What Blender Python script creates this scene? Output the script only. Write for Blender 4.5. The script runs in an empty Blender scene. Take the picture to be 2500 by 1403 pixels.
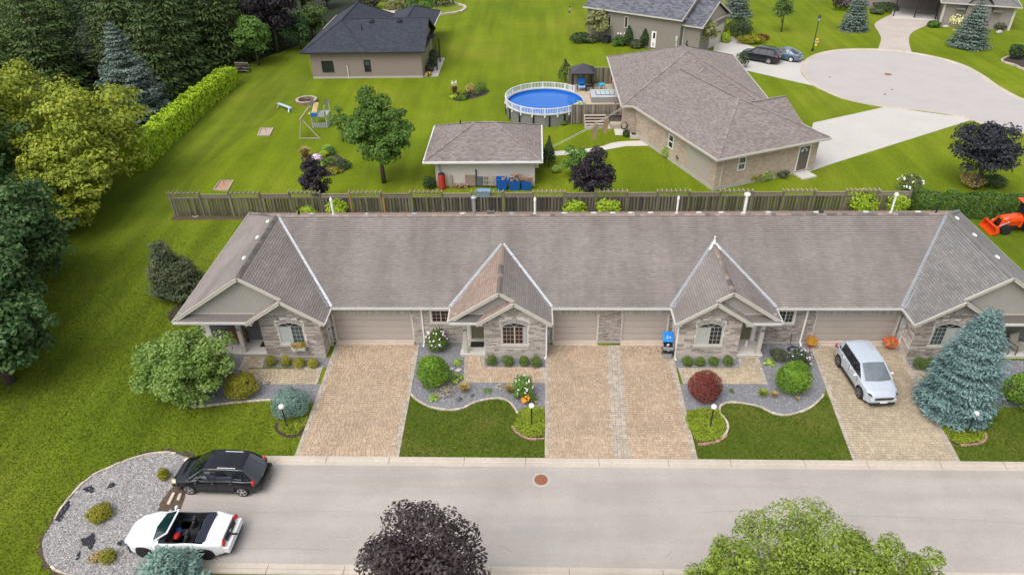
import bpy, bmesh, math, random
import numpy as np
from mathutils import Vector, Matrix
R = math.radians
PI = math.pi
sc = bpy.context.scene
col = sc.collection
rnd = random.Random(7)

# ---------------------------------------------------------------- camera, sky, sun, exposure
CAM_F, CAM_P, CAM_Y, CAM_R, CAM_H = 1726.6, 0.593147, -0.0393111, -0.0219068, 27.0
_cp, _sp, _cy, _sy = math.cos(CAM_P), math.sin(CAM_P), math.cos(CAM_Y), math.sin(CAM_Y)
_F = Vector((_sy*_cp, _cy*_cp, -_sp)); _r = Vector((_cy, -_sy, 0)); _u = _r.cross(_F)
_c, _s = math.cos(CAM_R), math.sin(CAM_R)
_R2 = _c*_r + _s*_u; _U2 = -_s*_r + _c*_u
camd = bpy.data.cameras.new('camera'); cam = bpy.data.objects.new('camera', camd); col.objects.link(cam)
camd.sensor_width = 36; camd.lens = CAM_F/2500*36; camd.clip_end = 2000; camd.clip_start = .5
m3 = Matrix((_R2, _U2, -_F)).transposed()
cam.matrix_world = Matrix.Translation((0, 0, CAM_H)) @ m3.to_4x4()
sc.camera = cam
SUN_EL, SUN_AZ = R(58), R(-142)          # light from the left, a little behind the camera
w = bpy.data.worlds.new("World"); sc.world = w; w.use_nodes = True
nt = w.node_tree; bg = nt.nodes['Background']
sky = nt.nodes.new('ShaderNodeTexSky'); sky.sky_type = 'NISHITA'; sky.sun_disc = False
sky.sun_elevation = SUN_EL; sky.sun_rotation = SUN_AZ; sky.dust_density = 4; sky.air_density = 1.0; sky.ozone_density = 1
hs = nt.nodes.new('ShaderNodeHueSaturation'); hs.inputs['Saturation'].default_value = .3
nt.links.new(sky.outputs[0], hs.inputs['Color']); nt.links.new(hs.outputs[0], bg.inputs['Color'])
bg.inputs['Strength'].default_value = .15
sund = bpy.data.lights.new('sun', 'SUN'); sun = bpy.data.objects.new('sun', sund); col.objects.link(sun)
sund.energy = .95; sund.angle = R(50); sund.color = (1, .96, .9)
sd = Vector((math.sin(SUN_AZ)*math.cos(SUN_EL), math.cos(SUN_AZ)*math.cos(SUN_EL), math.sin(SUN_EL)))
sun.rotation_euler = sd.to_track_quat('Z', 'Y').to_euler(); sun.location = (0, 0, 80)
sc.view_settings.view_transform = 'Standard'; sc.view_settings.look = 'None'; sc.view_settings.gamma = 1
sc.view_settings.use_curve_mapping = False
sc.view_settings.exposure = 0.55

# ---------------------------------------------------------------- helpers
def P(px, py, z=0.0):
    """ground (or height z) point that the photograph shows at pixel px, py"""
    d = (px-1250)/CAM_F*_R2 - (py-701.5)/CAM_F*_U2 + _F
    t = (z-CAM_H)/d.z
    return Vector((0, 0, CAM_H)) + t*d
def PY(px, py, Y):
    d = (px-1250)/CAM_F*_R2 - (py-701.5)/CAM_F*_U2 + _F
    return Vector((0, 0, CAM_H)) + d*(Y/d.y)

def world_origin(o):
    v = Vector((0, 0, 0))
    while o is not None:
        v += o.location; o = o.parent
    return v

class MB:
    def __init__(s, M=None):
        s.v = []; s.f = []; s.mi = []; s.rn = []; s.M = M; s.uvs = None; s.r = random.Random(len(bpy.data.objects)+3)
    def add(s, vs, fs, mi=0, rn=None):
        o = len(s.v)
        if s.M is not None: vs = [s.M @ Vector(v) for v in vs]
        s.v += [tuple(v) for v in vs]
        for f in fs:
            s.f.append(tuple(i+o for i in f)); s.mi.append(mi)
            s.rn.append(s.r.random() if rn is None else rn)
    def box(s, x0, x1, y0, y1, z0, z1, mi=0, rn=None):
        s.add([(x0,y0,z0),(x1,y0,z0),(x1,y1,z0),(x0,y1,z0),(x0,y0,z1),(x1,y0,z1),(x1,y1,z1),(x0,y1,z1)],
              [(0,3,2,1),(4,5,6,7),(0,1,5,4),(1,2,6,5),(2,3,7,6),(3,0,4,7)], mi, rn)
    def obox(s, c, size, rz=0, rx=0, ry=0, mi=0, rn=None):
        m = Matrix.Translation(c) @ Matrix.Rotation(rz,4,'Z') @ Matrix.Rotation(ry,4,'Y') @ Matrix.Rotation(rx,4,'X')
        a, b, c2 = [k/2 for k in size]
        pts = [(-a,-b,-c2),(a,-b,-c2),(a,b,-c2),(-a,b,-c2),(-a,-b,c2),(a,-b,c2),(a,b,c2),(-a,b,c2)]
        s.add([m @ Vector(p) for p in pts], [(0,3,2,1),(4,5,6,7),(0,1,5,4),(1,2,6,5),(2,3,7,6),(3,0,4,7)], mi, rn)
    def beam(s, a, b, wd, ht, mi=0, up=(0,0,1)):
        a = Vector(a); b = Vector(b); d = (b-a).normalized(); u = Vector(up)
        if abs(d.dot(u)) > .99: u = Vector((0,1,0))
        sd_ = d.cross(u).normalized()*wd/2; uu = sd_.cross(d).normalized()*ht/2
        p = [a-sd_-uu, a+sd_-uu, a+sd_+uu, a-sd_+uu, b-sd_-uu, b+sd_-uu, b+sd_+uu, b-sd_+uu]
        s.add(p, [(0,1,2,3),(4,7,6,5),(0,4,5,1),(1,5,6,2),(2,6,7,3),(3,7,4,0)], mi)
    def cyl(s, a, b, r0, r1=None, n=12, caps=True, mi=0):
        s.tube([a, b], [r0, r0 if r1 is None else r1], n, caps, mi)
    def tube(s, path, rad, n=8, caps=True, mi=0):
        path = [Vector(p) for p in path]
        if not isinstance(rad, (list, tuple)): rad = [rad]*len(path)
        vs = []; fs = []; prev = None
        for i, p in enumerate(path):
            d = (path[min(i+1, len(path)-1)]-path[max(i-1, 0)]).normalized()
            if prev is None:
                prev = Vector((1,0,0)) if abs(d.x) < .9 else Vector((0,1,0))
            e = (prev-d*prev.dot(d)).normalized(); prev = e; g = d.cross(e)
            for k in range(n):
                t = 2*PI*k/n; vs.append(p+(e*math.cos(t)+g*math.sin(t))*rad[i])
        for i in range(len(path)-1):
            for k in range(n):
                a = i*n+k; b = i*n+(k+1) % n; fs.append((a, b, b+n, a+n))
        if caps:
            fs.append(tuple(range(n-1, -1, -1))); fs.append(tuple(range((len(path)-1)*n, len(path)*n)))
        s.add(vs, fs, mi)
    def lathe(s, prof, c=(0,0,0), n=16, mi=0, axis='Z', cap=True):
        vs = []; fs = []; c = Vector(c)
        for (r, z) in prof:
            for k in range(n):
                t = 2*PI*k/n
                if axis == 'Z': q = Vector((r*math.cos(t), r*math.sin(t), z))
                elif axis == 'Y': q = Vector((r*math.cos(t), z, -r*math.sin(t)))
                else: q = Vector((z, r*math.cos(t), r*math.sin(t)))
                vs.append(c+q)
        m = len(prof)
        for i in range(m-1):
            for k in range(n):
                a = i*n+k; b = i*n+(k+1) % n; fs.append((a, b, b+n, a+n))
        if cap and prof[0][0] > 1e-4: fs.append(tuple(range(n-1, -1, -1)))
        if cap and prof[-1][0] > 1e-4: fs.append(tuple(range((m-1)*n, m*n)))
        s.add(vs, fs, mi)
    def sphere(s, c, r, nu=16, nv=10, mi=0):
        if not isinstance(r, (list, tuple)): r = (r, r, r)
        vs = [(c[0], c[1], c[2]-r[2])]; fs = []
        for j in range(1, nv):
            p = -PI/2+PI*j/nv
            for i in range(nu):
                t = 2*PI*i/nu
                vs.append((c[0]+r[0]*math.cos(p)*math.cos(t), c[1]+r[1]*math.cos(p)*math.sin(t), c[2]+r[2]*math.sin(p)))
        vs.append((c[0], c[1], c[2]+r[2])); L = len(vs)-1
        for i in range(nu):
            k = (i+1) % nu
            fs.append((0, 1+k, 1+i)); fs.append((L, L-nu+i, L-nu+k))
            for j in range(nv-2):
                a = 1+j*nu; fs.append((a+i, a+k, a+nu+k, a+nu+i))
        s.add(vs, fs, mi)
    def prism(s, pts, z0, z1, mi=0):
        n = len(pts); vs = [(p[0], p[1], z0) for p in pts]+[(p[0], p[1], z1) for p in pts]
        ar = sum(pts[i][0]*pts[(i+1) % n][1]-pts[(i+1) % n][0]*pts[i][1] for i in range(n))
        fs = [tuple(range(n-1, -1, -1)), tuple(range(n, 2*n))]+[(i, (i+1) % n, n+(i+1) % n, n+i) for i in range(n)]
        if ar < 0: fs = [tuple(reversed(f)) for f in fs]
        s.add(vs, fs, mi)
    def poly(s, pts, mi=0, rn=None):
        s.add(pts, [tuple(range(len(pts)))], mi, rn)
    def grid(s, rows, closed=False, mi=0):
        """rows of equal numbers of points -> skin"""
        n = len(rows[0]); vs = [p for r in rows for p in r]; fs = []
        for i in range(len(rows)-1):
            for k in range(n if closed else n-1):
                a = i*n+k; b = i*n+(k+1) % n; fs.append((a, b, b+n, a+n))
        s.add(vs, fs, mi)
    def build(s, name, mat, parent=None, local=False, smooth=False, bevel=0, kind=None, tri=False, sub=0):
        me = bpy.data.meshes.new(name)
        if parent is not None and not local:
            o = world_origin(parent); vs = [(v[0]-o.x, v[1]-o.y, v[2]-o.z) for v in s.v]
        else: vs = s.v
        me.from_pydata(vs, [], s.f)
        mats = mat if isinstance(mat, (list, tuple)) else [mat]
        for m in mats: me.materials.append(m)
        if len(mats) > 1: me.polygons.foreach_set('material_index', s.mi)
        at = me.attributes.new('rnd', 'FLOAT', 'FACE'); at.data.foreach_set('value', s.rn)
        if smooth: me.polygons.foreach_set('use_smooth', [True]*len(me.polygons))
        me.validate(); me.update()
        ob = bpy.data.objects.new(name, me); col.objects.link(ob)
        if parent is not None: ob.parent = parent
        if bevel:
            b = ob.modifiers.new('bevel', 'BEVEL'); b.width = bevel; b.segments = 2; b.limit_method = 'ANGLE'; b.angle_limit = R(40)
        if sub:
            b = ob.modifiers.new('sub', 'SUBSURF'); b.levels = sub; b.render_levels = sub
        if kind: ob['kind'] = kind
        return ob

class Bag:
    """like MB, but every piece becomes a part of its own"""
    def __init__(s, name, mat, parent, M=None, **k): s.a = (name, mat, parent); s.M = M; s.k = k
    def _go(s, fn, *a, **k):
        mb = MB(s.M); getattr(mb, fn)(*a, **k); return mb.build(*s.a, **s.k)
    def box(s, *a, **k): return s._go('box', *a, **k)
    def beam(s, *a, **k): return s._go('beam', *a, **k)
    def cyl(s, *a, **k): return s._go('cyl', *a, **k)
def tag(o, label, cat, group=None, kind=None):
    o['label'] = label; o['category'] = cat
    if group: o['group'] = group
    if kind: o['kind'] = kind
    return o
def thing(name, label, cat, loc=(0,0,0), rz=0, group=None):
    o = bpy.data.objects.new(name, None); col.objects.link(o); o.empty_display_size = .3
    o.location = loc; o.rotation_euler = (0, 0, rz)
    return tag(o, label, cat, group)
def part(mb, name, mat, parent, label=None, **k):
    o = mb.build(name, mat, parent, **k)
    if label: o['label'] = label
    return o
def kids(o): return [c for c in o.children]
def dup(o, loc, rz=0, scale=None, label=None, parent=None):
    c = o.copy(); col.objects.link(c)
    if parent is None:
        c.location = loc; c.rotation_euler = (0, 0, rz)
        if scale is not None: c.scale = scale if isinstance(scale, (tuple, list)) else (scale,)*3
        if label: c['label'] = label
    else: c.parent = parent
    for k in list(o.children): dup(k, None, parent=c)
    return c
def arr_mesh(name, V, Fc, mat, rn=None, smooth=False):
    """fast mesh from numpy arrays; Fc (n,k)"""
    me = bpy.data.meshes.new(name); n, k = Fc.shape
    me.vertices.add(len(V)); me.vertices.foreach_set('co', V.astype(np.float32).ravel())
    me.loops.add(n*k); me.loops.foreach_set('vertex_index', Fc.astype(np.int32).ravel())
    me.polygons.add(n); me.polygons.foreach_set('loop_start', (np.arange(n)*k).astype(np.int32))
    try: me.polygons.foreach_set('loop_total', np.full(n, k, np.int32))
    except Exception: pass
    if rn is not None:
        at = me.attributes.new('rnd', 'FLOAT', 'FACE'); at.data.foreach_set('value', rn.astype(np.float32))
    me.materials.append(mat); me.update(calc_edges=True); me.validate()
    return me

# ---------------------------------------------------------------- materials
def _new(name):
    m = bpy.data.materials.new(name); m.use_nodes = True
    return m, m.node_tree, m.node_tree.nodes['Principled BSDF']
def _ramp(nt, stops):
    r = nt.nodes.new('ShaderNodeValToRGB'); e = r.color_ramp.elements
    while len(e) < len(stops): e.new(.5)
    for i, (p, c) in enumerate(stops): e[i].position = p; e[i].color = (*c, 1)
    return r
def _noise(nt, scale, detail=4, rough=.6, vec=None, stretch=None):
    n = nt.nodes.new('ShaderNodeTexNoise'); n.inputs['Scale'].default_value = scale
    n.inputs['Detail'].default_value = detail; n.inputs['Roughness'].default_value = rough
    if vec is None:
        g = nt.nodes.new('ShaderNodeNewGeometry'); vec = g.outputs['Position']
    if stretch:
        mp = nt.nodes.new('ShaderNodeMapping'); mp.inputs['Scale'].default_value = stretch[:3]
        if len(stretch) > 3: mp.inputs['Rotation'].default_value = (0, 0, stretch[3])
        nt.links.new(vec, mp.inputs[0]); vec = mp.outputs[0]
    nt.links.new(vec, n.inputs['Vector'])
    return n
def _mix(nt, a, b, fac, mode='MIX'):
    m = nt.nodes.new('ShaderNodeMix'); m.data_type = 'RGBA'; m.blend_type = mode
    for s, i in ((a, 6), (b, 7), (fac, 0)):
        if isinstance(s, (int, float)): m.inputs[i].default_value = s
        elif isinstance(s, tuple): m.inputs[i].default_value = (*s, 1)
        else: nt.links.new(s, m.inputs[i])
    return m.outputs[2]
def _bump(nt, bsdf, h, strength=.3, dist=.02):
    b = nt.nodes.new('ShaderNodeBump'); b.inputs['Strength'].default_value = strength; b.inputs['Distance'].default_value = dist
    nt.links.new(h, b.inputs['Height']); nt.links.new(b.outputs[0], bsdf.inputs['Normal'])
def sc3(c, k): return tuple(min(1, x*k) for x in c)
def pm(name, c, rough=.75, var=.18, scale=6., bump=0., bscale=40., metal=0., spec=.35, rvar=0., ovar=0., big=0., coat=0., stretch=None, emit=None, alt=None, streak=0., along=(1, .16, .16)):
    """procedural paint/plastic/stone: noise mottling, optional per-face (rvar) and per-object (ovar) tint, large stains (big)"""
    m, nt, b = _new(name)
    n = _noise(nt, scale, 5, .65, stretch=stretch)
    r = _ramp(nt, [(.25, sc3(c, 1-var)), (.75, sc3(c, 1+var))]); nt.links.new(n.outputs[0], r.inputs[0])
    out = r.outputs[0]
    def mul(src, lo, hi, out):
        mr = nt.nodes.new('ShaderNodeMapRange'); mr.inputs['To Min'].default_value = lo; mr.inputs['To Max'].default_value = hi
        nt.links.new(src, mr.inputs[0])
        return _mix(nt, out, mr.outputs[0], 1.0, 'MULTIPLY')
    if rvar or alt:
        a = nt.nodes.new('ShaderNodeAttribute'); a.attribute_name = 'rnd'
        if alt: out = _mix(nt, out, alt, a.outputs['Fac'])
        if rvar: out = mul(a.outputs['Fac'], 1-rvar, 1+rvar, out)
    if ovar:
        oi = nt.nodes.new('ShaderNodeObjectInfo'); out = mul(oi.outputs['Random'], 1-ovar, 1+ovar, out)
    if big:
        n2 = _noise(nt, .35, 4, .6); mr = nt.nodes.new('ShaderNodeMapRange')
        mr.inputs['From Min'].default_value = .35; mr.inputs['From Max'].default_value = .65
        mr.inputs['To Min'].default_value = 1-big; mr.inputs['To Max'].default_value = 1+big*.5
        nt.links.new(n2.outputs[0], mr.inputs[0]); out = _mix(nt, out, mr.outputs[0], 1.0, 'MULTIPLY')
    if streak:      # algae stains running down the slope
        n3 = _noise(nt, .8, 4, .6, stretch=along); mr = nt.nodes.new('ShaderNodeMapRange')
        mr.inputs['From Min'].default_value = .38; mr.inputs['From Max'].default_value = .62
        mr.inputs['To Min'].default_value = 1-streak; mr.inputs['To Max'].default_value = 1+streak*.6
        nt.links.new(n3.outputs[0], mr.inputs[0]); out = _mix(nt, out, mr.outputs[0], 1.0, 'MULTIPLY')
    nt.links.new(out, b.inputs['Base Color'])
    b.inputs['Roughness'].default_value = rough; b.inputs['Metallic'].default_value = metal
    b.inputs['Specular IOR Level'].default_value = spec
    if coat: b.inputs['Coat Weight'].default_value = coat; b.inputs['Coat Roughness'].default_value = .04
    if bump:
        nb = _noise(nt, bscale, 3, .6); _bump(nt, b, nb.outputs[0], bump, .02)
    return m
def leafmat(name, stops, rough=.6, trans=.25, scale=.6, k=1.55, stretch=None):
    """foliage: palette picked per leaf (rnd) and per clump (noise), a little light through the leaf"""
    m, nt, b = _new(name); stops = [sc3(c, k) for c in stops]
    a = nt.nodes.new('ShaderNodeAttribute'); a.attribute_name = 'rnd'
    n = _noise(nt, scale, 3, .6, stretch=stretch)
    ad = nt.nodes.new('ShaderNodeMath'); ad.operation = 'MULTIPLY_ADD'; ad.inputs[1].default_value = .55
    nt.links.new(a.outputs['Fac'], ad.inputs[0])
    mr = nt.nodes.new('ShaderNodeMapRange'); mr.inputs['From Min'].default_value = .3; mr.inputs['From Max'].default_value = .7
    mr.inputs['To Max'].default_value = .45; nt.links.new(n.outputs[0], mr.inputs[0]); nt.links.new(mr.outputs[0], ad.inputs[2])
    k = len(stops); r = _ramp(nt, [(i/(k-1), c) for i, c in enumerate(stops)])
    nt.links.new(ad.outputs[0], r.inputs[0]); nt.links.new(r.outputs[0], b.inputs['Base Color'])
    b.inputs['Roughness'].default_value = rough; b.inputs['Specular IOR Level'].default_value = .3
    if trans:
        t = nt.nodes.new('ShaderNodeBsdfTranslucent'); nt.links.new(r.outputs[0], t.inputs['Color'])
        mx = nt.nodes.new('ShaderNodeMixShader'); mx.inputs[0].default_value = trans
        nt.links.new(b.outputs[0], mx.inputs[1]); nt.links.new(t.outputs[0], mx.inputs[2])
        nt.links.new(mx.outputs[0], nt.nodes['Material Output'].inputs['Surface'])
    return m
def glass(name, c=(.02,.025,.03), rough=.05, var=.5):
    m = pm(name, c, rough, var, .7, spec=.6); return m
def grassmat(name, dark, mid, light, dry, big=.06, stripe=None, fine=9.):
    m, nt, b = _new(name)
    n1 = _noise(nt, big, 5, .62); n2 = _noise(nt, fine, 6, .75); n3 = _noise(nt, .55, 4, .6)
    r1 = _ramp(nt, [(.36, mid), (.52, light), (.66, dry)]); nt.links.new(n1.outputs[0], r1.inputs[0])
    r3 = _ramp(nt, [(.34, sc3(dark, 1)), (.62, mid)]); nt.links.new(n3.outputs[0], r3.inputs[0])
    o = _mix(nt, r1.outputs[0], r3.outputs[0], .42)
    if stripe:
        ang, freq, amt = stripe
        n4 = _noise(nt, freq, 3, .5, stretch=(1, .07, 1, ang))
        mr = nt.nodes.new('ShaderNodeMapRange'); mr.inputs['From Min'].default_value = .38; mr.inputs['From Max'].default_value = .62
        mr.inputs['To Min'].default_value = 1-amt; mr.inputs['To Max'].default_value = 1+amt
        nt.links.new(n4.outputs[0], mr.inputs[0]); o = _mix(nt, o, mr.outputs[0], 1., 'MULTIPLY')
    mr = nt.nodes.new('ShaderNodeMapRange'); mr.inputs['From Min'].default_value = .3; mr.inputs['From Max'].default_value = .7
    mr.inputs['To Min'].default_value = .62; mr.inputs['To Max'].default_value = 1.38
    nt.links.new(n2.outputs[0], mr.inputs[0]); o = _mix(nt, o, mr.outputs[0], 1., 'MULTIPLY')
    nt.links.new(o, b.inputs['Base Color']); b.inputs['Roughness'].default_value = .9; b.inputs['Specular IOR Level'].default_value = .1
    _bump(nt, b, n2.outputs[0], .7, .06)
    return m

GR = {}
GR['shingle'] = pm('roof_shingle', (.25,.22,.205), .95, .14, 14, .25, 70, rvar=.075, big=.10, streak=.13, spec=.15)
GR['shingle_tan'] = pm('roof_shingle_tan', (.30,.225,.185), .95, .14, 14, .25, 70, rvar=.12, big=.10, spec=.15)
GR['shingle_grey'] = pm('roof_shingle_grey', (.215,.205,.20), .95, .16, 14, .25, 70, rvar=.13, big=.14, spec=.15)
GR['shingle_gap'] = pm('roof_shadow_line', (.095,.085,.08), .95, .2, 12)
GR['shingle_brown'] = pm('brown_shingle', (.25,.215,.20), .95, .2, 9, .3, 60, rvar=.2, big=.06, spec=.15)
GR['shingle_dark'] = pm('dark_shingle', (.052,.058,.075), .9, .2, 10, .3, 60, rvar=.22, spec=.2)
GR['shingle_blue'] = pm('bluegrey_shingle', (.135,.14,.165), .9, .25, 10, .3, 60, rvar=.4, spec=.2)
GR['ridge_dark'] = pm('ridge_cap_shingle', (.14,.125,.115), .95, .2, 12, ovar=.25)
GR['ridge_tan'] = pm('ridge_cap_tan', (.25,.20,.17), .95, .2, 12, ovar=.2)
GR['trim'] = pm('cream_trim', (.52,.485,.43), .5, .05, 3)
GR['white'] = pm('white_paint', (.78,.78,.76), .4, .04, 3)
GR['metal'] = pm('galvanised_metal', (.38,.40,.43), .45, .1, 5, metal=.5)
GR['siding'] = pm('taupe_siding', (.36,.335,.305), .6, .05, 3)
GR['garage'] = pm('garage_door_paint', (.42,.37,.33), .5, .04, 2)
GR['mortar'] = pm('mortar', (.70,.67,.63), .95, .1, 20, .2)
GR['stone'] = pm('ledge_stone', (.42,.37,.33), .95, .22, 10, .5, 30, rvar=.36, ovar=.36, spec=.15)
GR['soldier'] = pm('soldier_brick', (.40,.375,.35), .95, .15, 14, .3, 30, rvar=.2)
GR['concrete'] = pm('concrete', (.44,.41,.37), .85, .08, 5, .1, 60, big=.06)
GR['apron'] = pm('apron_concrete', (.52,.44,.37), .85, .08, 5, .1, 60, big=.06)
GR['porch'] = pm('porch_concrete', (.56,.53,.49), .8, .06, 4)
GR['road'] = pm('worn_asphalt', (.395,.36,.33), .92, .18, 26, .3, 50, big=.09, streak=.07, along=(.06, .9, 1), spec=.2)
GR['curb'] = pm('kerb_concrete', (.50,.44,.37), .85, .10, 6, .15, 50, big=.12)
GR['drive_conc'] = pm('pale_concrete', (.50,.475,.445), .85, .05, 2, big=.04)
GR['court'] = pm('court_asphalt', (.43,.40,.385), .9, .07, 20, .15, 60, big=.05)
GR['paver'] = pm('tan_paver', (.465,.352,.252), .9, .12, 9, .3, 40, rvar=.13, ovar=.13, big=.10, spec=.2)
GR['paver_y'] = pm('buff_paver', (.45,.37,.265), .9, .12, 9, .3, 40, rvar=.13, ovar=.13, big=.12, spec=.2)
GR['paver_edge'] = pm('grey_paver', (.42,.36,.295), .9, .12, 9, .3, 40, rvar=.16)
GR['joint'] = pm('paver_joint', (.10,.08,.06), .95, .2, 14)
GR['gravel'] = pm('gravel_ground', (.20,.20,.215), .95, .35, 40, .8, 60)
GR['gravel_stone'] = pm('gravel_stone', (.25,.25,.27), .9, .2, 20, rvar=.45)
GR['rock_stone'] = pm('crushed_limestone', (.33,.315,.31), .9, .2, 20, rvar=.55)
GR['rock_ground'] = pm('rock_ground', (.29,.275,.27), .95, .3, 30, .8, 50)
GR['soil'] = pm('soil', (.10,.07,.05), .95, .4, 6, .5, 30)
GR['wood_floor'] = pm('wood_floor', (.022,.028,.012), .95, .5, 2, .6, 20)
GR['mulch'] = pm('mulch', (.055,.04,.035), .95, .4, 14, .6, 30)
GR['liner'] = pm('weed_liner', (.02,.022,.028), .6, .2, 4)
GR['edging'] = pm('edging_stone', (.50,.43,.35), .9, .15, 10, .3, 40, ovar=.2)
GR['edging_red'] = pm('red_edging_stone', (.33,.20,.15), .9, .2, 10, .3, 40, ovar=.25)
GR['fence'] = pm('weathered_board', (.145,.125,.105), .9, .35, 5, .3, 25, ovar=.5, rvar=.3, stretch=(1,1,.12))
GR['fence_post'] = pm('weathered_post', (.19,.165,.125), .9, .25, 5, .3, 25, ovar=.2, stretch=(1,1,.15))
GR['fence_tan'] = pm('new_post', (.33,.19,.09), .85, .2, 5, ovar=.1, stretch=(1,1,.15))
GR['lattice'] = pm('lattice_wood', (.25,.215,.165), .9, .2, 6, ovar=.2)
GR['slatwood'] = pm('pale_wood', (.42,.36,.29), .8, .15, 5, rvar=.15)
GR['bark'] = pm('bark', (.10,.08,.062), .95, .35, 8, .6, 20, stretch=(1,1,.3))
GR['deadbark'] = pm('dead_bark', (.30,.27,.24), .95, .2, 8)
GR['black'] = pm('black_metal', (.02,.021,.023), .45, .1, 3)
GR['iron'] = pm('dark_iron', (.03,.034,.036), .5, .1, 3)
GR['globe'] = pm('white_globe', (.85,.84,.82), .25, .03, 2)
GR['rust'] = pm('rusty_iron', (.27,.105,.06), .85, .15, 12, .4, 60)
GR['rubber'] = pm('tyre_rubber', (.018,.018,.019), .8, .1, 8)
GR['rim'] = pm('alloy_rim', (.55,.56,.58), .3, .05, 4, metal=.7)
GR['rim_dark'] = pm('dark_alloy_rim', (.04,.042,.045), .3, .1, 4, metal=.6)
GR['gutter'] = pm('gutter_paint', (.55,.53,.50), .5, .05, 3)
GR['glass'] = glass('window_glass')
GR['glass_green'] = glass('green_glass', (.012,.035,.032))
GR['curtain'] = pm('pale_curtain', (.42,.46,.44), .6, .06, 3, spec=.5)
GR['teal_glass'] = glass('teal_glass', (.05,.085,.09))
GR['brown_glass'] = glass('brown_glass', (.05,.022,.018))
GR['door_olive'] = pm('olive_door', (.17,.15,.095), .45, .05, 3)
GR['mat'] = pm('doormat', (.03,.026,.024), .95, .2, 20)
GR['red'] = pm('red_lens', (.45,.012,.012), .2, .1, 4, coat=.5)
GR['amber'] = pm('amber_lens', (.75,.62,.40), .2, .1, 4, coat=.5)
GR['plate'] = pm('plate_white', (.75,.76,.78), .4, .03, 4)
GR['tan_wall'] = pm('tan_board', (.42,.36,.31), .7, .05, 4)

LEAF = dict(
  maple=leafmat('maple_leaf', [(.034,.072,.012),(.066,.125,.02),(.115,.185,.036)]),
  bigshrub=leafmat('dogwood_leaf', [(.05,.10,.016),(.11,.18,.03),(.25,.32,.11)], scale=.9),
  dark=leafmat('dark_leaf', [(.018,.044,.013),(.042,.085,.024),(.085,.14,.045)]),
  yellow=leafmat('locust_leaf', [(.085,.125,.016),(.18,.215,.02),(.31,.32,.035)], scale=.35),
  mid=leafmat('mid_leaf', [(.04,.075,.02),(.072,.118,.03),(.125,.18,.045)]),
  light=leafmat('light_leaf', [(.05,.10,.02),(.085,.16,.028),(.14,.23,.045)]),
  birch=leafmat('birch_leaf', [(.075,.12,.016),(.15,.205,.025),(.27,.33,.07)], scale=.9),
  plum=leafmat('plum_leaf', [(.010,.009,.012),(.020,.016,.020),(.038,.028,.032)], trans=.1),
  plumbig=leafmat('plum_maple_leaf', [(.022,.016,.018),(.04,.028,.03),(.075,.055,.055)], trans=.1),
  darkplum=leafmat('copper_leaf', [(.012,.013,.018),(.02,.021,.028),(.032,.034,.042)], trans=.08),
  red=leafmat('barberry_leaf', [(.075,.018,.014),(.13,.03,.022),(.20,.055,.035)], trans=.2),
  gold=leafmat('gold_cypress_leaf', [(.10,.105,.012),(.19,.185,.016),(.32,.28,.025)]),
  box=leafmat('box_leaf', [(.045,.085,.014),(.085,.135,.02),(.14,.20,.03)], scale=3),
  globe=leafmat('globe_cedar_leaf', [(.05,.11,.010),(.10,.185,.014),(.18,.28,.03)], scale=1.6),
  hosta=leafmat('hosta_leaf', [(.10,.18,.03),(.20,.30,.05),(.34,.42,.10)]),
  spruce=leafmat('blue_spruce', [(.055,.10,.095),(.10,.165,.16),(.19,.275,.275)], trans=.05),
  sprucefar=leafmat('blue_spruce_far', [(.055,.085,.066),(.095,.13,.108),(.155,.20,.172)], trans=.05),
  juniper=leafmat('blue_juniper', [(.07,.125,.10),(.12,.195,.165),(.20,.29,.25)], trans=.05, scale=2),
  fir=leafmat('dark_spruce', [(.024,.045,.014),(.046,.074,.02),(.08,.112,.03)], trans=.05),
  cypress=leafmat('olive_cypress', [(.03,.045,.022),(.055,.07,.033),(.10,.11,.05)], trans=.1),
  hedge=leafmat('golden_hedge', [(.12,.20,.010),(.24,.34,.014),(.40,.50,.025)], scale=1.),
  cedar=leafmat('cedar_hedge', [(.03,.065,.014),(.05,.10,.02),(.085,.15,.03)], scale=1.),
  thuja=leafmat('thuja', [(.02,.042,.016),(.036,.062,.02),(.06,.09,.028)]),
  willow=leafmat('willow_leaf', [(.10,.115,.04),(.17,.18,.07),(.26,.25,.12)]),
  lime=leafmat('lime_leaf', [(.13,.20,.015),(.23,.32,.02),(.36,.45,.04)]),
  flower_pink=leafmat('pink_petals', [(.55,.38,.47),(.72,.58,.66)], trans=.1),
  flower_white=leafmat('white_petals', [(.75,.74,.68),(.85,.83,.8)], trans=.1),
  flower_orange=leafmat('orange_petals', [(.65,.16,.01),(.8,.32,.02)], trans=.1),
  flower_red=leafmat('red_petals', [(.42,.05,.02),(.6,.13,.03)], trans=.1),
  yellow_fl=leafmat('cream_flowers', [(.55,.48,.20),(.75,.68,.38)], trans=.1),
  straw=leafmat('straw_grass', [(.20,.15,.05),(.33,.24,.09)], trans=.1),
  grey=leafmat('grey_grass', [(.19,.17,.13),(.34,.30,.25)], trans=.1),
  turf=leafmat('turf_blade', [(.05,.085,.011),(.078,.118,.014),(.115,.152,.02),(.18,.18,.038)], trans=.2, scale=.8, k=1.25),
  turf_left=leafmat('turf_blade_left', [(.062,.098,.010),(.098,.142,.012),(.135,.178,.017),(.185,.205,.028)], trans=.2, scale=.6, k=1.2, stretch=(1,.10,1,R(-38))),
  ggreen=leafmat('groundcover', [(.11,.15,.010),(.17,.22,.014),(.235,.275,.025)], scale=1.5),
)

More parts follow.
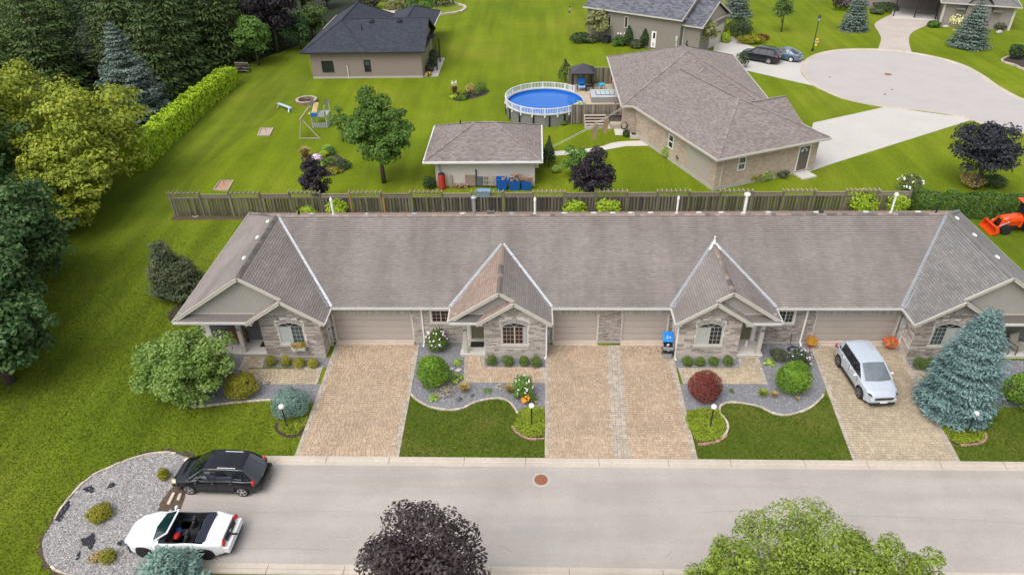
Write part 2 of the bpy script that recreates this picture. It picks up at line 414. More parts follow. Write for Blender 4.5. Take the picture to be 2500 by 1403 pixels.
# ---------------------------------------------------------------- the ground, roads, beds and paving
def gp(px): return [P(x, y) for x, y in px]
def smooth(pts, n=6, closed=False):
    """Catmull-Rom through 2D/3D points"""
    pts = [Vector((p[0], p[1], 0)) for p in pts]; out = []; L = len(pts)
    for i in range(L if closed else L-1):
        p1, p2 = pts[i], pts[(i+1) % L]
        p0 = pts[(i-1) % L] if (closed or i > 0) else p1*2-p2
        p3 = pts[(i+2) % L] if (closed or i+2 < L) else p2*2-p1
        for k in range(n):
            t = k/n
            out.append(.5*((2*p1)+(p2-p0)*t+(2*p0-5*p1+4*p2-p3)*t*t+(3*p1-p0-3*p2+p3)*t**3))
    if not closed: out.append(pts[-1])
    return out
def sheet(name, pts, z, mat, label, cat, kind='structure'):
    bm = bmesh.new(); vs = [bm.verts.new((p[0], p[1], z)) for p in pts]
    f = bm.faces.new(vs); f.normal_update()
    if f.normal.z < 0: f.normal_flip()
    bmesh.ops.triangulate(bm, faces=[f])
    me = bpy.data.meshes.new(name); bm.to_mesh(me); bm.free(); me.materials.append(mat)
    o = bpy.data.objects.new(name, me); col.objects.link(o)
    return tag(o, label, cat, None, kind)
def inside(p, poly):
    x, y = p[0], p[1]; c = False; n = len(poly)
    for i in range(n):
        a, b = poly[i], poly[i-1]
        if (a[1] > y) != (b[1] > y) and x < (b[0]-a[0])*(y-a[1])/(b[1]-a[1])+a[0]: c = not c
    return c
def ribbon(mb, path, prof):
    """prof: (offset to the left of travel, z) swept along path"""
    rows = []
    for i, p in enumerate(path):
        d = Vector(path[min(i+1, len(path)-1)])-Vector(path[max(i-1, 0)]); d.z = 0; d.normalize(); nn = Vector((-d.y, d.x, 0))
        rows.append([Vector((p[0], p[1], 0))+nn*o+Vector((0, 0, z)) for o, z in prof])
    mb.grid(rows)

back_mat = grassmat('back_lawn_grass', (.078,.118,.006), (.122,.170,.007), (.172,.222,.009), (.225,.245,.022), .07, (R(8), .7, .10), 6)
side_mat = grassmat('side_lawn_grass', (.068,.108,.008), (.105,.152,.009), (.146,.19,.012), (.195,.21,.024), .08, (R(-38), .7, .15), 8)
front_mat = grassmat('front_lawn_grass', (.052,.092,.011), (.08,.122,.013), (.118,.15,.019), (.175,.17,.04), .45, None, 9)
sheet('lawn', [(-500,-80),(600,-80),(600,900),(-500,900)], 0, back_mat, 'broad bright green mown lawn behind and around the houses', 'lawn')
sheet('side_lawn', [(-140,-40),(120,-40),(120,50.4),(31,50.6),(-29.2,50.5)]+[(P(x,y).x,P(x,y).y) for x,y in ((480,420),(560,360),(680,275),(770,212),(752,150),(790,90),(850,20))]+[(-60,170),(-140,170)], .004, side_mat,
      'darker green lawn with mower tracks beside the row of townhouses', 'lawn')

sheet('verge', [(-16.6,18.0),(-18,8),(120,8),(120,18.05)], .006, front_mat, 'grass strip on the near side of the street', 'lawn')
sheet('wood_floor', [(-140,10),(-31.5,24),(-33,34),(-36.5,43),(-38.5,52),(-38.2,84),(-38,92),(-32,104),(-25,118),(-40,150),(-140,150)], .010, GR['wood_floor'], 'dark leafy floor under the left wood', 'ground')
# the street
sheet('road', [(-16.6,18.45),(150,18.45),(150,24.2),(-14.6,24.2),(-16.6,23.6),(-17.3,22.6),(-17.6,19.5)], .012, GR['road'], 'wide pale grey asphalt street in front of the townhouses', 'road')
kerb = thing('kerb', 'pale concrete rolled kerb between front lawns and street', 'kerb', (4,24.4,0)); kerb['kind'] = 'structure'
x = -13.9; i = 0
while x < 62:
    L = rnd.uniform(3.0, 4.2); mb = MB()
    ribbon(mb, [(x+.012,24.62,0),(x+L-.012,24.62,0)], [(.05,0),(.03,.075),(-.20,.06),(-.26,.028),(-.50,.020),(-.51,0)])
    mb.poly([(x+.012,24.67,0),(x+.012,24.65,.075),(x+.012,24.42,.06),(x+.012,24.36,.028),(x+.012,24.11,.0)])
    part(mb, 'kerb_segment', GR['curb'], kerb); x += L
kerb2 = thing('kerb', 'pale concrete kerb on the near side of the street', 'kerb', (4,18.3,0)); kerb2['kind'] = 'structure'
x = -15.6
while x < 62:
    L = rnd.uniform(3.0, 4.2); mb = MB()
    ribbon(mb, [(x+.012,18.02,0),(x+L-.012,18.02,0)], [(-.02,0),(0,.075),(.20,.06),(.26,.028),(.50,.020),(.51,0)])
    part(mb, 'kerb_segment', GR['curb'], kerb2); x += L
# tar cracks: thin filled seams in the asphalt
mb = MB()
for pts in ([(612,1251),(680,1250),(760,1247),(870,1249)], [(1700,1251),(1850,1247),(2050,1258),(2250,1262),(2500,1276)], [(450,1340),(640,1338),(800,1341)],
            [(1060,1138),(1120,1143),(1180,1140)], [(1215,1330),(1250,1346)], [(1625,1360),(1640,1345)], [(800,1308),(850,1312)]):
    q = smooth(gp(pts), 6); q = [Vector((p.x, p.y+rnd.uniform(-.03,.03), 0)) for p in q]
    ribbon(mb, q, [(.009,.016),(-.009,.016)])
o = mb.build('asphalt_seam', pm('tar_seam', (.27,.25,.235), .9, .3, 3), None); tag(o, 'thin dark cracks and seams in the street asphalt', 'crack', None, 'structure')
m = thing('manhole_cover', 'round rusty manhole cover in the asphalt street', 'manhole', P(1321,1171,0))
mb = MB(); mb.lathe([(.0,.0),(.44,.0),(.44,.019),(.335,.021),(.335,.014),(.0,.014)], n=28); part(mb, 'collar', GR['concrete'], m, local=True)
mb = MB(); mb.lathe([(.0,.012),(.325,.012),(.325,.026),(.30,.028),(.30,.024),(.2,.024),(.2,.028),(.17,.028),(.17,.024),(0,.024)], n=28); part(mb, 'lid', GR['rust'], m, local=True)
mb = MB(); mb.cyl((.12,0,.024),(.12,0,.03),.03,n=8); part(mb, 'pick_hole', GR['black'], m, local=True)

# paving: every paver a small block with a recessed joint
PAVER = {}
def paver_mesh(L, W):
    k = (round(L,3), round(W,3))
    if k not in PAVER:
        b = .008; mb = MB(); a, c = L/2, W/2
        mb.grid([[(-a,-c,0),(a,-c,0),(a,c,0),(-a,c,0)], [(-a,-c,.022),(a,-c,.022),(a,c,.022),(-a,c,.022)],
                 [(-a+b,-c+b,.03),(a-b,-c+b,.03),(a-b,c-b,.03),(-a+b,c-b,.03)]], closed=True)
        mb.poly([(-a+b,-c+b,.03),(a-b,-c+b,.03),(a-b,c-b,.03),(-a+b,c-b,.03)])
        me = bpy.data.meshes.new('paver'); me.from_pydata(mb.v, [], mb.f); at = me.attributes.new('rnd','FLOAT','FACE'); at.data.foreach_set('value',[.5]*len(mb.f))
        PAVER[k] = (me, mb)
    return PAVER[k]
def pave(name, polys, mat, edgemat, label, borders=(), limit=300, near_y=0, seed=1):
    """polys: convex outlines in world x,y; rows run along x. The nearest pavers are parts, the rest one joined part."""
    r = random.Random(seed)
    o = thing(name, label, 'driveway' if 'drive' in name else 'walkway', (0,0,0)); o['kind'] = 'structure'
    cx = sum(p[0] for p in polys[0])/len(polys[0]); cy = min(p[1] for p in polys[0]); o.location = (cx, cy, 0)
    base = MB()
    for pl in polys:
        base.poly([(p[0], p[1], .014) for p in pl])
    part(base, 'joint_bed', GR['joint'], o)
    items = []
    H = .165; g = .013
    for pl in polys:
        y0 = min(p[1] for p in pl); y1 = max(p[1] for p in pl); nrow = max(1, round((y1-y0)/H)); h = (y1-y0)/nrow
        for k in range(nrow):
            ya = y0+k*h; ym = ya+h/2; xs = []
            n = len(pl)
            for i in range(n):
                a, b = pl[i], pl[(i+1) % n]
                if (a[1] > ym) != (b[1] > ym): xs.append(a[0]+(b[0]-a[0])*(ym-a[1])/(b[1]-a[1]))
            if len(xs) < 2: continue
            xa, xb = min(xs), max(xs); x = xa
            while x < xb-.03:
                L = r.choice((.12,.18,.18,.24,.24)); 
                if xb-x-L < .1: L = round(xb-x, 2)
                L = max(L, .05)
                items.append((x+L/2, ym, L-g, h-g, (x+L/2-xa < .27 or xb-x-L/2 < .27))); x += L
    items.sort(key=lambda t: t[1])
    far = MB(); far.r = r; nn = 0
    for (x, y, L, W, edge) in items:
        if nn < limit and not edge:
            me, _ = paver_mesh(L, W)
            if not me.materials: me.materials.append(mat)
            q = bpy.data.objects.new('paver', me)
            if me.materials[0] != mat:
                q.data = me; q.material_slots[0].link = 'OBJECT'; q.material_slots[0].material = mat
            col.objects.link(q); q.parent = o
            q.location = (x-o.location.x, y-o.location.y, .016+r.uniform(-.002,.003)); q.rotation_euler = (r.gauss(0,.006), r.gauss(0,.006), r.gauss(0,.01)); nn += 1
        else:
            _, b = paver_mesh(L, W); a = r.gauss(0,.008); z = .016+r.uniform(-.002,.003); rn = r.random(); ca, sa = math.cos(a), math.sin(a)
            far.add([(x+v[0]*ca-v[1]*sa, y+v[0]*sa+v[1]*ca, z+v[2]) for v in b.v], b.f, 1 if edge else 0, rn)
    if far.v: part(far, 'paver_field', [mat, edgemat], o, kind='stuff')
    return o
pave('driveway', [[(-12.22,24.68),(-6.87,24.68),(-7.05,33.72),(-12.25,33.72)]], GR['paver'], GR['paver_edge'], 'tan block paved driveway of the garage beside the flower box window', seed=2)
pave('driveway', [[(.48,24.7),(4.15,24.7),(4.58,33.72),(.62,33.72)], [(4.45,24.7),(8.12,24.7),(8.2,33.72),(4.88,33.72)]], GR['paver'], GR['paver_edge'], 'wide double block paved driveway between the two inner porches', seed=3)
pave('driveway', [[(4.15,24.7),(4.45,24.7),(4.88,33.72),(4.58,33.72)]], GR['paver_edge'], GR['paver_edge'], 'narrow grey paver strip dividing the double driveway', limit=0, seed=13)
pave('driveway', [[(15.72,24.66),(20.95,24.66),(21.7,32.7),(21.7,33.72),(16.5,33.72)]], GR['paver_y'], GR['paver_edge'], 'buff block paved driveway under the parked silver crossover', seed=4)
def rect(a, b, c, d): return [(a[0],a[1]),(b[0],b[1]),(c[0],c[1]),(d[0],d[1])]
def wk(px): return [(p.x, p.y) for p in gp(px)]
pave('walkway', [wk([(1131,934),(1333,934),(1333,897),(1133,897)]), wk([(1133,897),(1184,897),(1184,868),(1134,868)])], GR['paver'], GR['paver_edge'], 'block paved walkway to the porch of the house left of the double driveway', limit=150, seed=5)
pave('walkway', [wk([(645,938),(775,938),(789,897),(582,903)]), wk([(582,903),(642,897),(649,871),(597,871)])], GR['paver_y'], GR['paver_edge'], 'block paved walkway to the porch of the house with the flower box', limit=150, seed=6)
pave('walkway', [wk([(1667,937),(1874,937),(1861,899),(1655,900)]), wk([(1805,899),(1861,899),(1852,873),(1802,873)])], GR['paver_y'], GR['paver_edge'], 'block paved walkway to the porch of the house right of the double driveway', limit=150, seed=7)
pave('walkway', [wk([(2240,936),(2440,936),(2420,905),(2220,905)])], GR['paver_y'], GR['paver_edge'], 'block paved walkway behind the tall blue spruce', limit=100, seed=8)

def scatter_stones(name, poly, n, s0, s1, mat, parent, z=.02, seed=1, avoid=()):
    g = np.random.default_rng(seed); xs = [p[0] for p in poly]; ys = [p[1] for p in poly]; pts = []
    while len(pts) < n:
        q = (g.uniform(min(xs), max(xs)), g.uniform(min(ys), max(ys)))
        if inside(q, poly) and not any((q[0]-a)**2+(q[1]-b)**2 < c*c for a, b, c in avoid): pts.append(q)
    base = np.array([(1,0,0),(-1,0,0),(0,1,0),(0,-1,0),(0,0,.7),(0,0,-.7)], float)
    tri = np.array([(0,2,4),(2,1,4),(1,3,4),(3,0,4)])
    pts = np.array(pts); s = g.uniform(s0, s1, n)[:, None, None]
    V = base[None]*g.uniform(.6, 1.3, (n, 6, 3))*s; a = g.uniform(0, 6.28, n); ca, sa = np.cos(a)[:, None], np.sin(a)[:, None]
    V = np.stack([V[..., 0]*ca-V[..., 1]*sa, V[..., 0]*sa+V[..., 1]*ca, V[..., 2]+z], -1); V[..., 0] += pts[:, :1]; V[..., 1] += pts[:, 1:]
    o = world_origin(parent); V -= np.array([o.x, o.y, o.z])
    F = (tri[None]+(np.arange(n)*6)[:, None, None]).reshape(-1, 3)
    me = arr_mesh(name, V.reshape(-1, 3), F, mat, np.repeat(g.random(n), 4))
    ob = bpy.data.objects.new(name, me); col.objects.link(ob); ob.parent = parent; ob['kind'] = 'stuff'
    return ob
def bed(pts, label, n, s=(.02,.045), z=.008, mat='gravel', stone='gravel_stone', seed=1, name='gravel_bed'):
    o = sheet(name, pts, z, GR[mat], label, 'gravel bed')
    if n: scatter_stones('gravel_chips', pts, n, s[0], s[1], GR[stone], o, z+.008, seed)
    return o
def edging(path, parent, mat=GR['edging'], L=.27, h=.085, w=.10, name='edging_stone'):
    path = [Vector((p[0], p[1], 0)) for p in path]; acc = 0; d = [0]
    for a, b in zip(path, path[1:]): acc += (b-a).length; d.append(acc)
    def at(t):
        for i in range(len(path)-1):
            if d[i+1] >= t: return path[i].lerp(path[i+1], (t-d[i])/max(1e-6, d[i+1]-d[i]))
        return path[-1]
    t = 0; mb0 = MB(); mb0.box(-.5,.5,-.5,.5,0,1); me = None
    o0 = world_origin(parent)
    while t < acc-.1:
        l = L*rnd.uniform(.75, 1.2); a = at(t); b = at(min(acc, t+l-.015)); c = (a+b)/2; dd = b-a
        if me is None:
            q = mb0.build(name, mat, parent, local=True, bevel=.06); me = q.data
        else:
            q = bpy.data.objects.new(name, me); col.objects.link(q); q.parent = parent
        q.location = c-o0; q.rotation_euler = (0, 0, math.atan2(dd.y, dd.x)+rnd.gauss(0,.05)); q.scale = (max(.05, dd.length), w*rnd.uniform(.8,1.2), h*rnd.uniform(.8,1.2)); t += l

eB = smooth(gp([(1003,962),(1015,975),(1040,990),(1065,998),(1100,1002),(1130,997),(1160,983),(1195,974),(1225,974),(1245,983),(1258,1000),(1264,1010)]), 5)
bB = bed(gp([(1127,833),(1016,833),(1010,880),(996,950)])+eB+gp([(1280,1004),(1338,1004),(1338,933),(1131,933),(1134,867)]), 'blue grey gravel bed with perennials before the house left of the double driveway', 5200, seed=2)
edging(eB, bB)
eC = smooth(gp([(2010,963),(2005,972),(1976,997),(1937,1011),(1908,1014),(1883,1008),(1858,995),(1822,986),(1786,983),(1768,986),(1757,995),(1759,1011),(1772,1025),(1777,1043),(1773,1058),(1762,1070)]), 5)
bC = bed(gp([(1854,836),(1852,874),(1874,936),(1655,936),(1672,1000),(1740,1002),(1757,1003)])+list(reversed(eC[:51]))+gp([(2016,950),(1985,860),(1978,836)]), 'blue grey gravel bed with a round cedar before the house right of the double driveway', 5600, seed=3)
edging(eC, bC)
eA = smooth(gp([(466,993),(499,992),(549,986),(599,981),(659,977),(700,975)]), 5)
bA = bed(gp([(556,866),(597,869),(583,905),(645,937),(790,937),(770,985)])+list(reversed(eA))+gp([(448,975),(470,930),(530,885)]), 'gravel bed between big green shrub and blue juniper', 4200, seed=4)
edging(eA, bA)
bed(wk([(649,871),(812,873),(802,896),(642,896)]), 'narrow gravel strip with round shrubs under the flower box window', 900, seed=5)
bed(wk([(1185,869),(1333,871),(1333,896),(1184,896)]), 'narrow gravel strip with clipped shrubs left of the double driveway', 900, seed=6)
bed(wk([(1640,876),(1804,874),(1805,898),(1642,899)]), 'narrow gravel strip with clipped shrubs right of the double driveway', 900, seed=7)
bed(wk([(2190,878),(2350,884),(2350,903),(2205,903)]), 'narrow gravel strip with shrubs beside the tall blue spruce', 700, seed=8)
bed(gp([(2430,880),(2520,880),(2520,1000),(2430,990),(2390,1000),(2380,960),(2440,936)]), 'gravel bed right of the tall blue spruce', 2600, seed=9)
# front lawn sheets
def lawn(pts, label): return sheet('front_lawn', pts, .006, front_mat, label, 'lawn')
lawn([(-6.86,24.64),(.47,24.64),(.47,27.5)]+[(p.x, p.y) for p in reversed(eB)]+[(-6.95,29.3)], 'front lawn between the first and the double driveway')
lawn([(8.12,24.64),(15.7,24.64),(16.1,29.2)]+[(p.x, p.y) for p in eC]+[(8.1,26.4)], 'front lawn between the double driveway and the silver crossover')
lawn([(20.97,24.62),(60,24.6),(60,29.5),(30,29.6),(21.0,27.0)], 'front lawn beside the tall blue spruce')
# ground cover islands round the lamps
def island(pts, label, seed, soil=None):
    pts = smooth(gp(pts), 5, True); o = sheet('lamp_island', pts, .014, GR['mulch'], label, 'planting bed')
    return o, pts
iB, iBp = island([(1270,1002),(1290,993),(1325,997),(1331,1020),(1331,1055),(1322,1066),(1290,1068),(1262,1056),(1252,1042),(1260,1025),(1262,1010)], 'mossy lamp island beside the double driveway', 1)
edging(smooth(gp([(1250,1040),(1258,1053),(1280,1068),(1305,1073),(1329,1071)]), 5), iB, GR['edging_red'], .2, .07, .13)
iC, iCp = island([(1711,996),(1740,999),(1758,1003),(1770,1030),(1774,1058),(1755,1072),(1715,1080),(1698,1075),(1681,1050),(1671,1022),(1677,1010)], 'mossy lamp island left of the curved gravel bed', 2)
edging(smooth(gp([(1774,1062),(1755,1076),(1725,1083),(1702,1085)]), 5), iC, GR['edging_red'], .2, .05, .16)
iD, iDp = island([(2288,1033),(2330,1040),(2403,1054),(2406,1072),(2388,1081),(2338,1086),(2310,1068)], 'mossy lamp island under the tall blue spruce', 3)
edging(smooth(gp([(2403,1056),(2407,1070),(2390,1083),(2340,1088)]), 5), iD, GR['edging_red'], .2, .06, .13)
iA, iAp = island([(676,1030),(700,1035),(760,1010),(752,1040),(735,1062),(700,1068),(672,1050)], 'worn soil patch with moss under the blue juniper', 4)

# the stony bed at the end of the street
rb = smooth(gp([(462,1117),(420,1107),(386,1106),(336,1116),(280,1137),(232,1159),(199,1184),(174,1212),(151,1240),(129,1277),(108,1310),(104,1336),(112,1366),(125,1384),(160,1402),(230,1420),(330,1424),(428,1400)]), 4)
rbp = rb+gp([(428,1375),(405,1345),(384,1254),(392,1224),(437,1170)])
cen = Vector((sum(p.x for p in rbp)/len(rbp), sum(p.y for p in rbp)/len(rbp), 0))
sheet('soil_edge', [cen+(Vector((p.x,p.y,0))-cen)*(1.07+.03*math.sin(i*1.3)) for i, p in enumerate(rb)]+gp([(428,1375),(455,1300),(450,1210),(470,1150)]), .009, GR['soil'], 'bare dark soil strip round the stony bed', 'soil')
rbo = bed(rbp, 'grey stony bed at the dead end of the street', 13000, (.018,.048), .02, 'rock_ground', 'rock_stone', 11, 'rock_bed')
scatter_stones('larger_rocks', rbp, 1300, .035, .075, GR['rock_stone'], rbo, .035, 77)
edging(rb[3:36], rbo, GR['edging'], .38, .10, .10); edging(rb[52:], rbo, GR['edging'], .38, .10, .10)
for i, (pts) in enumerate(([(205,1193),(222,1186),(232,1196),(225,1203),(208,1200)], [(262,1190),(278,1178),(280,1187),(270,1192)], [(195,1318),(215,1312),(228,1300),(234,1320),(222,1342),(208,1332)],
                           [(286,1326),(300,1318),(306,1328),(296,1332)], [(136,1270),(150,1245),(168,1225),(172,1236),(158,1256),(150,1272)], [(184,1364),(196,1344),(198,1352),(190,1368)])):
    sheet('weed_liner', [Vector((p.x+rnd.uniform(-.05,.05), p.y+rnd.uniform(-.05,.05), 0)) for p in smooth(gp(pts), 4, True)], .062, GR['liner'],
        ['torn black liner showing near the top edge of the stony bed', 'small black liner scrap in the upper stony bed', 'largest black liner patch low in the stony bed',
         'small dark liner patch beside the white convertible', 'black liner strip along the outer edge of the stony bed', 'narrow torn liner sliver low in the stony bed'][i], 'liner')
sheet('washed_soil', smooth(gp([(425,1180),(452,1200),(445,1232),(432,1252),(392,1254),(392,1224)]), 4, True), .026, GR['soil'], 'washed out dark soil between the two parked cars', 'soil')
for i, (a, b) in enumerate((((426,1204),(412,1232)), ((442,1206),(436,1222)), ((420,1246),(415,1252)))):
    a, b = P(*a), P(*b); d = b-a; mb = MB(); mb.obox((0,0,.06), (d.length,.16,.1)); o = mb.build('kerb_stone', GR['edging'], None, bevel=.03)
    o.location = (a+b)/2; o.rotation_euler = (0,0,math.atan2(d.y,d.x)); tag(o, ['longest loose kerb stone lying on the soil by the black hatchback', 'thin loose kerb stone under the black hatchback', 'short loose kerb stone beside the white convertible'][i], 'stone')

# round court and far drives
up = smooth(gp([(1968,182),(1965,168),(1977,148),(2005,134),(2051,125),(2114,123),(2171,125),(2222,131),(2285,143),(2342,160),(2385,182),(2422,208),(2456,228),(2484,242),(2530,256)]), 5)
lo = smooth(gp([(1968,182),(1994,208),(2028,225),(2057,237),(2099,248),(2162,259),(2228,265),(2299,274),(2356,285),(2399,299),(2456,311),(2530,330)]), 5)
sheet('court', up+[Vector((95,68,0)),Vector((95,60,0))]+list(reversed(lo[1:])), .010, GR['court'], 'round pale grey turning circle behind the brick house', 'road')
mb = MB(); ribbon(mb, up, [(0,.012),(.18,.03),(.24,.09),(.5,.10),(.52,0)]); ribbon(mb, list(reversed(lo)), [(0,.012),(.18,.03),(.24,.09),(.5,.10),(.52,0)])
o = mb.build('court_kerb', GR['curb'], None); tag(o, 'concrete kerb round the turning circle', 'kerb', None, 'structure')
sheet('concrete_drive', wk([(1962,424),(1985,300),(2162,261),(2356,287),(2378,291),(2034,399)]), .006, GR['drive_conc'], 'wide pale concrete driveway of the brick house', 'driveway')
sheet('concrete_drive', [(p.x,p.y) for p in smooth(gp([(1760,84),(1790,90),(1830,112),(1900,130),(1965,149)]), 3)]+wk([(1957,170),(1994,212),(1820,172),(1740,130),(1745,105)]), .006, GR['drive_conc'], 'pale concrete driveway under the two parked far cars', 'driveway')
fd = [(p.x,p.y) for p in smooth(gp([(2143,122),(2151,96),(2145,79),(2135,60),(2154,46),(2193,27),(2202,21)]), 4)]+[(p.x,p.y) for p in smooth(gp([(2291,25),(2291,52),(2268,60),(2231,77),(2220,90),(2220,107),(2226,129)]), 4)]
pave_far = pm('far_pavers', (.46,.40,.36), .9, .16, 3, .3, 12, big=.08)
sheet('paver_drive', fd, .006, pave_far, 'pale pinkish paver driveway curving up from the turning circle', 'driveway')
sheet('concrete_walk', [(p.x,p.y) for p in smooth(gp([(1334,371),(1374,368),(1457,360),(1499,348),(1545,344),(1594,344)]), 4)]+wk([(1596,356),(1528,357),(1471,367),(1374,379),(1334,382)]), .008, GR['porch'], 'curved concrete walk from the shed to the brick house', 'walkway')
for px, lab in (((2168,182), 'round iron manhole cover in the middle of the turning circle'), ((2026,189), 'small iron valve cap on the left side of the turning circle'), ((2178,219), 'upper small valve cap near the low edge of the turning circle'), ((2160,231), 'lower small valve cap near the low edge of the turning circle')):
    r_ = .42 if 'manhole' in lab else .13
    mb = MB(); mb.lathe([(0,.012),(r_,.012),(r_,.022),(r_*.85,.024),(0,.02)], n=18); o = mb.build('manhole_cover' if r_ > .3 else 'valve_cap', GR['iron'] if r_ < .3 else GR['rust'], None); o.location = P(*px); tag(o, lab, 'manhole' if r_ > .3 else 'valve cap')

# ---------------------------------------------------------------- building helpers
def newell(p):
    n = Vector((0,0,0))
    for i in range(len(p)):
        a, b = p[i], p[(i+1) % len(p)]
        n += Vector(((a.y-b.y)*(a.z+b.z), (a.z-b.z)*(a.x+b.x), (a.x-b.x)*(a.y+b.y)))
    return n.normalized()
def courses(name, poly, parent, mats, c=.145, tab=.3, t=.016, gap=.022, out=None, seed=1, local=False, label=None, base=True, kind='stuff'):
    """cover a planar polygon (first edge = eave/bottom) with rows of tabs; mats = [tab, joint]"""
    p = [Vector(q) for q in poly]; u = (p[1]-p[0]).normalized(); n = newell(p)
    if out is None:
        if n.z < 0: n = -n
    elif n.dot(Vector(out)) < 0: n = -n
    v = n.cross(u)
    if sum(v.dot(q-p[0]) for q in p) < 0: v = -v
    q2 = [((q-p[0]).dot(u), (q-p[0]).dot(v)) for q in p]; vmax = max(a[1] for a in q2)
    def span(h):
        xs = []; m = len(q2)
        for i in range(m):
            a, b = q2[i], q2[(i+1) % m]
            if (a[1]-h)*(b[1]-h) <= 0 and abs(a[1]-b[1]) > 1e-6: xs.append(a[0]+(b[0]-a[0])*(h-a[1])/(b[1]-a[1]))
            elif abs(a[1]-b[1]) <= 1e-6 and abs(a[1]-h) < 1e-4: xs += [a[0], b[0]]
        return (min(xs), max(xs)) if len(xs) > 1 else None
    r = random.Random(seed); mb = MB(); mb.r = r
    W = lambda a, b, l: p[0]+u*a+v*b+n*l
    if base: mb.add([q+n*.0 for q in p], [tuple(range(len(p)))], 1)
    k = 0
    while k*c < vmax-.02:
        v0 = k*c+(gap if k else .0); v1 = min((k+1)*c, vmax); s0 = span(v0+1e-4); s1 = span(v1-1e-4)
        if s0 and s1:
            bo = .5*(s0[0]+s1[0]) if not tab else min(s0[0], s1[0])
            xs = [min(s0[0], s1[0])]; hi = max(s0[1], s1[1])
            if tab:
                x = xs[0]-r.uniform(0, tab)
                while True:
                    x += tab*r.uniform(.75, 1.25)
                    if x > hi-.06: break
                    if x > xs[0]+.06: xs.append(x)
            xs.append(hi)
            cl = lambda x, s: min(max(x, s[0]), s[1])
            for a, b in zip(xs, xs[1:]):
                lt = t*r.uniform(.7, 1.25) if tab else t
                A, B, C, D = (cl(a, s0), v0), (cl(b, s0), v0), (cl(b, s1), v1), (cl(a, s1), v1)
                if B[0]-A[0] < .01 and C[0]-D[0] < .01: continue
                rn = r.random(); qs = [W(*A, lt), W(*B, lt), W(*C, t*.3), W(*D, t*.3)]
                mb.add(qs+[W(*A, 0), W(*B, 0)], [(0,1,2,3), (4,5,1,0)], 0, rn)
        k += 1
    o = part(mb, name, mats, parent, label, local=local)
    if kind: o['kind'] = kind
    return o
def wall_holes(mb, x0, x1, z0, z1, ya, yb, holes):
    """wall slab facing -y between ya (front) and yb with rectangular openings (x0,x1,z0,z1)"""
    xs = sorted({x0, x1, *[h[0] for h in holes], *[h[1] for h in holes]}); zs = sorted({z0, z1, *[h[2] for h in holes], *[h[3] for h in holes]})
    xs = [x for x in xs if x0 <= x <= x1]; zs = [z for z in zs if z0 <= z <= z1]
    for a, b in zip(xs, xs[1:]):
        run = None
        for c, d in zip(zs, zs[1:]):
            m = ((a+b)/2, (c+d)/2)
            hole = any(h[0] < m[0] < h[1] and h[2] < m[1] < h[3] for h in holes)
            if not hole: run = [run[0], d] if run else [c, d]
            if hole and run: mb.box(a, b, ya, yb, *run); run = None
        if run: mb.box(a, b, ya, yb, *run)
STONE_ME = {}
def stone_mesh(mat):
    if mat.name not in STONE_ME:
        mb = MB(); e = .07
        mb.grid([[(-.5,0,-.5),(.5,0,-.5),(.5,0,.5),(-.5,0,.5)], [(-.5,-.7,-.5),(.5,-.7,-.5),(.5,-.7,.5),(-.5,-.7,.5)],
                 [(-.5+e*.5,-1,-.5+e),(.5-e*.5,-1,-.5+e),(.5-e*.5,-1,.5-e),(-.5+e*.5,-1,.5-e)]], closed=True)
        mb.poly([(-.5+e*.5,-1,-.5+e),(.5-e*.5,-1,-.5+e),(.5-e*.5,-1,.5-e),(-.5+e*.5,-1,.5-e)])
        me = bpy.data.meshes.new('stone'); me.from_pydata(mb.v, [], mb.f); me.materials.append(mat)
        at = me.attributes.new('rnd','FLOAT','FACE'); at.data.foreach_set('value',[.5]*len(mb.f)); STONE_ME[mat.name] = (me, mb)
    return STONE_ME[mat.name]
def stonework(parent, mat, x0, x1, z0, z1, y, holes=(), top=None, heights=(.09,.13,.18), lens=(.25,.6), single=True, seed=1, M=None, name='stone'):
    """coursed ledge stones on a wall face at plane y (facing -y); top(x)->z limit; single: each stone its own object"""
    r = random.Random(seed); me, smb = stone_mesh(mat); z = z0; g = .02; far = MB(M); far.r = r; o0 = world_origin(parent)
    while z < z1-.04:
        h = min(r.choice(heights), z1-z); x = x0
        while x < x1-.02:
            L = r.uniform(*lens)
            if x1-x-L < .15: L = x1-x
            segs = [(x, x+L)]
            for hx0, hx1, hz0, hz1 in holes:
                if z+h > hz0+.02 and z < hz1-.02:
                    ns = []
                    for a, b in segs:
                        if b <= hx0 or a >= hx1: ns.append((a, b)); continue
                        if a < hx0: ns.append((a, hx0))
                        if b > hx1: ns.append((hx1, b))
                    segs = ns
            for a, b in segs:
                if top is not None:
                    while b-a > .06 and min(top(a), top(b)) < z+h*.8:
                        if top(a) < top(b): a += .04
                        else: b -= .04
                    if b-a <= .08: continue
                if b-a < .05: continue
                d = r.uniform(.018, .045)
                if single and M is None:
                    q = bpy.data.objects.new(name, me); col.objects.link(q); q.parent = parent
                    q.location = Vector(((a+b)/2, y, z+h/2))-o0; q.scale = (b-a-g, d, h-g); q.rotation_euler = (0, r.gauss(0,.006), 0)
                else:
                    far.add([((a+b)/2+v[0]*(b-a-g), y+v[1]*d, z+h/2+v[2]*(h-g)) for v in smb.v], smb.f, 0, r.random())
            x += L
        z += h
    if far.v:
        o = part(far, 'stone_facing', mat, parent, kind='stuff'); return o
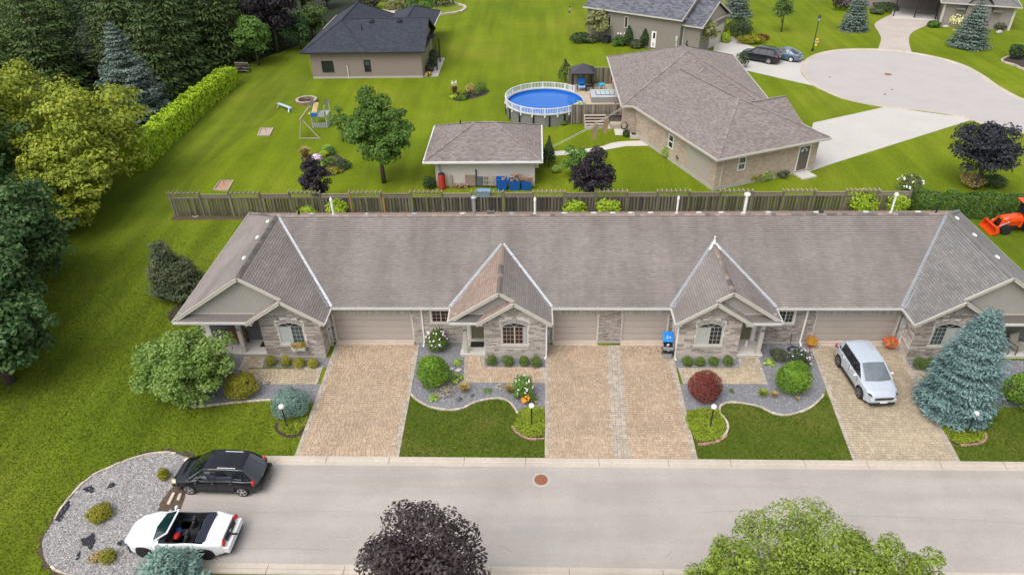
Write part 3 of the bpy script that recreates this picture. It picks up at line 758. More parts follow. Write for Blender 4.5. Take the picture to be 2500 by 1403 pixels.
def window(parent, x0, x1, z0, z1, y, sashes=2, nx=3, nz=4, fr=.06, glassm=('glass','glass'), frame=None, M=None, depth=.07, arch=0, local=False, name='window', trim=0):
    """frame with sashes side by side (or stacked if sashes<0), panes and glazing bars; faces -y; front of frame at y"""
    frame = frame or GR['trim']; mb = MB(M)
    Z = z1
    for a, b, c, d in ((x0,x1,z0,z0+fr),(x0,x1,z1-fr,z1),(x0,x0+fr,z0+fr,z1-fr),(x1-fr,x1,z0+fr,z1-fr)): mb.box(a, b, y, y+depth, c, d)
    n = abs(sashes); cells = []
    if sashes > 0:
        w_ = (x1-x0-fr)/n
        for i in range(n):
            a = x0+fr*.5+i*w_; cells.append((a+fr*.5, a+w_-fr*.5, z0+fr, z1-fr))
            if i: mb.box(a-fr*.5, a+fr*.5, y-.004, y+depth, z0+fr, z1-fr)
    else:
        h_ = (z1-z0-fr)/n
        for i in range(n):
            a = z0+fr*.5+i*h_; cells.append((x0+fr, x1-fr, a+fr*.5, a+h_-fr*.5))
            if i: mb.box(x0+fr, x1-fr, y-.004, y+depth, a-fr*.5, a+fr*.5)
    if arch:
        N = 14; xm = (x0+x1)/2; hw = (x1-x0)/2
        arc = [(x0+(x1-x0)*i/N, Z+arch*(1-((x0+(x1-x0)*i/N-xm)/hw)**2)) for i in range(N+1)]
        for (a, za), (b, zb) in zip(arc, arc[1:]): mb.beam((a, y-.02, za), (b, y-.02, zb), depth, .05, up=(0,0,1))
    wo = part(mb, name, frame, parent, local=local)
    wo_parent = wo
    for i, (a, b, c, d) in enumerate(cells):
        gm = glassm[i % len(glassm)]
        mb = MB(M); mb.box(a, b, y+depth*.55, y+depth*.55+.01, c, d)
        part(mb, 'pane', GR[gm], wo, local=local)
        if nx > 1 or nz > 1:
            mb = MB(M)
            for k in range(1, nx): xx = a+(b-a)*k/nx; mb.box(xx-.008, xx+.008, y+depth*.45, y+depth*.54, c, d)
            for k in range(1, nz): zz = c+(d-c)*k/nz; mb.box(a, b, y+depth*.44, y+depth*.53, zz-.008, zz+.008)
            part(mb, 'glazing_bars', frame, wo, local=local)
    if arch:
        mb = MB(M); pts = [(p[0], y-.045, p[1]) for p in arc]; mb.poly(pts)
        part(mb, 'arched_pane', GR['glass'], wo, local=local)
        mb = MB(M)
        for ang in (-.4, .4):
            mb.beam((xm, y-.05, Z+.02), (xm+math.sin(ang)*hw*1.05, y-.05, Z+arch*(1-(math.sin(ang)*1.05)**2)), .02, .018)
        part(mb, 'glazing_bars', frame, wo, local=local)
    return wo
def text(body, size, parent, loc, rot, mat, name):
    c = bpy.data.curves.new(name, 'FONT'); c.body = body; c.size = size; c.extrude = .006; c.align_x = 'CENTER'; c.align_y = 'CENTER'; c.offset = .008
    o = bpy.data.objects.new(name, c); col.objects.link(o); c.materials.append(mat); o.parent = parent
    dg = bpy.context.evaluated_depsgraph_get(); me = bpy.data.meshes.new_from_object(o.evaluated_get(dg)); bpy.data.objects.remove(o)
    o = bpy.data.objects.new(name, me); col.objects.link(o); o.parent = parent
    o.location = Vector(loc)-world_origin(parent); o.rotation_euler = rot
    return o

# ---------------------------------------------------------------- the townhouse row
TH = thing('townhouse_row', 'long brown roofed stone townhouse row with four gabled porches and garage doors', 'townhouses', (4.5,39,0))
ZE, YE, YR, ZR, S = 2.98, 33.5, 39.4, 5.93, 2/3
SH = [GR['shingle'], GR['shingle_gap']]; SG = [GR['shingle_grey'], GR['shingle_gap']]; ST = [GR['shingle_tan'], GR['shingle_gap']]
YB, YG, YW = 31.95, 32.2, 32.55
units = [  # centre x, half width, bay side, bay half width, number, roof materials left/right
    (-16.45, 4.42, 1, 2.27, '21', SH, SH), (-2.0, 2.93, 1, 2.12, '19', ST, SH), (10.88, 2.97, -1, 2.13, '17', SH, SH), (25.5, 4.42, -1, 2.3, '15', SG, SG)]
# main slopes
xl, xr = units[0][0], units[3][0]
courses('roof_slope', [(xl+4.42,YE,ZE),(xr-4.42,YE,ZE),(xr,YR,ZR),(xl,YR,ZR)], TH, SH, seed=21, t=.02, gap=.028)
courses('roof_slope', [(xr+4.42,45.3,ZE),(xl-4.42,45.3,ZE),(xl,YR,ZR),(xr,YR,ZR)], TH, ST, seed=22, c=.29, tab=.9)
fascia = Bag('fascia', GR['trim'], TH); gut = Bag('gutter', GR['gutter'], TH); val = MB(); rake = Bag('rake_board', GR['trim'], TH); gboard = MB(); hang = MB()
def cap_mesh(m, hw=.15, L=.34):
    mb = MB(); z = hw*m
    mb.add([(-hw,0,-z+.03),(0,0,.03),(hw,0,-z+.03),(-hw,L,-z+.018),(0,L,.018),(hw,L,-z+.018),(-hw,0,-z),(0,0,0),(hw,0,-z)], [(0,1,4,3),(1,2,5,4),(6,7,1,0),(7,8,2,1)])
    return mb
def caps(p0, p1, m, matf, z=.03):
    """ridge caps from p0 to p1 (each a part)"""
    p0, p1 = Vector(p0), Vector(p1); d = p1-p0; n = int(d.length/.31); me = None
    mb = cap_mesh(m)
    for i in range(n):
        mat = matf(i/n)
        if mat is None: continue
        key = ('cap', m, mat.name)
        if key not in STONE_ME:
            q = mb.build('ridge_cap', mat, TH, local=True); STONE_ME[key] = q.data
        else:
            q = bpy.data.objects.new('ridge_cap', STONE_ME[key]); col.objects.link(q); q.parent = TH
        q.location = p0+d*(i/n)+Vector((0,0,z))-TH.location
        q.rotation_euler = (math.asin(d.normalized().z), 0, math.atan2(d.y, d.x)-PI/2)
for ui, (cx, hw, sd_, bh, num, ml, mr_) in enumerate(units):
    zp = ZE+hw*S; ym = YE+(zp-ZE)/.5; zb = ZE+bh*S
    xbe = cx+sd_*hw; xb = xbe-sd_*bh          # bay eave x, bay peak x
    big = ui in (0, 3)
    for side in (-1, 1):
        mt = ml if side < 0 else mr_; xe = cx+side*hw
        outer = big and ((ui == 0) == (side < 0))
        yend = 45.3 if outer else YE
        poly = [(xe, YG, ZE), (xe, yend, ZE), (cx, YR if big else ym, zp), (cx, YG, zp)]
        courses('roof_slope', poly, TH, mt, seed=30+ui*4+side, t=.02 if side*sd_ > 0 else .014)
        if side == sd_:
            courses('bay_roof_slope', [(xe, YB, ZE), (xe, YG, ZE), (xb, YG, zb), (xb, YB, zb)], TH, mt, seed=50+ui)
        # side gutters
        gut.box(*(sorted((xe, xe+side*(.06 if outer else .09)))), YB if side == sd_ else YG-.1, yend-(0 if outer else .05), ZE-.13, ZE-.02)
        if not outer:      # valley flashing
            b0, b1 = Vector((xe, YE, ZE)), Vector((cx, YR if big else ym, zp)); d2 = (b1-b0); d2.z = 0; nn = Vector((-d2.y, d2.x, 0)).normalized()*.15
            for s2 in (-1, 1):
                e0, e1 = b0+nn*s2, b1+nn*s2
                for e in (e0, e1):
                    zm = ZE+.5*(e.y-YE); zw = ZE+S*(hw-abs(e.x-cx)); e.z = max(zm, zw)+.03
                val.poly([b0+Vector((0,0,.012)), b1+Vector((0,0,.012)), e1, e0])
                val.beam(e0, e1, .025, .03)
            part(val, 'valley_flashing', GR['metal'], TH, kind='stuff'); val = MB()
    # opposite slope of the little bay roof, running back to the gable siding
    xo = xb-sd_*bh
    courses('bay_roof_slope', [(xo, YB, ZE), (xo, YW-.04, ZE), (xb, YW-.04, zb), (xb, YB, zb)], TH, ml if sd_ > 0 else mr_, seed=60+ui)
    # rakes: big gable from its peak to the far eave and down to the bay ridge; bay gable both sides
    def rk(a, b, y, wd=.05, ht=.2):
        a, b = Vector((a[0], y, a[1]-.09)), Vector((b[0], y, b[1]-.09)); rake.beam(a, b, wd, ht)
        rake.beam(a+Vector((0,-.035,.085)), b+Vector((0,-.035,.085)), .03, .05)
    rk((cx, zp), (cx-sd_*(hw+.05), ZE-.03), YG-.03); rk((cx, zp), (xb, zb), YG-.03)
    rk((xb, zb), (xbe+sd_*.04, ZE-.03), YB-.03); rk((xb, zb), (xo-sd_*.04, ZE-.03), YB-.03)
    # gable siding: vertical boards behind the big rake, pent roof strip under it
    zt = 3.24
    g0 = cx-sd_*(hw-.28); g1 = xb
    pts = [(g0, YW-.05, zt), (xb-sd_*(zb-zt)/S*0+0, YW-.05, zt), (xb, YW-.05, zb), (cx, YW-.05, zp-.02), (g0, YW-.05, zt+.0)]
    mb = MB(); tri = [(cx-sd_*(hw-(zt-ZE)/S), zt), (xb, zt), (xb, zb), (cx, zp)]
    mb.poly([(x, YW-.03, z) for x, z in tri]); part(mb, 'gable_backing', GR['siding'], TH)
    x = min(t_[0] for t_ in tri); xm_ = max(t_[0] for t_ in tri)
    while x < xm_-.05:
        x2 = min(x+.145, xm_); zh = min(ZE+S*(hw-abs(x+.01-cx)), ZE+S*(hw-abs(x2-.01-cx)))
        if zh > zt+.03: gboard.box(x+.006, x2-.006, YW-.055, YW-.03, zt, zh)
        x = x2
    rake.box(min(g0, xb-sd_*.4), max(g0, xb-sd_*.4), YW-.075, YW-.035, zt-.02, zt+.05)
    pe = cx-sd_*(hw-.06); pi_ = xo+sd_*.0
    courses('pent_roof', [(pe, YG-.12, ZE-.01), (pi_, YG-.12, ZE-.01), (pi_+sd_*(zt-ZE)/S*.9, YW-.05, zt), (cx-sd_*(hw-(zt-ZE)/S), YW-.05, zt)], TH, [GR['ridge_dark'], GR['shingle_gap']], seed=70+ui)
    gut.box(min(pe, xo), max(pe, xo), YG-.23, YG-.12, ZE-.14, ZE-.02)
    rake.box(min(xo-sd_*.03, xo+sd_*.34), max(xo-sd_*.03, xo+sd_*.34), YB+.0, YW-.0, ZE-.20, ZE-.06)
    rake.box(min(xbe-sd_*.34, xbe), max(xbe-sd_*.34, xbe), YB+.0, YW, ZE-.20, ZE-.06)
    # bay walls: mortar core, stones, window
    wx0, wx1 = sorted((xb-1.77, xb+1.77)); hole = (xb-.76, xb+.76, .98, 2.35)
    mb = MB(); wall_holes(mb, wx0, wx1, 0, 2.76, YW, YW+.16, [hole])
    mb.box(wx0, wx0+.16, YW+.16, 34, 0, 2.86); mb.box(wx1-.16, wx1, YW+.16, 34, 0, 2.86)
    gt = [(wx0, 2.76), (wx1, 2.76), (wx1, 2.98+(bh-1.77)*S-.05), (xb, zb-.05), (wx0, 2.98+(bh-1.77)*S-.05)]
    mb.add([(x, YW, z) for x, z in gt]+[(x, YW+.1, z) for x, z in gt], [(0,1,2,3,4), (9,8,7,6,5)])
    bw = part(mb, 'bay_wall', GR['mortar'], TH)
    mb = MB(); mb.box(wx0-.02, wx1+.02, YW-.05, YW, -.02, .16); part(mb, 'plinth', GR['concrete'], bw)
    topf = lambda x, xb=xb, zb=zb: zb-.08-abs(x-xb)*S
    
    stonework(bw, GR['stone'], wx0, wx1, .16, 4.4, YW, [(xb-.79, xb+.79, .80, 2.36), (xb-.66, xb+.66, 2.3, 2.62), (xb-.80, xb+.80, 2.36, 2.56), (xb-.5,xb+.5,2.5,2.92), (xb-.85,xb+.85,2.3,2.76)], topf, single=ui in (1, 2), seed=80+ui)
    # stones round the corner on the driveway side
    sx = wx1 if sd_ > 0 else wx0
    Mx = Matrix.Translation((sx, 0, 0)) @ (Matrix.Rotation(R(90), 4, 'Z') if sd_ > 0 else Matrix.Rotation(R(-90), 4, 'Z'))
    if sd_ > 0: stonework(bw, GR['stone'], YW, 34, .16, 2.86, 0, seed=90+ui, M=Mx)
    else: stonework(bw, GR['stone'], -34, -YW, .16, 2.86, 0, seed=90+ui, M=Mx)
    # soldier arch, keystone, sill
    mb = MB()
    for k in range(-7, 8):
        if k == 0: continue
        a = k*.105; xx = xb+a; za = 2.38+.27*(1-(a/.80)**2); ta = -a*.8
        mb.obox((xx, YW-.02, za+.09), (.085, .05, .20), ry=-ta*.55)
    part(mb, 'soldier_arch', GR['soldier'], bw, kind='stuff')
    mb = MB(); mb.add([(xb-.09,YW-.06,2.70),(xb+.09,YW-.06,2.70),(xb+.13,YW-.06,3.0),(xb-.13,YW-.06,3.0),(xb-.09,YW,2.70),(xb+.09,YW,2.70),(xb+.13,YW,3.0),(xb-.13,YW,3.0)],[(0,1,2,3),(0,4,5,1),(1,5,6,2),(2,6,7,3),(3,7,4,0)])
    part(mb, 'keystone', GR['concrete'], bw)
    mb = MB(); mb.box(xb-.88, xb+.88, YW-.09, YW+.02, .82, .97); part(mb, 'sill', GR['concrete'], bw, bevel=.012)
    gm = {0: ('curtain', 'teal_glass'), 1: ('brown_glass', 'brown_glass'), 2: ('curtain', 'glass'), 3: ('teal_glass', 'curtain')}[ui]
    wn = window(TH, xb-.755, xb+.755, .985, 2.34, YW+.005, 2, 3, 4, .075, gm, arch=.27, name='bay_window')
    if ui == 1:
        mb = MB(); mb.box(xb+.5, xb+.66, YW+.035, YW+.04, 1.06, 2.25); part(mb, 'side_curtain', GR['curtain'], wn)
    # porch: slab, back wall siding, column, number, soffit
    p0, p1 = sorted((xb-sd_*1.79, cx-sd_*(hw-.5) if not big else cx-sd_*(hw-.75)))
    mb = MB(); mb.box(p0, p1, 32.62, 33.99, -.02, .2); mb.box(p0-.03, p1+.03, 32.58, 33.0, .155, .205); part(mb, 'porch_slab', GR['porch'], TH, bevel=.012)
    mb = MB(); mb.box(min(pe, xo), max(pe, xo), YG-.1, 33.98, ZE-.16, ZE-.1); part(mb, 'porch_soffit', GR['trim'], TH)
    cxp = {0: -17.52, 1: -4.13, 2: 13.12, 3: 26.60}[ui]
    mb = MB(); mb.box(cxp-.115, cxp+.115, 32.72, 32.95, .36, 2.82); mb.box(cxp-.15, cxp+.15, 32.685, 32.985, .2, .36); mb.box(cxp-.145, cxp+.145, 32.69, 32.98, 2.7, 2.83)
    pc = part(mb, 'porch_column', GR['trim'], TH, bevel=.01)
    text(num, .22, pc, (cxp, 32.712, 1.9), (R(90), 0, 0), GR['black'], 'house_number')
    # ridge caps of the wing
    if ui == 0: f = lambda t_: GR['ridge_dark']
    elif ui == 1: f = lambda t_: GR['ridge_dark'] if t_ < .56 and not (.28 < t_ < .34) else GR['shingle_tan']
    elif ui == 2: f = lambda t_: GR['ridge_dark'] if t_ < .5 and rnd.random() < .55 else GR['ridge_tan']
    else: f = lambda t_: GR['shingle_grey']
    caps((cx, YG-.02, zp), (cx, (YR if big else ym)-.05, zp), S, f)
caps((xl-4.3,45.15,ZE+.1), (xl,YR,ZR), .35, lambda t_: GR['ridge_dark'] if .45 < t_ < .8 and rnd.random() < .6 else GR['ridge_tan'])
caps((xr+4.3,45.15,ZE+.1), (xr,YR,ZR), .35, lambda t_: GR['shingle_grey'])
caps((xl,YR,ZR), (xr,YR,ZR), .5, lambda t_: GR['ridge_dark'] if (t_ > .38 and rnd.random() < .13) or (.72 < t_ < .9 and rnd.random() < .55) or .92 < t_ < .965 else GR['ridge_tan'], z=.02)
for a, b in ((xl+4.42, -2-2.93), (-2+2.93, 10.88-2.97), (10.88+2.97, xr-4.42)):
    gut.box(a+.02, b-.02, YE-.09, YE, ZE-.11, ZE-.012)
    x = a+.5
    while x < b: hang.box(x-.02, x+.02, YE-.10, YE+.12, ZE-.010, ZE+.028); x += rnd.uniform(.95, 1.25)
    fascia.box(a, b, YE, YE+.03, ZE-.2, ZE-.01); fascia.box(a, b, YE+.03, 33.99, ZE-.2, ZE-.17)
part(hang, 'gutter_hangers', GR['gutter'], TH, kind='stuff'); part(gboard, 'gable_siding', GR['siding'], TH, kind='stuff')
# finial flashing on the third wing
mb = MB(); q = Vector((10.88, 37.45, 4.97)); mb.lathe([(.24,-.18),(.12,.06),(.05,.30),(.03,.42),(.07,.46),(.0,.5)], q, 10)
for s2 in (-1, 1): mb.beam(q+Vector((0,0,.02)), q+Vector((s2*.38,-.38,-.2)), .2, .03)
part(mb, 'apex_flashing', GR['white'], TH)
# roof vents, pipes
vent_me = None
def vent(loc, rz=0, mat='white', sx=.26, sy=.13):
    mb = MB(); mb.sphere((0,0,.02), (sx*.8, sy*.8, .06), 12, 6); o = part(mb, 'roof_vent', GR[mat], TH, local=True); o.location = Vector(loc)-TH.location; o.rotation_euler = (0,0,rz)
for px in (762, 1013, 1130, 1378, 1450, 1496, 1540, 1588, 1706, 1760, 1875, 1992, 2112, 2239):
    q = PY(px, 526, 39.95); vent((q.x, 39.97, 5.70+.02), 0, 'gutter' if px > 1100 else 'metal')
for px in (899, 1250): q = PY(px, 526, 39.95); vent((q.x, 39.7, 5.86), 0, 'metal', .2, .16)
for px, py in ((657,543),(632,582),(603,632)):
    q = P(px, py, 5.6); x = -16.45-.5; vent((x, q.y, 5.66), R(90))
for px, py in ((2334,535),(2375,576),(2427,630)):
    q = P(px, py, 5.6); vent((26.0, q.y, 5.66), R(90))
for px, hh, rr, capr, mt in ((731,.62,.05,0,'black'),(815,1.15,.07,.1,'white'),(1159,1.2,.1,.19,'metal'),(1200,.5,.05,0,'black'),(1306,1.1,.06,.09,'white'),(1651,1.15,.06,.09,'white'),(1815,1.35,.09,.19,'white'),(2172,1.3,.06,.13,'white'),(2282,.55,.05,0,'black')):
    q = PY(px, 525, 40.1); mb = MB(); b = Vector((q.x, 40.05, 5.55)); lean = Vector(((q.x-2)*-.000,0,0))
    prof = [(rr*2.2,.0),(rr*2.2,.06),(rr*1.15,.14),(rr,.2),(rr,hh)]
    if capr: prof += [(capr,hh),(capr,hh+.10),(capr*.6,hh+.16),(0,hh+.17)] if px != 815 and px != 1306 and px != 1651 else [(capr,hh-.06),(capr*.9,hh+.05),(.0,hh+.22)]
    else: prof += [(rr*.7,hh),(rr*.7,hh-.02),(0,hh-.02)]
    mb.lathe(prof, b, 12); part(mb, 'vent_pipe', GR[mt], TH)
mb = MB(); mb.box(-3.05,-2.6,39.85,40.1,5.6,5.9); part(mb, 'roof_box', GR['ridge_dark'], TH)
mb = MB(); mb.box(17.6,18.1,39.9,40.15,5.6,5.78); part(mb, 'roof_box', GR['black'], TH)
# body and front walls
mb = MB(); mb.box(-20.45, 29.5, 34.25, 44.9, 0, 2.95); part(mb, 'rear_wall', GR['stone'], TH)
GAR = [(-12.2,-7.41),(1.09,3.77),(5.19,7.92),(16.57,21.4)]
SW = [(-6.22,-5.08,1.5,2.4),(14.3,15.25,1.5,2.4)]
DR = [(-3.92,-3.05,.2,2.3),(12.2,13.0,.2,2.3),(-16.15,-15.3,.2,2.3)]
holes = [(a, b, 0, 2.14) for a, b in GAR]+[(a+.001, b, c, d) for a, b, c, d in SW]+DR[:2]
mb = MB(); wall_holes(mb, -20.45, 29.5, 0, 2.95, 34.0, 34.25, holes); fw = part(mb, 'front_wall', GR['mortar'], TH)
sold = [(a-.1, b+.1, 2.12, 2.45) for a, b in GAR]
for (a, b) in ((-20.4,-16.3),(-12.4,-4.4),(.62,8.4),(13.2,21.55),(25.3,29.45)):
    hh = [(h[0]-.02, h[1]+.02, h[2], h[3]) for h in holes]+sold+[(c-.08, d+.08, 1.34, 2.5) for c, d, _, _ in SW]
    if a < -20 or a > 25: continue
    stonework(fw, GR['stone'], a, b, .16, 2.78, 34.0, hh, None, (.05,.065,.08), (.18,.5), single=False, seed=int(a+40))
wall_holes(Bag('plinth', GR['concrete'], fw), -12.4, 21.55, -.02, .16, 33.97, 34.0, [(a, b, -.5, 2) for a, b in GAR])
mb = MB()
for a, b in GAR:
    x = a-.1
    while x < b+.1-.02: mb.box(x+.006, x+.078, 33.965, 34.0, 2.14, 2.44); x += .085
part(mb, 'soldier_course', GR['soldier'], fw, kind='stuff')
for a, b, c, d in SW:
    window(TH, a, b, c, d, 34.02, 2, 2, 3, .06, ('glass','glass') if a > 0 else ('brown_glass','brown_glass'))
    mb = MB(); mb.box(a-.1, b+.1, 33.93, 34.02, c-.14, c-.01); part(mb, 'sill', GR['concrete'], fw, bevel=.01)
for gi, (a, b) in enumerate(GAR):
    mb = MB(); mb.box(a, a+.07, 34.03, 34.2, 0, 2.14); mb.box(b-.07, b, 34.03, 34.2, 0, 2.14); mb.box(a+.07, b-.07, 34.03, 34.2, 2.06, 2.14)
    mb.box(a+.07, b-.07, 34.19, 34.2, .1, 2.06)
    gd = part(mb, 'garage_door', GR['trim'], TH)
    for k in range(4):
        z0 = .15+k*.478; mb = MB(); mb.box(a+.075, b-.075, 34.12, 34.17, z0+.012, z0+.466)
        n = round((b-a)/1.2)*2; wd = (b-a-.15)/n
        for i in range(n): mb.box(a+.075+i*wd+.06, a+.075+(i+1)*wd-.06, 34.108, 34.12, z0+.07, z0+.41)
        part(mb, 'door_panel', GR['garage'], gd, bevel=.008)
    ap = MB(); ap.box(a-.02, b+.02, 33.70, 34.1, -.02, .15*.35); ap.box(a-.02, b+.02, 33.9, 34.16, .05, .13); part(ap, 'apron', GR['apron'], TH, bevel=.01)
for i, (a, b, c, d) in enumerate(DR[:2]):
    mb = MB(); mb.box(a, a+.06, 34.02, 34.15, c, d); mb.box(b-.06, b, 34.02, 34.15, c, d); mb.box(a+.06, b-.06, 34.02, 34.15, d-.06, d); mb.box(a, b, 33.97, 34.15, c, c+.05); eo = part(mb, 'entry_door', GR['trim'], TH)
    mb = MB(); mb.box(a+.06, b-.06, 34.09, 34.13, c+.05, 1.85); mb.box(a+.06, a+.18, 34.09, 34.13, 1.85, d-.06); mb.box(b-.18, b-.06, 34.09, 34.13, 1.85, d-.06)
    mb.box(a+.16, b-.16, 34.075, 34.09, .45, .95); mb.box(a+.16, b-.16, 34.075, 34.09, 1.05, 1.7); part(mb, 'door_leaf', GR['door_olive'], eo)
    mb = MB(); mb.box(a+.18, b-.18, 34.1, 34.12, 1.85, d-.06); part(mb, 'pane', GR['brown_glass'], eo)
    mb = MB(); mb.cyl((b-.13,34.07,1.05),(b-.13,34.0,1.05),.03,n=8); part(mb, 'handle', GR['metal'], eo)
# dark lap siding on the back of the two end porches
for a, b, s3 in ((-19.9,-16.25,1),(25.4,29.2,2)):
    courses('porch_siding', [(a,33.985,.2),(b,33.985,.2),(b,33.985,2.8),(a,33.985,2.8)], TH, [pm('porch_siding_paint' , (.13,.125,.13), .6, .05, 3), GR['black']], c=.12, tab=0, t=.02, gap=.008, out=(0,-1,0), seed=s3)
# doormats, utility boxes, downspouts
for (x0, x1, y0, y1) in ((-3.9,-3.1,33.3,33.8),(-16.75,-16.22,33.25,33.75)):
    mb = MB(); mb.box(x0, x1, y0, y1, .205, .225); o = mb.build('doormat', GR['mat'], None); tag(o, 'dark doormat on the porch of the house left of the double driveway' if x0 > -5 else 'dark doormat on the porch of the house with the flower box', 'doormat')
def downspout(x, y, z0, z1, ybot=None, foot=(0,-.25)):
    mb = MB(); mb.box(x-.045, x+.045, y-.075, y-.005, z0+.12, z1)
    mb.beam((x, y-.04, z0+.13), (x+foot[0], y-.04+foot[1], z0+.05), .09, .07); return mb
for x, y, z1, foot in ((-6.78,34.0,2.8,(0,-.45)),(15.95,34.0,2.8,(.0,-.3)),(.66,32.56,2.8,(-.1,-.15)),(8.22,32.56,2.8,(.05,-.25)),(-12.5,33.6,2.3,(0,0)),(21.55,33.6,2.3,(0,0))):
    part(downspout(x, y, 0, z1, None, foot), 'downspout', GR['white'], TH)
for bx, fy in ((-12.38, 33.62), (.78, 33.7), (8.16, 33.62), (21.42, 33.62)):
    s2 = 1 if bx in (-12.38, .78) else -1
    mb = MB(); mb.box(bx-.05, bx+.12, fy-.18, fy+.12, 1.5, 2.15); mb.box(bx-.02, bx+.09, fy-.15, fy+.1, .95, 1.3); mb.cyl((bx+.03, fy-.2, 1.75), (bx+.03, fy-.28, 1.75), .09, n=10)
    mb.cyl((bx, fy-.08, .05), (bx, fy-.08, 1.0), .025, n=6); mb.cyl((bx+.08, fy-.08, .05), (bx+.08, fy-.08, 1.5), .025, n=6)
    part(mb, 'utility_meter', pm('meter_grey', (.5,.51,.5), .5, .05, 4), TH)

# ---------------------------------------------------------------- trees, shrubs, hedges
def cards(C, N, size, g, aspect=.55, D=None, fold=.22):
    """rhombic leaf cards at C with normals N; D optional long-axis directions"""
    n = len(C); N = N/np.maximum(1e-6, np.linalg.norm(N, axis=1, keepdims=True))
    if D is None: D = g.normal(size=(n, 3))
    D = D-N*(D*N).sum(1, keepdims=True); D /= np.maximum(1e-6, np.linalg.norm(D, axis=1, keepdims=True))
    B = np.cross(N, D); s = np.broadcast_to(np.asarray(size, float).reshape(-1, 1), (n, 1))
    a = D*s*.5; b = B*s*.5*aspect; f = N*s*fold*.5
    V = np.stack([C-a, C+b+f*.6, C+a-f*.6, C-b+f*.6], 1)
    F = np.arange(n*4).reshape(n, 4)
    return V.reshape(-1, 3), F
def card_object(name, parent, parts, mat, g):
    """parts: list of (C,N,size,aspect,D)"""
    Vs, Fs, o = [], [], 0
    for C, N, s, asp, D in parts:
        V, F = cards(C, N, s, g, asp, D); Vs.append(V); Fs.append(F+o); o += len(V)
    V = np.concatenate(Vs); F = np.concatenate(Fs)
    me = arr_mesh(name, V, F, mat, g.random(len(F)))
    ob = bpy.data.objects.new(name, me); col.objects.link(ob)
    if parent is not None: ob.parent = parent
    return ob
def unit(n, g): v = g.normal(size=(n, 3)); return v/np.linalg.norm(v, axis=1, keepdims=True)
def lumpy(rx, ry, rz, cz, nleaf, nclump, g, lump=.36, shape='round', up=.35, inner=.25):
    """leaf centres and normals of a crown made of overlapping clumps"""
    cl = []
    for i in range(nclump):
        d = unit(1, g)[0]; rr = g.uniform(.45, .88)
        if i % 4 == 0: rr = g.uniform(.1, .5)
        k = 1.0
        if shape == 'oval': k = 1-.55*max(0, d[2])*rr
        if shape == 'cone': k = 1-.75*(d[2]*rr*.5+.5)
        if shape == 'dome' and d[2] < -.2: d[2] *= .4
        c = np.array([d[0]*rx*rr*k, d[1]*ry*rr*k, d[2]*rz*rr]); cl.append((c, lump*min(rx, ry, rz*1.2)*g.uniform(.65, 1.25)*(.75+.25*k)))
    w = np.array([r*r for _, r in cl]); idx = g.choice(len(cl), nleaf, p=w/w.sum())
    cc = np.array([c for c, _ in cl])[idx]; rr = np.array([r for _, r in cl])[idx][:, None]
    d = unit(nleaf, g); d[:, 2] = np.where(d[:, 2] < -.35, -d[:, 2]*.5, d[:, 2])
    rad = np.where(g.random((nleaf, 1)) < inner, g.uniform(.2, .8, (nleaf, 1)), g.uniform(.8, 1.06, (nleaf, 1)))
    C = cc+d*rr*rad*np.array([1, 1, .85]); C[:, 2] += cz
    N = d*.8+unit(nleaf, g)*.55+np.array([0, 0, up])
    return C, N, cl
def trunk_mesh(h, r, cl, cz, g, lean=(0, 0), limbs=7):
    mb = MB(); top = Vector((lean[0], lean[1], h))
    path = [Vector((0,0,-.05)), Vector((lean[0]*.1+g.normal()*.02*h*.3, g.normal()*.02*h*.3, h*.3)), Vector((lean[0]*.5, lean[1]*.5, h*.65)), top]
    mb.tube(path, [r*1.35, r, r*.7, r*.3], 8)
    order = list(range(len(cl))); g.shuffle(order)
    for i in order[:limbs]:
        c = Vector(cl[i][0])+Vector((0,0,cz)); t = min(.9, max(.25, (c.z-h*.25)/h)); a = Vector((lean[0]*t, lean[1]*t, h*t*.8))
        m = (a+c)/2+Vector((0,0,.12*(c-a).length)); mb.tube([a, m, c], [r*.42, r*.26, r*.1], 5)
    return mb
def tree(name, label, xy, h, rx, rz=None, cb=None, leaf='mid', n=5000, size=.22, nclump=40, seed=1, r=.14, shape='round', group=None, cat='tree', lump=.36, up=.35, ry=None, loc_z=0, bark='bark', inner=.25, lobes=()):
    g = np.random.default_rng(seed); t = thing(name, label, cat, (xy[0], xy[1], loc_z), group=group)
    rz = rz or h*.38; cz = h-rz*1.02; ry = ry or rx
    C, N, cl = lumpy(rx, ry, rz*.93, cz, n, nclump, g, lump, shape, up, inner)
    for (dx, dy, zt, lx, lz, fn) in lobes:      # extra rounded heads of the crown: offset, top height, radii, leaves
        C2, N2, c2 = lumpy(lx, lx, lz*.93, zt-lz*1.02, fn, max(10, nclump//3), g, lump*1.15, shape, up, inner); C2[:, 0] += dx; C2[:, 1] += dy; C = np.concatenate([C, C2]); N = np.concatenate([N, N2])
        cl = cl+[(c+np.array([dx, dy, zt-lz*1.02-cz]), q) for c, q in c2[:8]]
    keep = C[:, 2] > (cb or .1); C, N = C[keep], N[keep]
    card_object('crown', t, [(C, N, size*g.uniform(.65, 1.3, len(C)), .6, None)], LEAF[leaf], g)
    part(trunk_mesh(max(cz+rz*.3, h*.3), r, cl, cz, g), 'trunk', GR[bark], t, local=True, smooth=True)
    return t
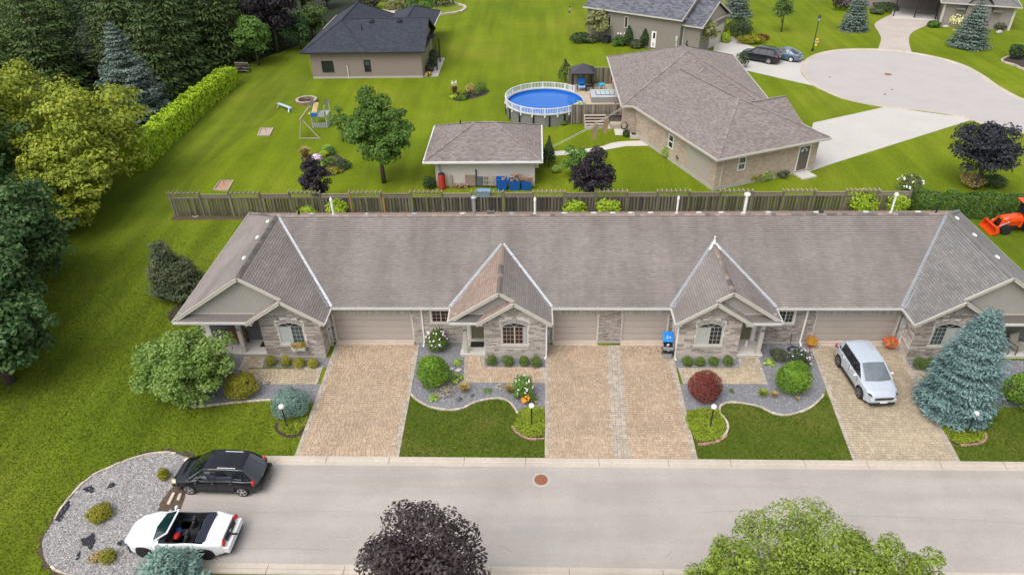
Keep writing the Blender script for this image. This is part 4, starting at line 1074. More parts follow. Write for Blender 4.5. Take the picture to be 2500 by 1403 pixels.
def conifer(name, label, xy, h, r, leaf='fir', seed=1, n_lv=None, dens=1., size=.34, droop=.25, tip=.25, cb=.03, group=None, cat='tree', power=.9, rag=.15, sprays=3):
    g = np.random.default_rng(seed); t = thing(name, label, cat, (xy[0], xy[1], 0), group=group)
    n_lv = n_lv or int(h/.42); Cs, Ds, Ns, Ss = [], [], [], []; mb = MB(); mb.tube([(0,0,-.05),(0,0,h*.5),(0,0,h*.97)], [r*.075+.03, r*.05+.02, .015], 7)
    for i in range(n_lv):
        q = i/n_lv; z = h*(cb+(1-cb)*q); L = r*(1-q)**power*g.uniform(1-rag, 1+rag)+.12
        nb = max(5, int(dens*(6+10*L/ r)))
        a0 = g.uniform(0, 6.28)
        for b in range(nb):
            a = a0+6.283*b/nb+g.normal()*.15; l = L*g.uniform(.8, 1.12); m = max(2, int(l/(size*.5)))
            dr = np.array([math.cos(a), math.sin(a), 0]); s = np.linspace(.22, 1, m)
            zz = z-droop*l*s+tip*l*s**2.2+g.normal(0, .03, m)
            base = dr[None]*(s*l)[:, None]; base[:, 2] = zz
            sl = (-droop+tip*2.2*s**1.2)
            if i % 3 == 0 and b % 2 == 0: mb.tube([(0,0,z), tuple(base[m//2]), tuple(base[-1])], [.03, .02, .008], 3, False)
            side = np.array([-dr[1], dr[0], 0])
            for k in range(sprays):
                off = (k-(sprays-1)/2)/max(1, (sprays-1)/2) if sprays > 1 else 0
                spread = .30*l*np.sin(np.pi*np.clip(s*.85, 0, 1))+.05
                C = base+side[None]*(off*spread*g.uniform(.5, 1.1, m))[:, None]+g.normal(0, .04, (m, 3))
                C[:, 2] -= abs(off)*.05*l
                D = np.tile(dr, (m, 1))+side[None]*off*.8; D[:, 2] = sl
                Cs.append(C); Ds.append(D+g.normal(0, .18, (m, 3))); Ns.append(np.tile([0, 0, 1.], (m, 1))+dr[None]*.35+g.normal(0, .35, (m, 3))); Ss.append(size*g.uniform(.7, 1.25, m)*(.7+.3*(1-q)))
    C = np.concatenate(Cs); D = np.concatenate(Ds); N = np.concatenate(Ns); S_ = np.concatenate(Ss)
    keep = C[:, 2] > .03
    card_object('crown', t, [(C[keep], N[keep], S_[keep], .42, D[keep])], LEAF[leaf], g)
    part(mb, 'trunk', GR['bark'], t, local=True)
    return t
def shrub(name, label, xy, rx, h, leaf='box', n=1500, size=.09, seed=1, ry=None, nclump=None, group=None, cat='shrub', tight=.89, flowers=None, up=.25, flat=False, z=.01, aspect=.6):
    """dense rounded bush: a rough ball of leaves on stems"""
    g = np.random.default_rng(seed); ry = ry or rx; t = thing(name, label, cat, (xy[0], xy[1], z), group=group)
    d = unit(n, g); d[:, 2] = np.where(d[:, 2] < -.75, -d[:, 2], d[:, 2])
    fr = np.zeros(n)
    for k in range(6):
        w_ = unit(1, g)[0]*g.uniform(3, 7); fr += np.sin(d@w_*1.0+g.uniform(0, 6.28))*.35/6*2.2
    rad = np.where(g.random(n) < .3, g.uniform(.45, .85, n), g.uniform(tight-.07, 1.03, n))*(1+fr*(1-tight)*3.2)
    cz = h*.5
    C = d*rad[:, None]*np.array([rx, ry, h*.52]); C[:, 2] += cz
    if name == 'thuja': C[:, :2] *= (1.12-.85*np.clip(C[:, 2:]/h, 0, 1)**1.6)
    N = d*.7+unit(n, g)*.6+np.array([0, 0, up]); keep = C[:, 2] > .01
    card_object('foliage', t, [(C[keep], N[keep], size*g.uniform(.65, 1.35, keep.sum()), aspect, None)], LEAF[leaf], g)
    mb = MB()
    for k in range(5):
        a = g.uniform(0, 6.28); mb.tube([(0,0,-.02), (math.cos(a)*rx*.3, math.sin(a)*ry*.3, h*.4), (math.cos(a)*rx*.6, math.sin(a)*ry*.6, h*.65)], [.03, .02, .008], 5)
    part(mb, 'stem', GR['bark'], t, local=True)
    if flowers:
        for fl, nf, fs in flowers:
            d2 = unit(nf, g); d2[:, 2] = np.abs(d2[:, 2]); C2 = d2*np.array([rx, ry, h*.54])*1.03; C2[:, 2] += cz
            C3 = np.repeat(C2, 5, 0)+g.normal(0, fs*.22, (nf*5, 3)); N3 = np.repeat(d2, 5, 0)+np.array([0, -.2, .5])+unit(nf*5, g)*.6
            card_object('flowers', t, [(C3, N3, fs*g.uniform(.6, 1.1, len(C3)), .8, None)], LEAF[fl], g)['kind'] = 'stuff'
    return t
def tuft(name, label, xy, r, h, leaf='straw', n=160, seed=1, wd=.12, cat='grass clump', plume=None, group=None, z=.01):
    """fountain of narrow blades"""
    g = np.random.default_rng(seed); t = thing(name, label, cat, (xy[0], xy[1], z), group=group)
    a = g.uniform(0, 6.28, n); o = g.uniform(.05, 1, n); parts = []
    for s0, s1, bend in ((.0, .5, .3), (.5, 1., 1.)):
        s = (s0+s1)/2; C = np.stack([np.cos(a)*o*r*(s**1.3), np.sin(a)*o*r*(s**1.3), h*(s-.35*o*s*s)*g.uniform(.8, 1.05, n)], 1)
        D = np.stack([np.cos(a)*o*r*.9, np.sin(a)*o*r*.9, h*(1-.9*o*s)], 1); N = np.stack([-np.cos(a)*.6, -np.sin(a)*.6, np.full(n, .8)], 1)+unit(n, g)*.3
        parts.append((C, N, np.full(n, h*.62)*g.uniform(.8, 1.1, n), wd, D))
    card_object('blades', t, parts, LEAF[leaf], g)
    if plume:
        m = 40; a = g.uniform(0, 6.28, m); C = np.stack([np.cos(a)*r*.5, np.sin(a)*r*.5, h*g.uniform(1., 1.25, m)], 1)
        card_object('plumes', t, [(C, unit(m, g), np.full(m, .22), .3, np.tile([0,0,1.], (m,1)))], LEAF[plume], g)['kind'] = 'stuff'
    return t
def hosta(name, label, xy, r, h, leaf='hosta', n=60, seed=1, cat='plant', size=None, z=.01):
    g = np.random.default_rng(seed); t = thing(name, label, cat, (xy[0], xy[1], z))
    a = g.uniform(0, 6.28, n); o = np.sqrt(g.uniform(.02, 1, n)); C = np.stack([np.cos(a)*o*r, np.sin(a)*o*r, h*(1-.7*o**2)+g.normal(0, .02, n)], 1)
    D = np.stack([np.cos(a), np.sin(a), -.3*o], 1); N = np.stack([np.cos(a)*.4*o, np.sin(a)*.4*o, np.ones(n)], 1)+unit(n, g)*.25
    card_object('leaves', t, [(C, N, (size or r*.62)*g.uniform(.7, 1.2, n), .55, D)], LEAF[leaf], g); return t
def hedge(name, label, path, w_, h, leaf, dens=220, size=.16, seed=1, wob=.12):
    """clipped hedge following a path of world points"""
    g = np.random.default_rng(seed); p = [Vector((q[0], q[1], 0)) for q in path]; c = sum(p, Vector())/len(p)
    t = thing(name, label, 'hedge', (c.x, c.y, 0)); Cs, Ns = [], []; mb = MB()
    hs = h if isinstance(h, (list, tuple)) else [h]*len(p)
    for i, (a, b) in enumerate(zip(p, p[1:])):
        d = b-a; L = d.length; d.normalize(); nn = Vector((-d.y, d.x, 0)); n = int(dens*L*(w_+2*h if not isinstance(h, (list, tuple)) else L*0+dens*0+L*(w_+2*hs[i])/L))
        u = g.uniform(0, L, n); per = g.uniform(0, 1, n); hh = hs[i]+(hs[i+1]-hs[i])*u/L; tot = w_+2*hh
        s = per*tot; bump = .10*np.sin(u*2.3+i)+.07*np.sin(u*5.1+1+s*2)+.06*np.sin(s*4+u*1.1)
        left = s < hh; top = (s >= hh) & (s < hh+w_)
        off = np.where(left, w_/2, np.where(top, w_/2-(s-hh), -w_/2)); z = np.where(left, s, np.where(top, hh, tot-s))
        corner = np.clip(1-(hh-z)/.35, 0, 1)*np.clip((np.abs(off)-(w_/2-.3))/.3, 0, 1); off = off*(1-.16*corner); z = z-.12*corner
        no = np.where(left, 1., np.where(top, 0, -1.)); nz = np.where(top, 1., .25)
        dep = np.where(g.random(n) < .3, g.uniform(-.35, -.05, n), g.normal(0, .035, n))+bump
        off = off+no*dep; z = z+np.where(top, dep, 0)
        C = np.stack([a.x-c.x+d.x*u+nn.x*off, a.y-c.y+d.y*u+nn.y*off, np.maximum(.03, z)], 1)
        N = np.stack([nn.x*no, nn.y*no, nz], 1)+unit(n, g)*.7; Cs.append(C); Ns.append(N)
        k = 0
        while k < L: q = a+d*k-c; mb.tube([(q.x, q.y, -.02), (q.x+.03, q.y, hs[i]*.75)], [.04, .015], 5); k += .8
    for e, sgn in ((p[0], -1), (p[-1], 1)):
        i = 0 if sgn < 0 else len(p)-2; d = (p[i+1]-p[i]).normalized(); nn = Vector((-d.y, d.x, 0)); hh = hs[0] if sgn < 0 else hs[-1]; n = int(dens*w_*hh)
        off = g.uniform(-w_/2, w_/2, n); z = g.uniform(0, hh, n); dep = g.normal(0, .05, n)
        C = np.stack([e.x-c.x+d.x*sgn*dep+nn.x*off, e.y-c.y+d.y*sgn*dep+nn.y*off, np.maximum(.03, z)], 1); Cs.append(C); Ns.append(np.tile([d.x*sgn, d.y*sgn, .3], (n, 1))+unit(n, g)*.6)
    C = np.concatenate(Cs); N = np.concatenate(Ns)
    card_object('foliage', t, [(C, N, size*g.uniform(.6, 1.3, len(C)), .6, None)], LEAF[leaf], g); part(mb, 'stem', GR['bark'], t, local=True, kind='stuff')
    return t
def at(px, py): q = P(px, py); return (q.x, q.y)

# the yard trees
tree('maple_tree', 'round headed green maple standing alone on the back lawn', at(938,446), 9.0, 3.0, 3.75, 1.7, 'maple', 18000, .27, 95, 11, .17, 'oval', lump=.24, lobes=((1.2,-.3,6.3,1.9,1.6,4500),(-1.1,.1,6.6,1.8,1.7,4500)))
tree('locust_sapling', 'thin feathery light green tree left of the lone maple', at(838,345), 4.2, 1.1, 1.9, .6, 'light', 1100, .20, 26, 12, .06, 'oval', lump=.26)
tree('plum_tree', 'dark purple tree before the left part of the fence', at(778,506), 4.7, 1.35, 1.95, .9, 'plum', 5200, .20, 40, 13, .08, 'oval', lump=.34)
tree('plum_tree', 'dark purple tree in front of the middle of the fence', at(1446,508), 5.5, 1.75, 2.4, .8, 'plum', 7200, .21, 46, 14, .1, 'oval', lump=.34)
tree('copper_tree', 'broad blackish copper tree behind the right hedge', at(2378,462), 6.4, 2.65, 2.6, .9, 'darkplum', 9000, .24, 52, 15, .14, 'round', lump=.30)
tree('green_shrub_tree', 'bright green bush close behind the dark purple tree at the fence', at(1405,430), 3.0, 1.35, 1.4, .2, 'light', 2200, .22, 26, 16, .06)
tree('dogwood', 'very large pale green leafy shrub beside the porch of the house with the flower box', (-19.2,29.2), 4.35, 2.9, 2.25, .12, 'bigshrub', 21000, .19, 110, 17, .1, 'round', cat='shrub', lump=.25, up=.75)
tree('plum_maple', 'dark purple maple crown rising at the lower edge of the photo', (-4.05,15.2), 7.75, 2.45, 3.0, 2.0, 'plumbig', 17000, .155, 60, 18, .16, 'oval', lump=.28)
tree('birch_tree', 'airy yellow green birch crown at the lower right edge of the photo', (9.1,14.6), 9.0, 2.9, 3.3, 1.5, 'birch', 22000, .105, 130, 19, .15, 'oval', lump=.2, ry=2.8, inner=.12, lobes=((-2.3,-.2,8.2,1.6,2.6,8000),(2.3,.2,8.3,1.7,2.6,8500),(3.7,-.2,7.5,1.5,2.2,7000),(-3.2,-.6,7.3,1.2,2.0,5000),(.8,-1.6,8.0,2.2,2.4,9000)))
conifer('blue_spruce', 'tall blue spruce beside the front lawn right of the crossover', (22.15,28.25), 6.7, 1.62, 'spruce', 20, dens=1.9, size=.20, n_lv=28, droop=.12, tip=.2, power=.55, rag=.22, sprays=5)
conifer('blue_spruce', 'low blue spruce top next to the white convertible', (-15.2,17.15), 2.6, 1.25, 'juniper', 21, dens=1.5, size=.24, n_lv=12, droop=-.15, tip=.3, sprays=4)
t_ = conifer('cypress', 'olive brown cypress on the lawn left of the townhouse gable', at(428,722), 4.3, 1.2, 'cypress', 22, dens=1.6, size=.22, n_lv=20, droop=-.2, tip=.35, power=.62, sprays=4)
conifer('cypress', 'lower olive cypress leaning beside the left end of the townhouse', at(460,722), 2.9, 1.2, 'cypress', 23, dens=1.7, size=.22, n_lv=14, droop=-.1, tip=.35, power=.42, sprays=4)
sheet('mulch_ring', [(-22.9+1.2*math.cos(a*.4), 37.2+1.4*math.sin(a*.4)) for a in range(16)], .010, GR['mulch'], 'dark mulch round the cypress by the left gable', 'mulch')
conifer('blue_spruce', 'large blue green spruce in front of the dark wood behind the long hedge', at(345,298), 10.6, 3.3, 'sprucefar', 24, dens=1.5, size=.34, n_lv=28, droop=.25, tip=.22, power=.75, rag=.25, sprays=5)
conifer('blue_spruce', 'blue spruce on the lawn right of the far paver driveway', at(2362,114), 6.4, 2.3, 'sprucefar', 25, dens=1.5, size=.36, n_lv=18, droop=.2, tip=.2, power=.8)
conifer('blue_spruce', 'blue spruce on the lawn left of the far paver driveway', at(2083,73), 6.2, 2.0, 'sprucefar', 26, dens=1.4, size=.36, n_lv=18, droop=.2, tip=.2, power=.8)
conifer('blue_spruce', 'blue spruce beside the garage of the grey house', at(1795,40), 6.5, 2.2, 'sprucefar', 27, dens=1.4, size=.36, n_lv=18, droop=.2, tip=.2, power=.8)
tree('street_tree', 'small slim green tree on the far lawn left of the street lamp', at(1907,78), 5.6, 1.75, 2.1, 1.4, 'mid', 2600, .26, 30, 28, .08, 'oval')

# the left wood
hedge('hedge', 'long golden green clipped hedge along the left lawn', [(p.x, p.y) for p in (P(330,418),P(380,370),P(445,307),P(510,250),P(566,205))], 2.1, [2.5,2.4,2.3,2.2,2.1], 'hedge', 95, .24, 31)
hedge('hedge', 'dark green clipped cedar hedge behind the tractor', [(p.x, p.y) for p in (P(2222,520),P(2300,523),P(2400,526),P(2560,531))], 1.5, 1.75, 'cedar', 150, .17, 32)
hills = []
wood = [  # kind, base px or world, height, radius, leaf, label
 ('y', (-38.0,55.5), 11.0, 6.6, 'yellow', 'big yellow green locust tree at the near end of the long hedge'),
 ('y', (-46.0,57.5), 13.0, 6.3, 'yellow', 'tall yellow green locust tree at the left edge behind the hedge'),
 ('y', (-36.6,49.2), 7.0, 4.3, 'yellow', 'lower yellow green tree hanging over the mown strip'),
 ('d', (-41.5,43.6), 10.5, 5.2, 'dark', 'dark green maple below the yellow locust trees'),
 ('d', (-35.2,40.2), 8.6, 4.5, 'dark', 'dark green maple reaching farthest over the left lawn'),
 ('d', (-34.5,34.6), 8.4, 4.5, 'dark', 'dark green maple at the left edge beside the pale dead branches'),
 ('d', (-30.5,30.2), 6.4, 3.6, 'dark', 'lowest dark green maple at the left edge of the lawn'),
 ('d', (-45.0,50.0), 12.0, 5.5, 'dark', 'dark green tree between the yellow locusts and the lower maples'),
 ('m', (-56.0,77.0), 15.0, 6.0, 'mid', 'mid green broad tree in the upper left corner'),
 ('m', (-57.5,69.0), 12.0, 5.5, 'mid', 'mid green tree just above the yellow locusts'),
 ('m', (-58.5,88.0), 17.0, 6.5, 'dark', 'dark broad tree at the top behind the upper left corner'),
]
for i, (k, xy, h, r, lf, lab) in enumerate(wood):
    nm = {'y': 'locust_tree', 'd': 'maple_tree', 'm': 'broadleaf_tree'}[k]
    tree(nm, lab, xy, h, r, h*.50, .1, lf, 14000 if k != 'm' else 10000, .34 if k == 'y' else .32, 120, 40+i, .25, 'round', group='trees along the left edge', lump=.21 if k != 'y' else .19, up=.5)
firs = [((-56,82),18,4.4), ((-51.5,66.5),11,3.0), ((-61,76),17,4.6), ((-51.5,73.5),16,4.0), ((-46.5,80.5),19,4.3), ((-43.0,84.0),20,4.2), ((-42.2,77.5),13,3.2), ((-46.0,91.0),20,4.6), ((-50.5,86.0),19,4.4), ((-41.5,94),18,4.2), ((-54.0,97.0),20,5.0), ((-46.5,100.0),20,5.0), ((-39.5,100.5),18,4.6)]
flab = ['dark spruce behind the upper left broad tree', 'low dark spruce left of the blue green spruce', 'dark spruce at the far upper left corner', 'dark spruce left of the blue green spruce', 'dark spruce behind the blue green spruce', 'tall dark spruce behind the middle of the hedge', 'lower dark spruce close above the hedge', 'dark spruce at the top between two others',
        'dark spruce in the left part of the wood', 'dark spruce beside the far end of the hedge', 'farthest dark spruce at the top left', 'farthest dark spruce at the top above the blue green spruce', 'farthest dark spruce behind the hedge end']
for i, (xy, h, r) in enumerate(firs):
    conifer('spruce_tree', flab[i], xy, h, r, 'fir', 60+i, dens=1.1, size=.55, n_lv=int(h*1.5), droop=.35, tip=.15, power=.8, rag=.2, group='dark spruces in the left wood')
tree('light_tree', 'light green tree at the far end of the golden hedge', at(632,160), 7.0, 2.6, 2.9, .3, 'light', 5500, .32, 46, 75, .12, 'oval', lump=.3)
tree('copper_tree', 'tall dark purple tree at the edge of the left wood', (-35.2,97.5), 11.5, 3.8, 4.6, .5, 'plum', 7000, .4, 46, 76, .16)
tree('broadleaf_tree', 'round green tree left of the dark roofed house', at(765,95), 5.2, 2.4, 2.2, .2, 'mid', 4000, .34, 36, 77, .1)
tree('broadleaf_tree', 'green bushy tree between purple tree and dark roofed house', at(735,120), 4.6, 2.2, 2.0, .2, 'dark', 3600, .34, 36, 78, .1)
tree('broadleaf_tree', 'dark green tree at the top above the dark roofed house', at(700,45), 8.0, 3.6, 3.6, .3, 'dark', 5000, .42, 40, 79, .15)
tree('broadleaf_tree', 'green tree at the top edge left of the roof peak', at(800,20), 5.0, 3.0, 2.3, .2, 'mid', 3600, .4, 36, 80, .12)
tree('broadleaf_tree', 'low green thicket tree at the top edge of the wood', at(740,30), 5.0, 3.2, 2.3, .2, 'mid', 3600, .4, 36, 81, .12)
# pale dead branches at the left edge
t = thing('dead_tree', 'pale leafless branches sticking out of the dark trees at the left edge', 'tree', (-34.0,36.5,0))
mb = MB(); g_ = random.Random(5)
def twig(a, d, L, r, dep):
    b = a+d*L; mid = (a+b)/2+Vector((g_.gauss(0,.1),g_.gauss(0,.1),g_.gauss(0,.1)))*L; mb.tube([a, mid, b], [r, r*.75, r*.5], 5, False)
    if dep:
        for k in range(3): twig(a.lerp(b, g_.uniform(.5, 1)), (d+Vector((g_.gauss(0,.55), g_.gauss(0,.55), g_.gauss(.1,.45)))).normalized(), L*g_.uniform(.5,.75), r*.55, dep-1)
mb.tube([(0,0,-.1),(.3,-.5,4),(.6,-1.2,7.0)], [.2,.16,.11], 7)
for k in range(5): twig(Vector((.6,-1.2,6.2+.15*k)), Vector((g_.gauss(.3,.5), g_.gauss(-.5,.4), g_.uniform(.5,1))).normalized(), 1.6, .07, 3)
part(mb, 'dead_branches', GR['deadbark'], t, local=True)

# shrubs before the townhouses
def row(px, r, h, labs, leaf='box', grp=None, n=1500):
    for i, (x, y) in enumerate(px): shrub('box_shrub', labs[i], at(x, y), r*rnd.uniform(.88,1.1), h*rnd.uniform(.85,1.1), leaf, n, .055, 100+int(x), group=grp, tight=.87)
row([(663,890),(700,891),(733,893),(766,895)], .36, .62, [f'{a} of the four round yellowish shrubs under the flower box window' for a in ('leftmost','second','third','rightmost')], 'gold', 'shrubs under the flower box window')
row([(1201,890),(1240,891),(1279,892),(1309,893)], .33, .62, [f'{a} of the four clipped green shrubs left of the double driveway' for a in ('leftmost','second','third','rightmost')], 'box', 'shrubs left of the double driveway')
row([(1677,891),(1708,891),(1741,890),(1776,890)], .32, .58, [f'{a} of the four clipped green shrubs right of the double driveway' for a in ('leftmost','second','third','rightmost')], 'box', 'shrubs right of the double driveway')
row([(2245,897),(2282,893)], .42, .6, ['left green shrub under the window behind the blue spruce', 'right green shrub half hidden behind the blue spruce'], 'box', 'shrubs beside the tall blue spruce')
shrub('gold_cypress', 'rounded golden yellow cypress beside the pale green shrub', at(594,962), .95, 1.35, 'gold', 5200, .085, 120)
shrub('juniper', 'large dome of blue green juniper behind the first globe lamp', at(713,1004), 1.07, 1.25, 'juniper', 5200, .11, 121, ry=.95, aspect=.3)
shrub('globe_cedar', 'big round bright green cedar between first driveway and porch', at(1060,938), .92, 1.85, 'globe', 5600, .10, 122)
shrub('globe_cedar', 'big round bright green cedar beside the silver crossover driveway', at(1930,950), .93, 1.7, 'globe', 5600, .10, 123)
shrub('globe_cedar', 'green cedar bush at the right edge below the porch', at(2492,985), 1.15, 1.8, 'globe', 4200, .11, 124)
shrub('red_barberry', 'dark red ball shaped shrub beside the walkway of the house right of the double driveway', at(1717,968), .93, 1.55, 'red', 6200, .08, 125, tight=.93)
shrub('rose_mallow', 'bush with pink white blossoms beside the downspout', at(1068,853), .65, 1.5, 'maple', 1800, .11, 126, flowers=[('flower_pink', 46, .10)], tight=.86, cat='flowering bush')
shrub('lavender', 'grey green flowering bush beside the coiled hose', at(1898,878), .5, .75, 'cypress', 1200, .08, 127, tight=.85)
shrub('lavender', 'loose grey green bush with pale flowers behind the right globe cedar', at(1948,895), .7, 1.1, 'thuja', 1300, .09, 128, tight=.8, flowers=[('flower_pink', 20, .09)])
shrub('daisy_bush', 'tall light green perennial with white flowers in the gravel bed', at(1277,968), .55, 1.35, 'light', 1500, .13, 129, tight=.82, flowers=[('flower_white', 24, .08)], cat='flowering bush')
shrub('marigold', 'low orange flowers at the foot of the white flowered perennial', at(1293,980), .42, .45, 'box', 420, .08, 130, flowers=[('flower_orange', 26, .11)], cat='flowers')
tuft('daylily', 'brownish fading clump left of the white flowered perennial', at(1245,958), .42, .6, 'straw', 150, 131)
tuft('daylily', 'golden brown grassy clump below the walkway of the house left of the double driveway', at(1134,955), .42, .6, 'straw', 170, 132)
hosta('hosta', 'yellow green hosta beside the stepping stones', at(1117,887), .28, .25, seed=133)
hosta('hosta', 'larger green hosta at the foot of the left globe cedar', at(1115,926), .36, .32, seed=134)
hosta('hosta', 'small yellow green hosta near the curved edge of the bed', at(1059,974), .28, .28, seed=135)
hosta('hosta', 'yellow green hosta left of the round cedar by the crossover', at(1878,888), .34, .28, seed=136, n=50)
hosta('perennial', 'small green plant in the middle of the left gravel bed', at(1190,957), .25, .22, 'globe', 60, 137, size=.12)
hosta('perennial', 'small plant with pale pink flowers in the left gravel bed', at(1219,948), .22, .3, 'grey', 60, 138, size=.10)
hosta('perennial', 'tiny grey green seedling near the curved edge of the bed', at(1121,977), .16, .18, 'cypress', 40, 139, size=.09)
hosta('perennial', 'tiny seedling in the middle of the gravel bed', at(1153,967), .12, .12, 'cypress', 30, 140, size=.08)
shrub('heather', 'dry greyish groundcover at the foot of the left globe cedar', at(1088,957), .6, .32, 'grey', 500, .09, 141)
tuft('daylily', 'yellow green clump in the gravel before the crossover side cedar', at(1861,965), .42, .4, 'ggreen', 140, 142, wd=.16)
tuft('daylily', 'fading clump right of the yellow green one in the gravel bed', at(1889,968), .34, .35, 'straw', 110, 143, wd=.16)
tuft('daylily', 'small dry clump near the curved edge by the crossover', at(1946,977), .28, .2, 'straw', 70, 144, wd=.16)
hosta('perennial', 'lone small seedling in the gravel beside the red barberry', at(1785,957), .16, .2, 'maple', 26, 145, size=.12)
# islands of moss round the lamps
def moss(o, pts, n, seed, leaf='ggreen', avoid=()):
    g = np.random.default_rng(seed); q = []; xs = [p.x for p in pts]; ys = [p.y for p in pts]
    while len(q) < n:
        a = (g.uniform(min(xs), max(xs)), g.uniform(min(ys), max(ys)))
        if inside(a, pts): q.append(a)
    q = np.array(q); C = np.column_stack([q, g.uniform(.03, .10, n)]); N = np.tile([0,0,1.], (n,1))+unit(n, g)*.7
    ob = card_object('moss', None, [(C, N, g.uniform(.05, .12, n), .6, None)], LEAF[leaf], g); ob.parent = o; ob['kind'] = 'stuff'
sh = lambda pts, k: [Vector(((p.x-c_.x)*k+c_.x, (p.y-c_.y)*k+c_.y, 0)) for c_ in [sum(pts, Vector())/len(pts)] for p in pts]
moss(iB, sh(iBp, .97), 3600, 1); moss(iC, sh(iCp, .97), 4200, 2); moss(iD, sh(iDp, .9), 2600, 3); moss(iA, sh(iAp, .8), 900, 4)
# shrubs of the stony bed
shrub('mugo_pine', 'largest round yellow green shrub in the stony bed', at(247,1262), .55, .62, 'gold', 1800, .09, 150)
shrub('mugo_pine', 'small yellow green shrub near the nose of the black hatchback', at(403,1167), .28, .62, 'gold', 900, .08, 151)
shrub('mugo_pine', 'small yellow green shrub low in the stony bed', at(268,1366), .35, .5, 'gold', 800, .08, 152, tight=.82)
shrub('mugo_pine', 'dry brown shrub left of the lowest green one', at(237,1364), .3, .3, 'straw', 350, .08, 153, tight=.82)
# along the fence
for i, (px, py, r, h) in enumerate(((755,527,.75,.9),(828,526,.9,1.5),(1405,527,.95,1.35),(1483,527,1.0,1.45),(2096,521,1.1,1.9),(2182,519,.95,1.7))):
    shrub('lime_shrub', ['low lime green shrub under the left purple tree', 'lime green shrub right of the left purple tree', 'left lime green shrub under the middle purple tree', 'right lime green shrub under the middle purple tree',
          'larger lime yellow shrub before the right end of the fence', 'lime yellow shrub between fence end and dark hedge'][i], at(px, py), r, h, 'lime', 1500, .2, 160+i, tight=.85, group='lime shrubs along the fence')
shrub('climbing_rose', 'pale flowering shrub at the right end of the fence', at(2215,470), 1.0, 1.5, 'cypress', 900, .15, 167, flowers=[('flower_white', 24, .14)], tight=.82)
for i, (px, py, r, h, lf) in enumerate(((2370,452,1.0,1.0,'straw'),(2425,455,.9,1.0,'thuja'),(2400,450,.8,.8,'cedar'))):
    shrub('border_shrub', ['brownish shrub at the foot of the blackish tree', 'dark green shrub right of the blackish tree', 'green shrub below the blackish tree'][i], at(px, py), r, h, lf, 800, .16, 170+i, tight=.85)

# grass blades on the near lawns
def pip(q, poly):
    x, y = q[:, 0], q[:, 1]; c = np.zeros(len(q), bool); n = len(poly)
    for i in range(n):
        a, b = poly[i], poly[i-1]
        if abs(a[1]-b[1]) < 1e-9: continue
        k = ((a[1] > y) != (b[1] > y)) & (x < (b[0]-a[0])*(y-a[1])/(b[1]-a[1])+a[0]); c ^= k
    return c
def blades(name, label, polys, holes, dens, leaf, seed, h=(.035,.085), fade=None):
    g = np.random.default_rng(seed); Q = []
    for pl in polys:
        xs = [p[0] for p in pl]; ys = [p[1] for p in pl]; n = int(dens*(max(xs)-min(xs))*(max(ys)-min(ys)))
        q = np.column_stack([g.uniform(min(xs), max(xs), n), g.uniform(min(ys), max(ys), n)]); k = pip(q, pl)
        for ho in holes: k &= ~pip(q, ho)
        if fade: k &= g.random(n) < np.clip((fade[1]-q[:, 1])/(fade[1]-fade[0]), 0, 1)
        Q.append(q[k])
    q = np.concatenate(Q); n = len(q); hh = g.uniform(*h, n); a = g.uniform(0, 6.283, n); w_ = hh*.42
    d = np.stack([np.cos(a), np.sin(a)], 1); lean = g.normal(0, .35, (n, 2))*hh[:, None]
    V = np.zeros((n, 3, 3)); V[:, 0, :2] = q-d*w_[:, None]; V[:, 1, :2] = q+d*w_[:, None]; V[:, 2, :2] = q+lean; V[:, 2, 2] = hh; V[:, :2, 2] = .004
    me = arr_mesh(name, V.reshape(-1, 3), np.arange(n*3).reshape(n, 3), LEAF[leaf], g.random(n)); o = bpy.data.objects.new(name, me); col.objects.link(o)
    return tag(o, label, 'grass', None, 'stuff')
eBl = [(p.x, p.y) for p in reversed(eB)]; eCl = [(p.x, p.y) for p in eC]; eAl = [(p.x, p.y) for p in eA]
fl1 = [(-6.86,24.64),(.47,24.64),(.47,26.2)]+eBl+[(-6.95,29.3)]; fl2 = [(8.12,24.64),(15.7,24.64),(16.1,29.2)]+eCl+[(8.1,26.0)]
blades('grass', 'short grass on the small front lawns between the driveways', [fl1, fl2, [(20.97,24.64),(32,24.64),(32,29.5),(23,29.2),(21.0,26.6)]], [[(p.x,p.y) for p in q] for q in (iBp, iCp, iDp)], 420, 'turf', 501)
rbl = [(p.x, p.y) for p in rbp]
left = [(-34,17.0),(-16,17.0),(-16,18.0),(-13,18.02),(-13,24.66),(-12.24,24.66),(-12.24,28.7)]+list(reversed(eAl))+[(-20,28.4),(-20.4,33),(-20.5,45.4),(-12,45.6),(-12,49.6),(-29.5,49.7),(-33,52),(-36,44),(-34,36),(-31,28)]
blades('grass', 'mown grass of the large lawn left of the townhouses', [left], [rbl, [(p.x,p.y) for p in gp([(384,1254),(392,1224),(437,1170),(462,1117),(650,1117),(700,1420),(300,1420)])], [(p.x,p.y) for p in iAp]], 240, 'turf_left', 502, fade=(36, 50))

g = np.random.default_rng(600); edge = [(-32.5,27),(-33.5,33),(-35.5,39),(-37.5,44),(-39,50),(-41,56),(-45,66),(-41,74),(-39.5,82),(-39,90),(-35,99),(-30,108)]
C = []
for (a, b) in zip(edge, edge[1:]):
    n = 420; t = g.random(n); q = np.stack([a[0]+(b[0]-a[0])*t-np.abs(g.normal(0, 2.2, n)), a[1]+(b[1]-a[1])*t, g.uniform(.05, 1., n)**1.5*1.7], 1); C.append(q)
C = np.concatenate(C); tag(card_object('undergrowth', None, [(C, unit(len(C), g)+np.array([0,0,.6]), g.uniform(.25,.5,len(C)), .55, None)], LEAF['mid'], g), 'low green undergrowth along the edge of the left wood', 'undergrowth', None, 'stuff')

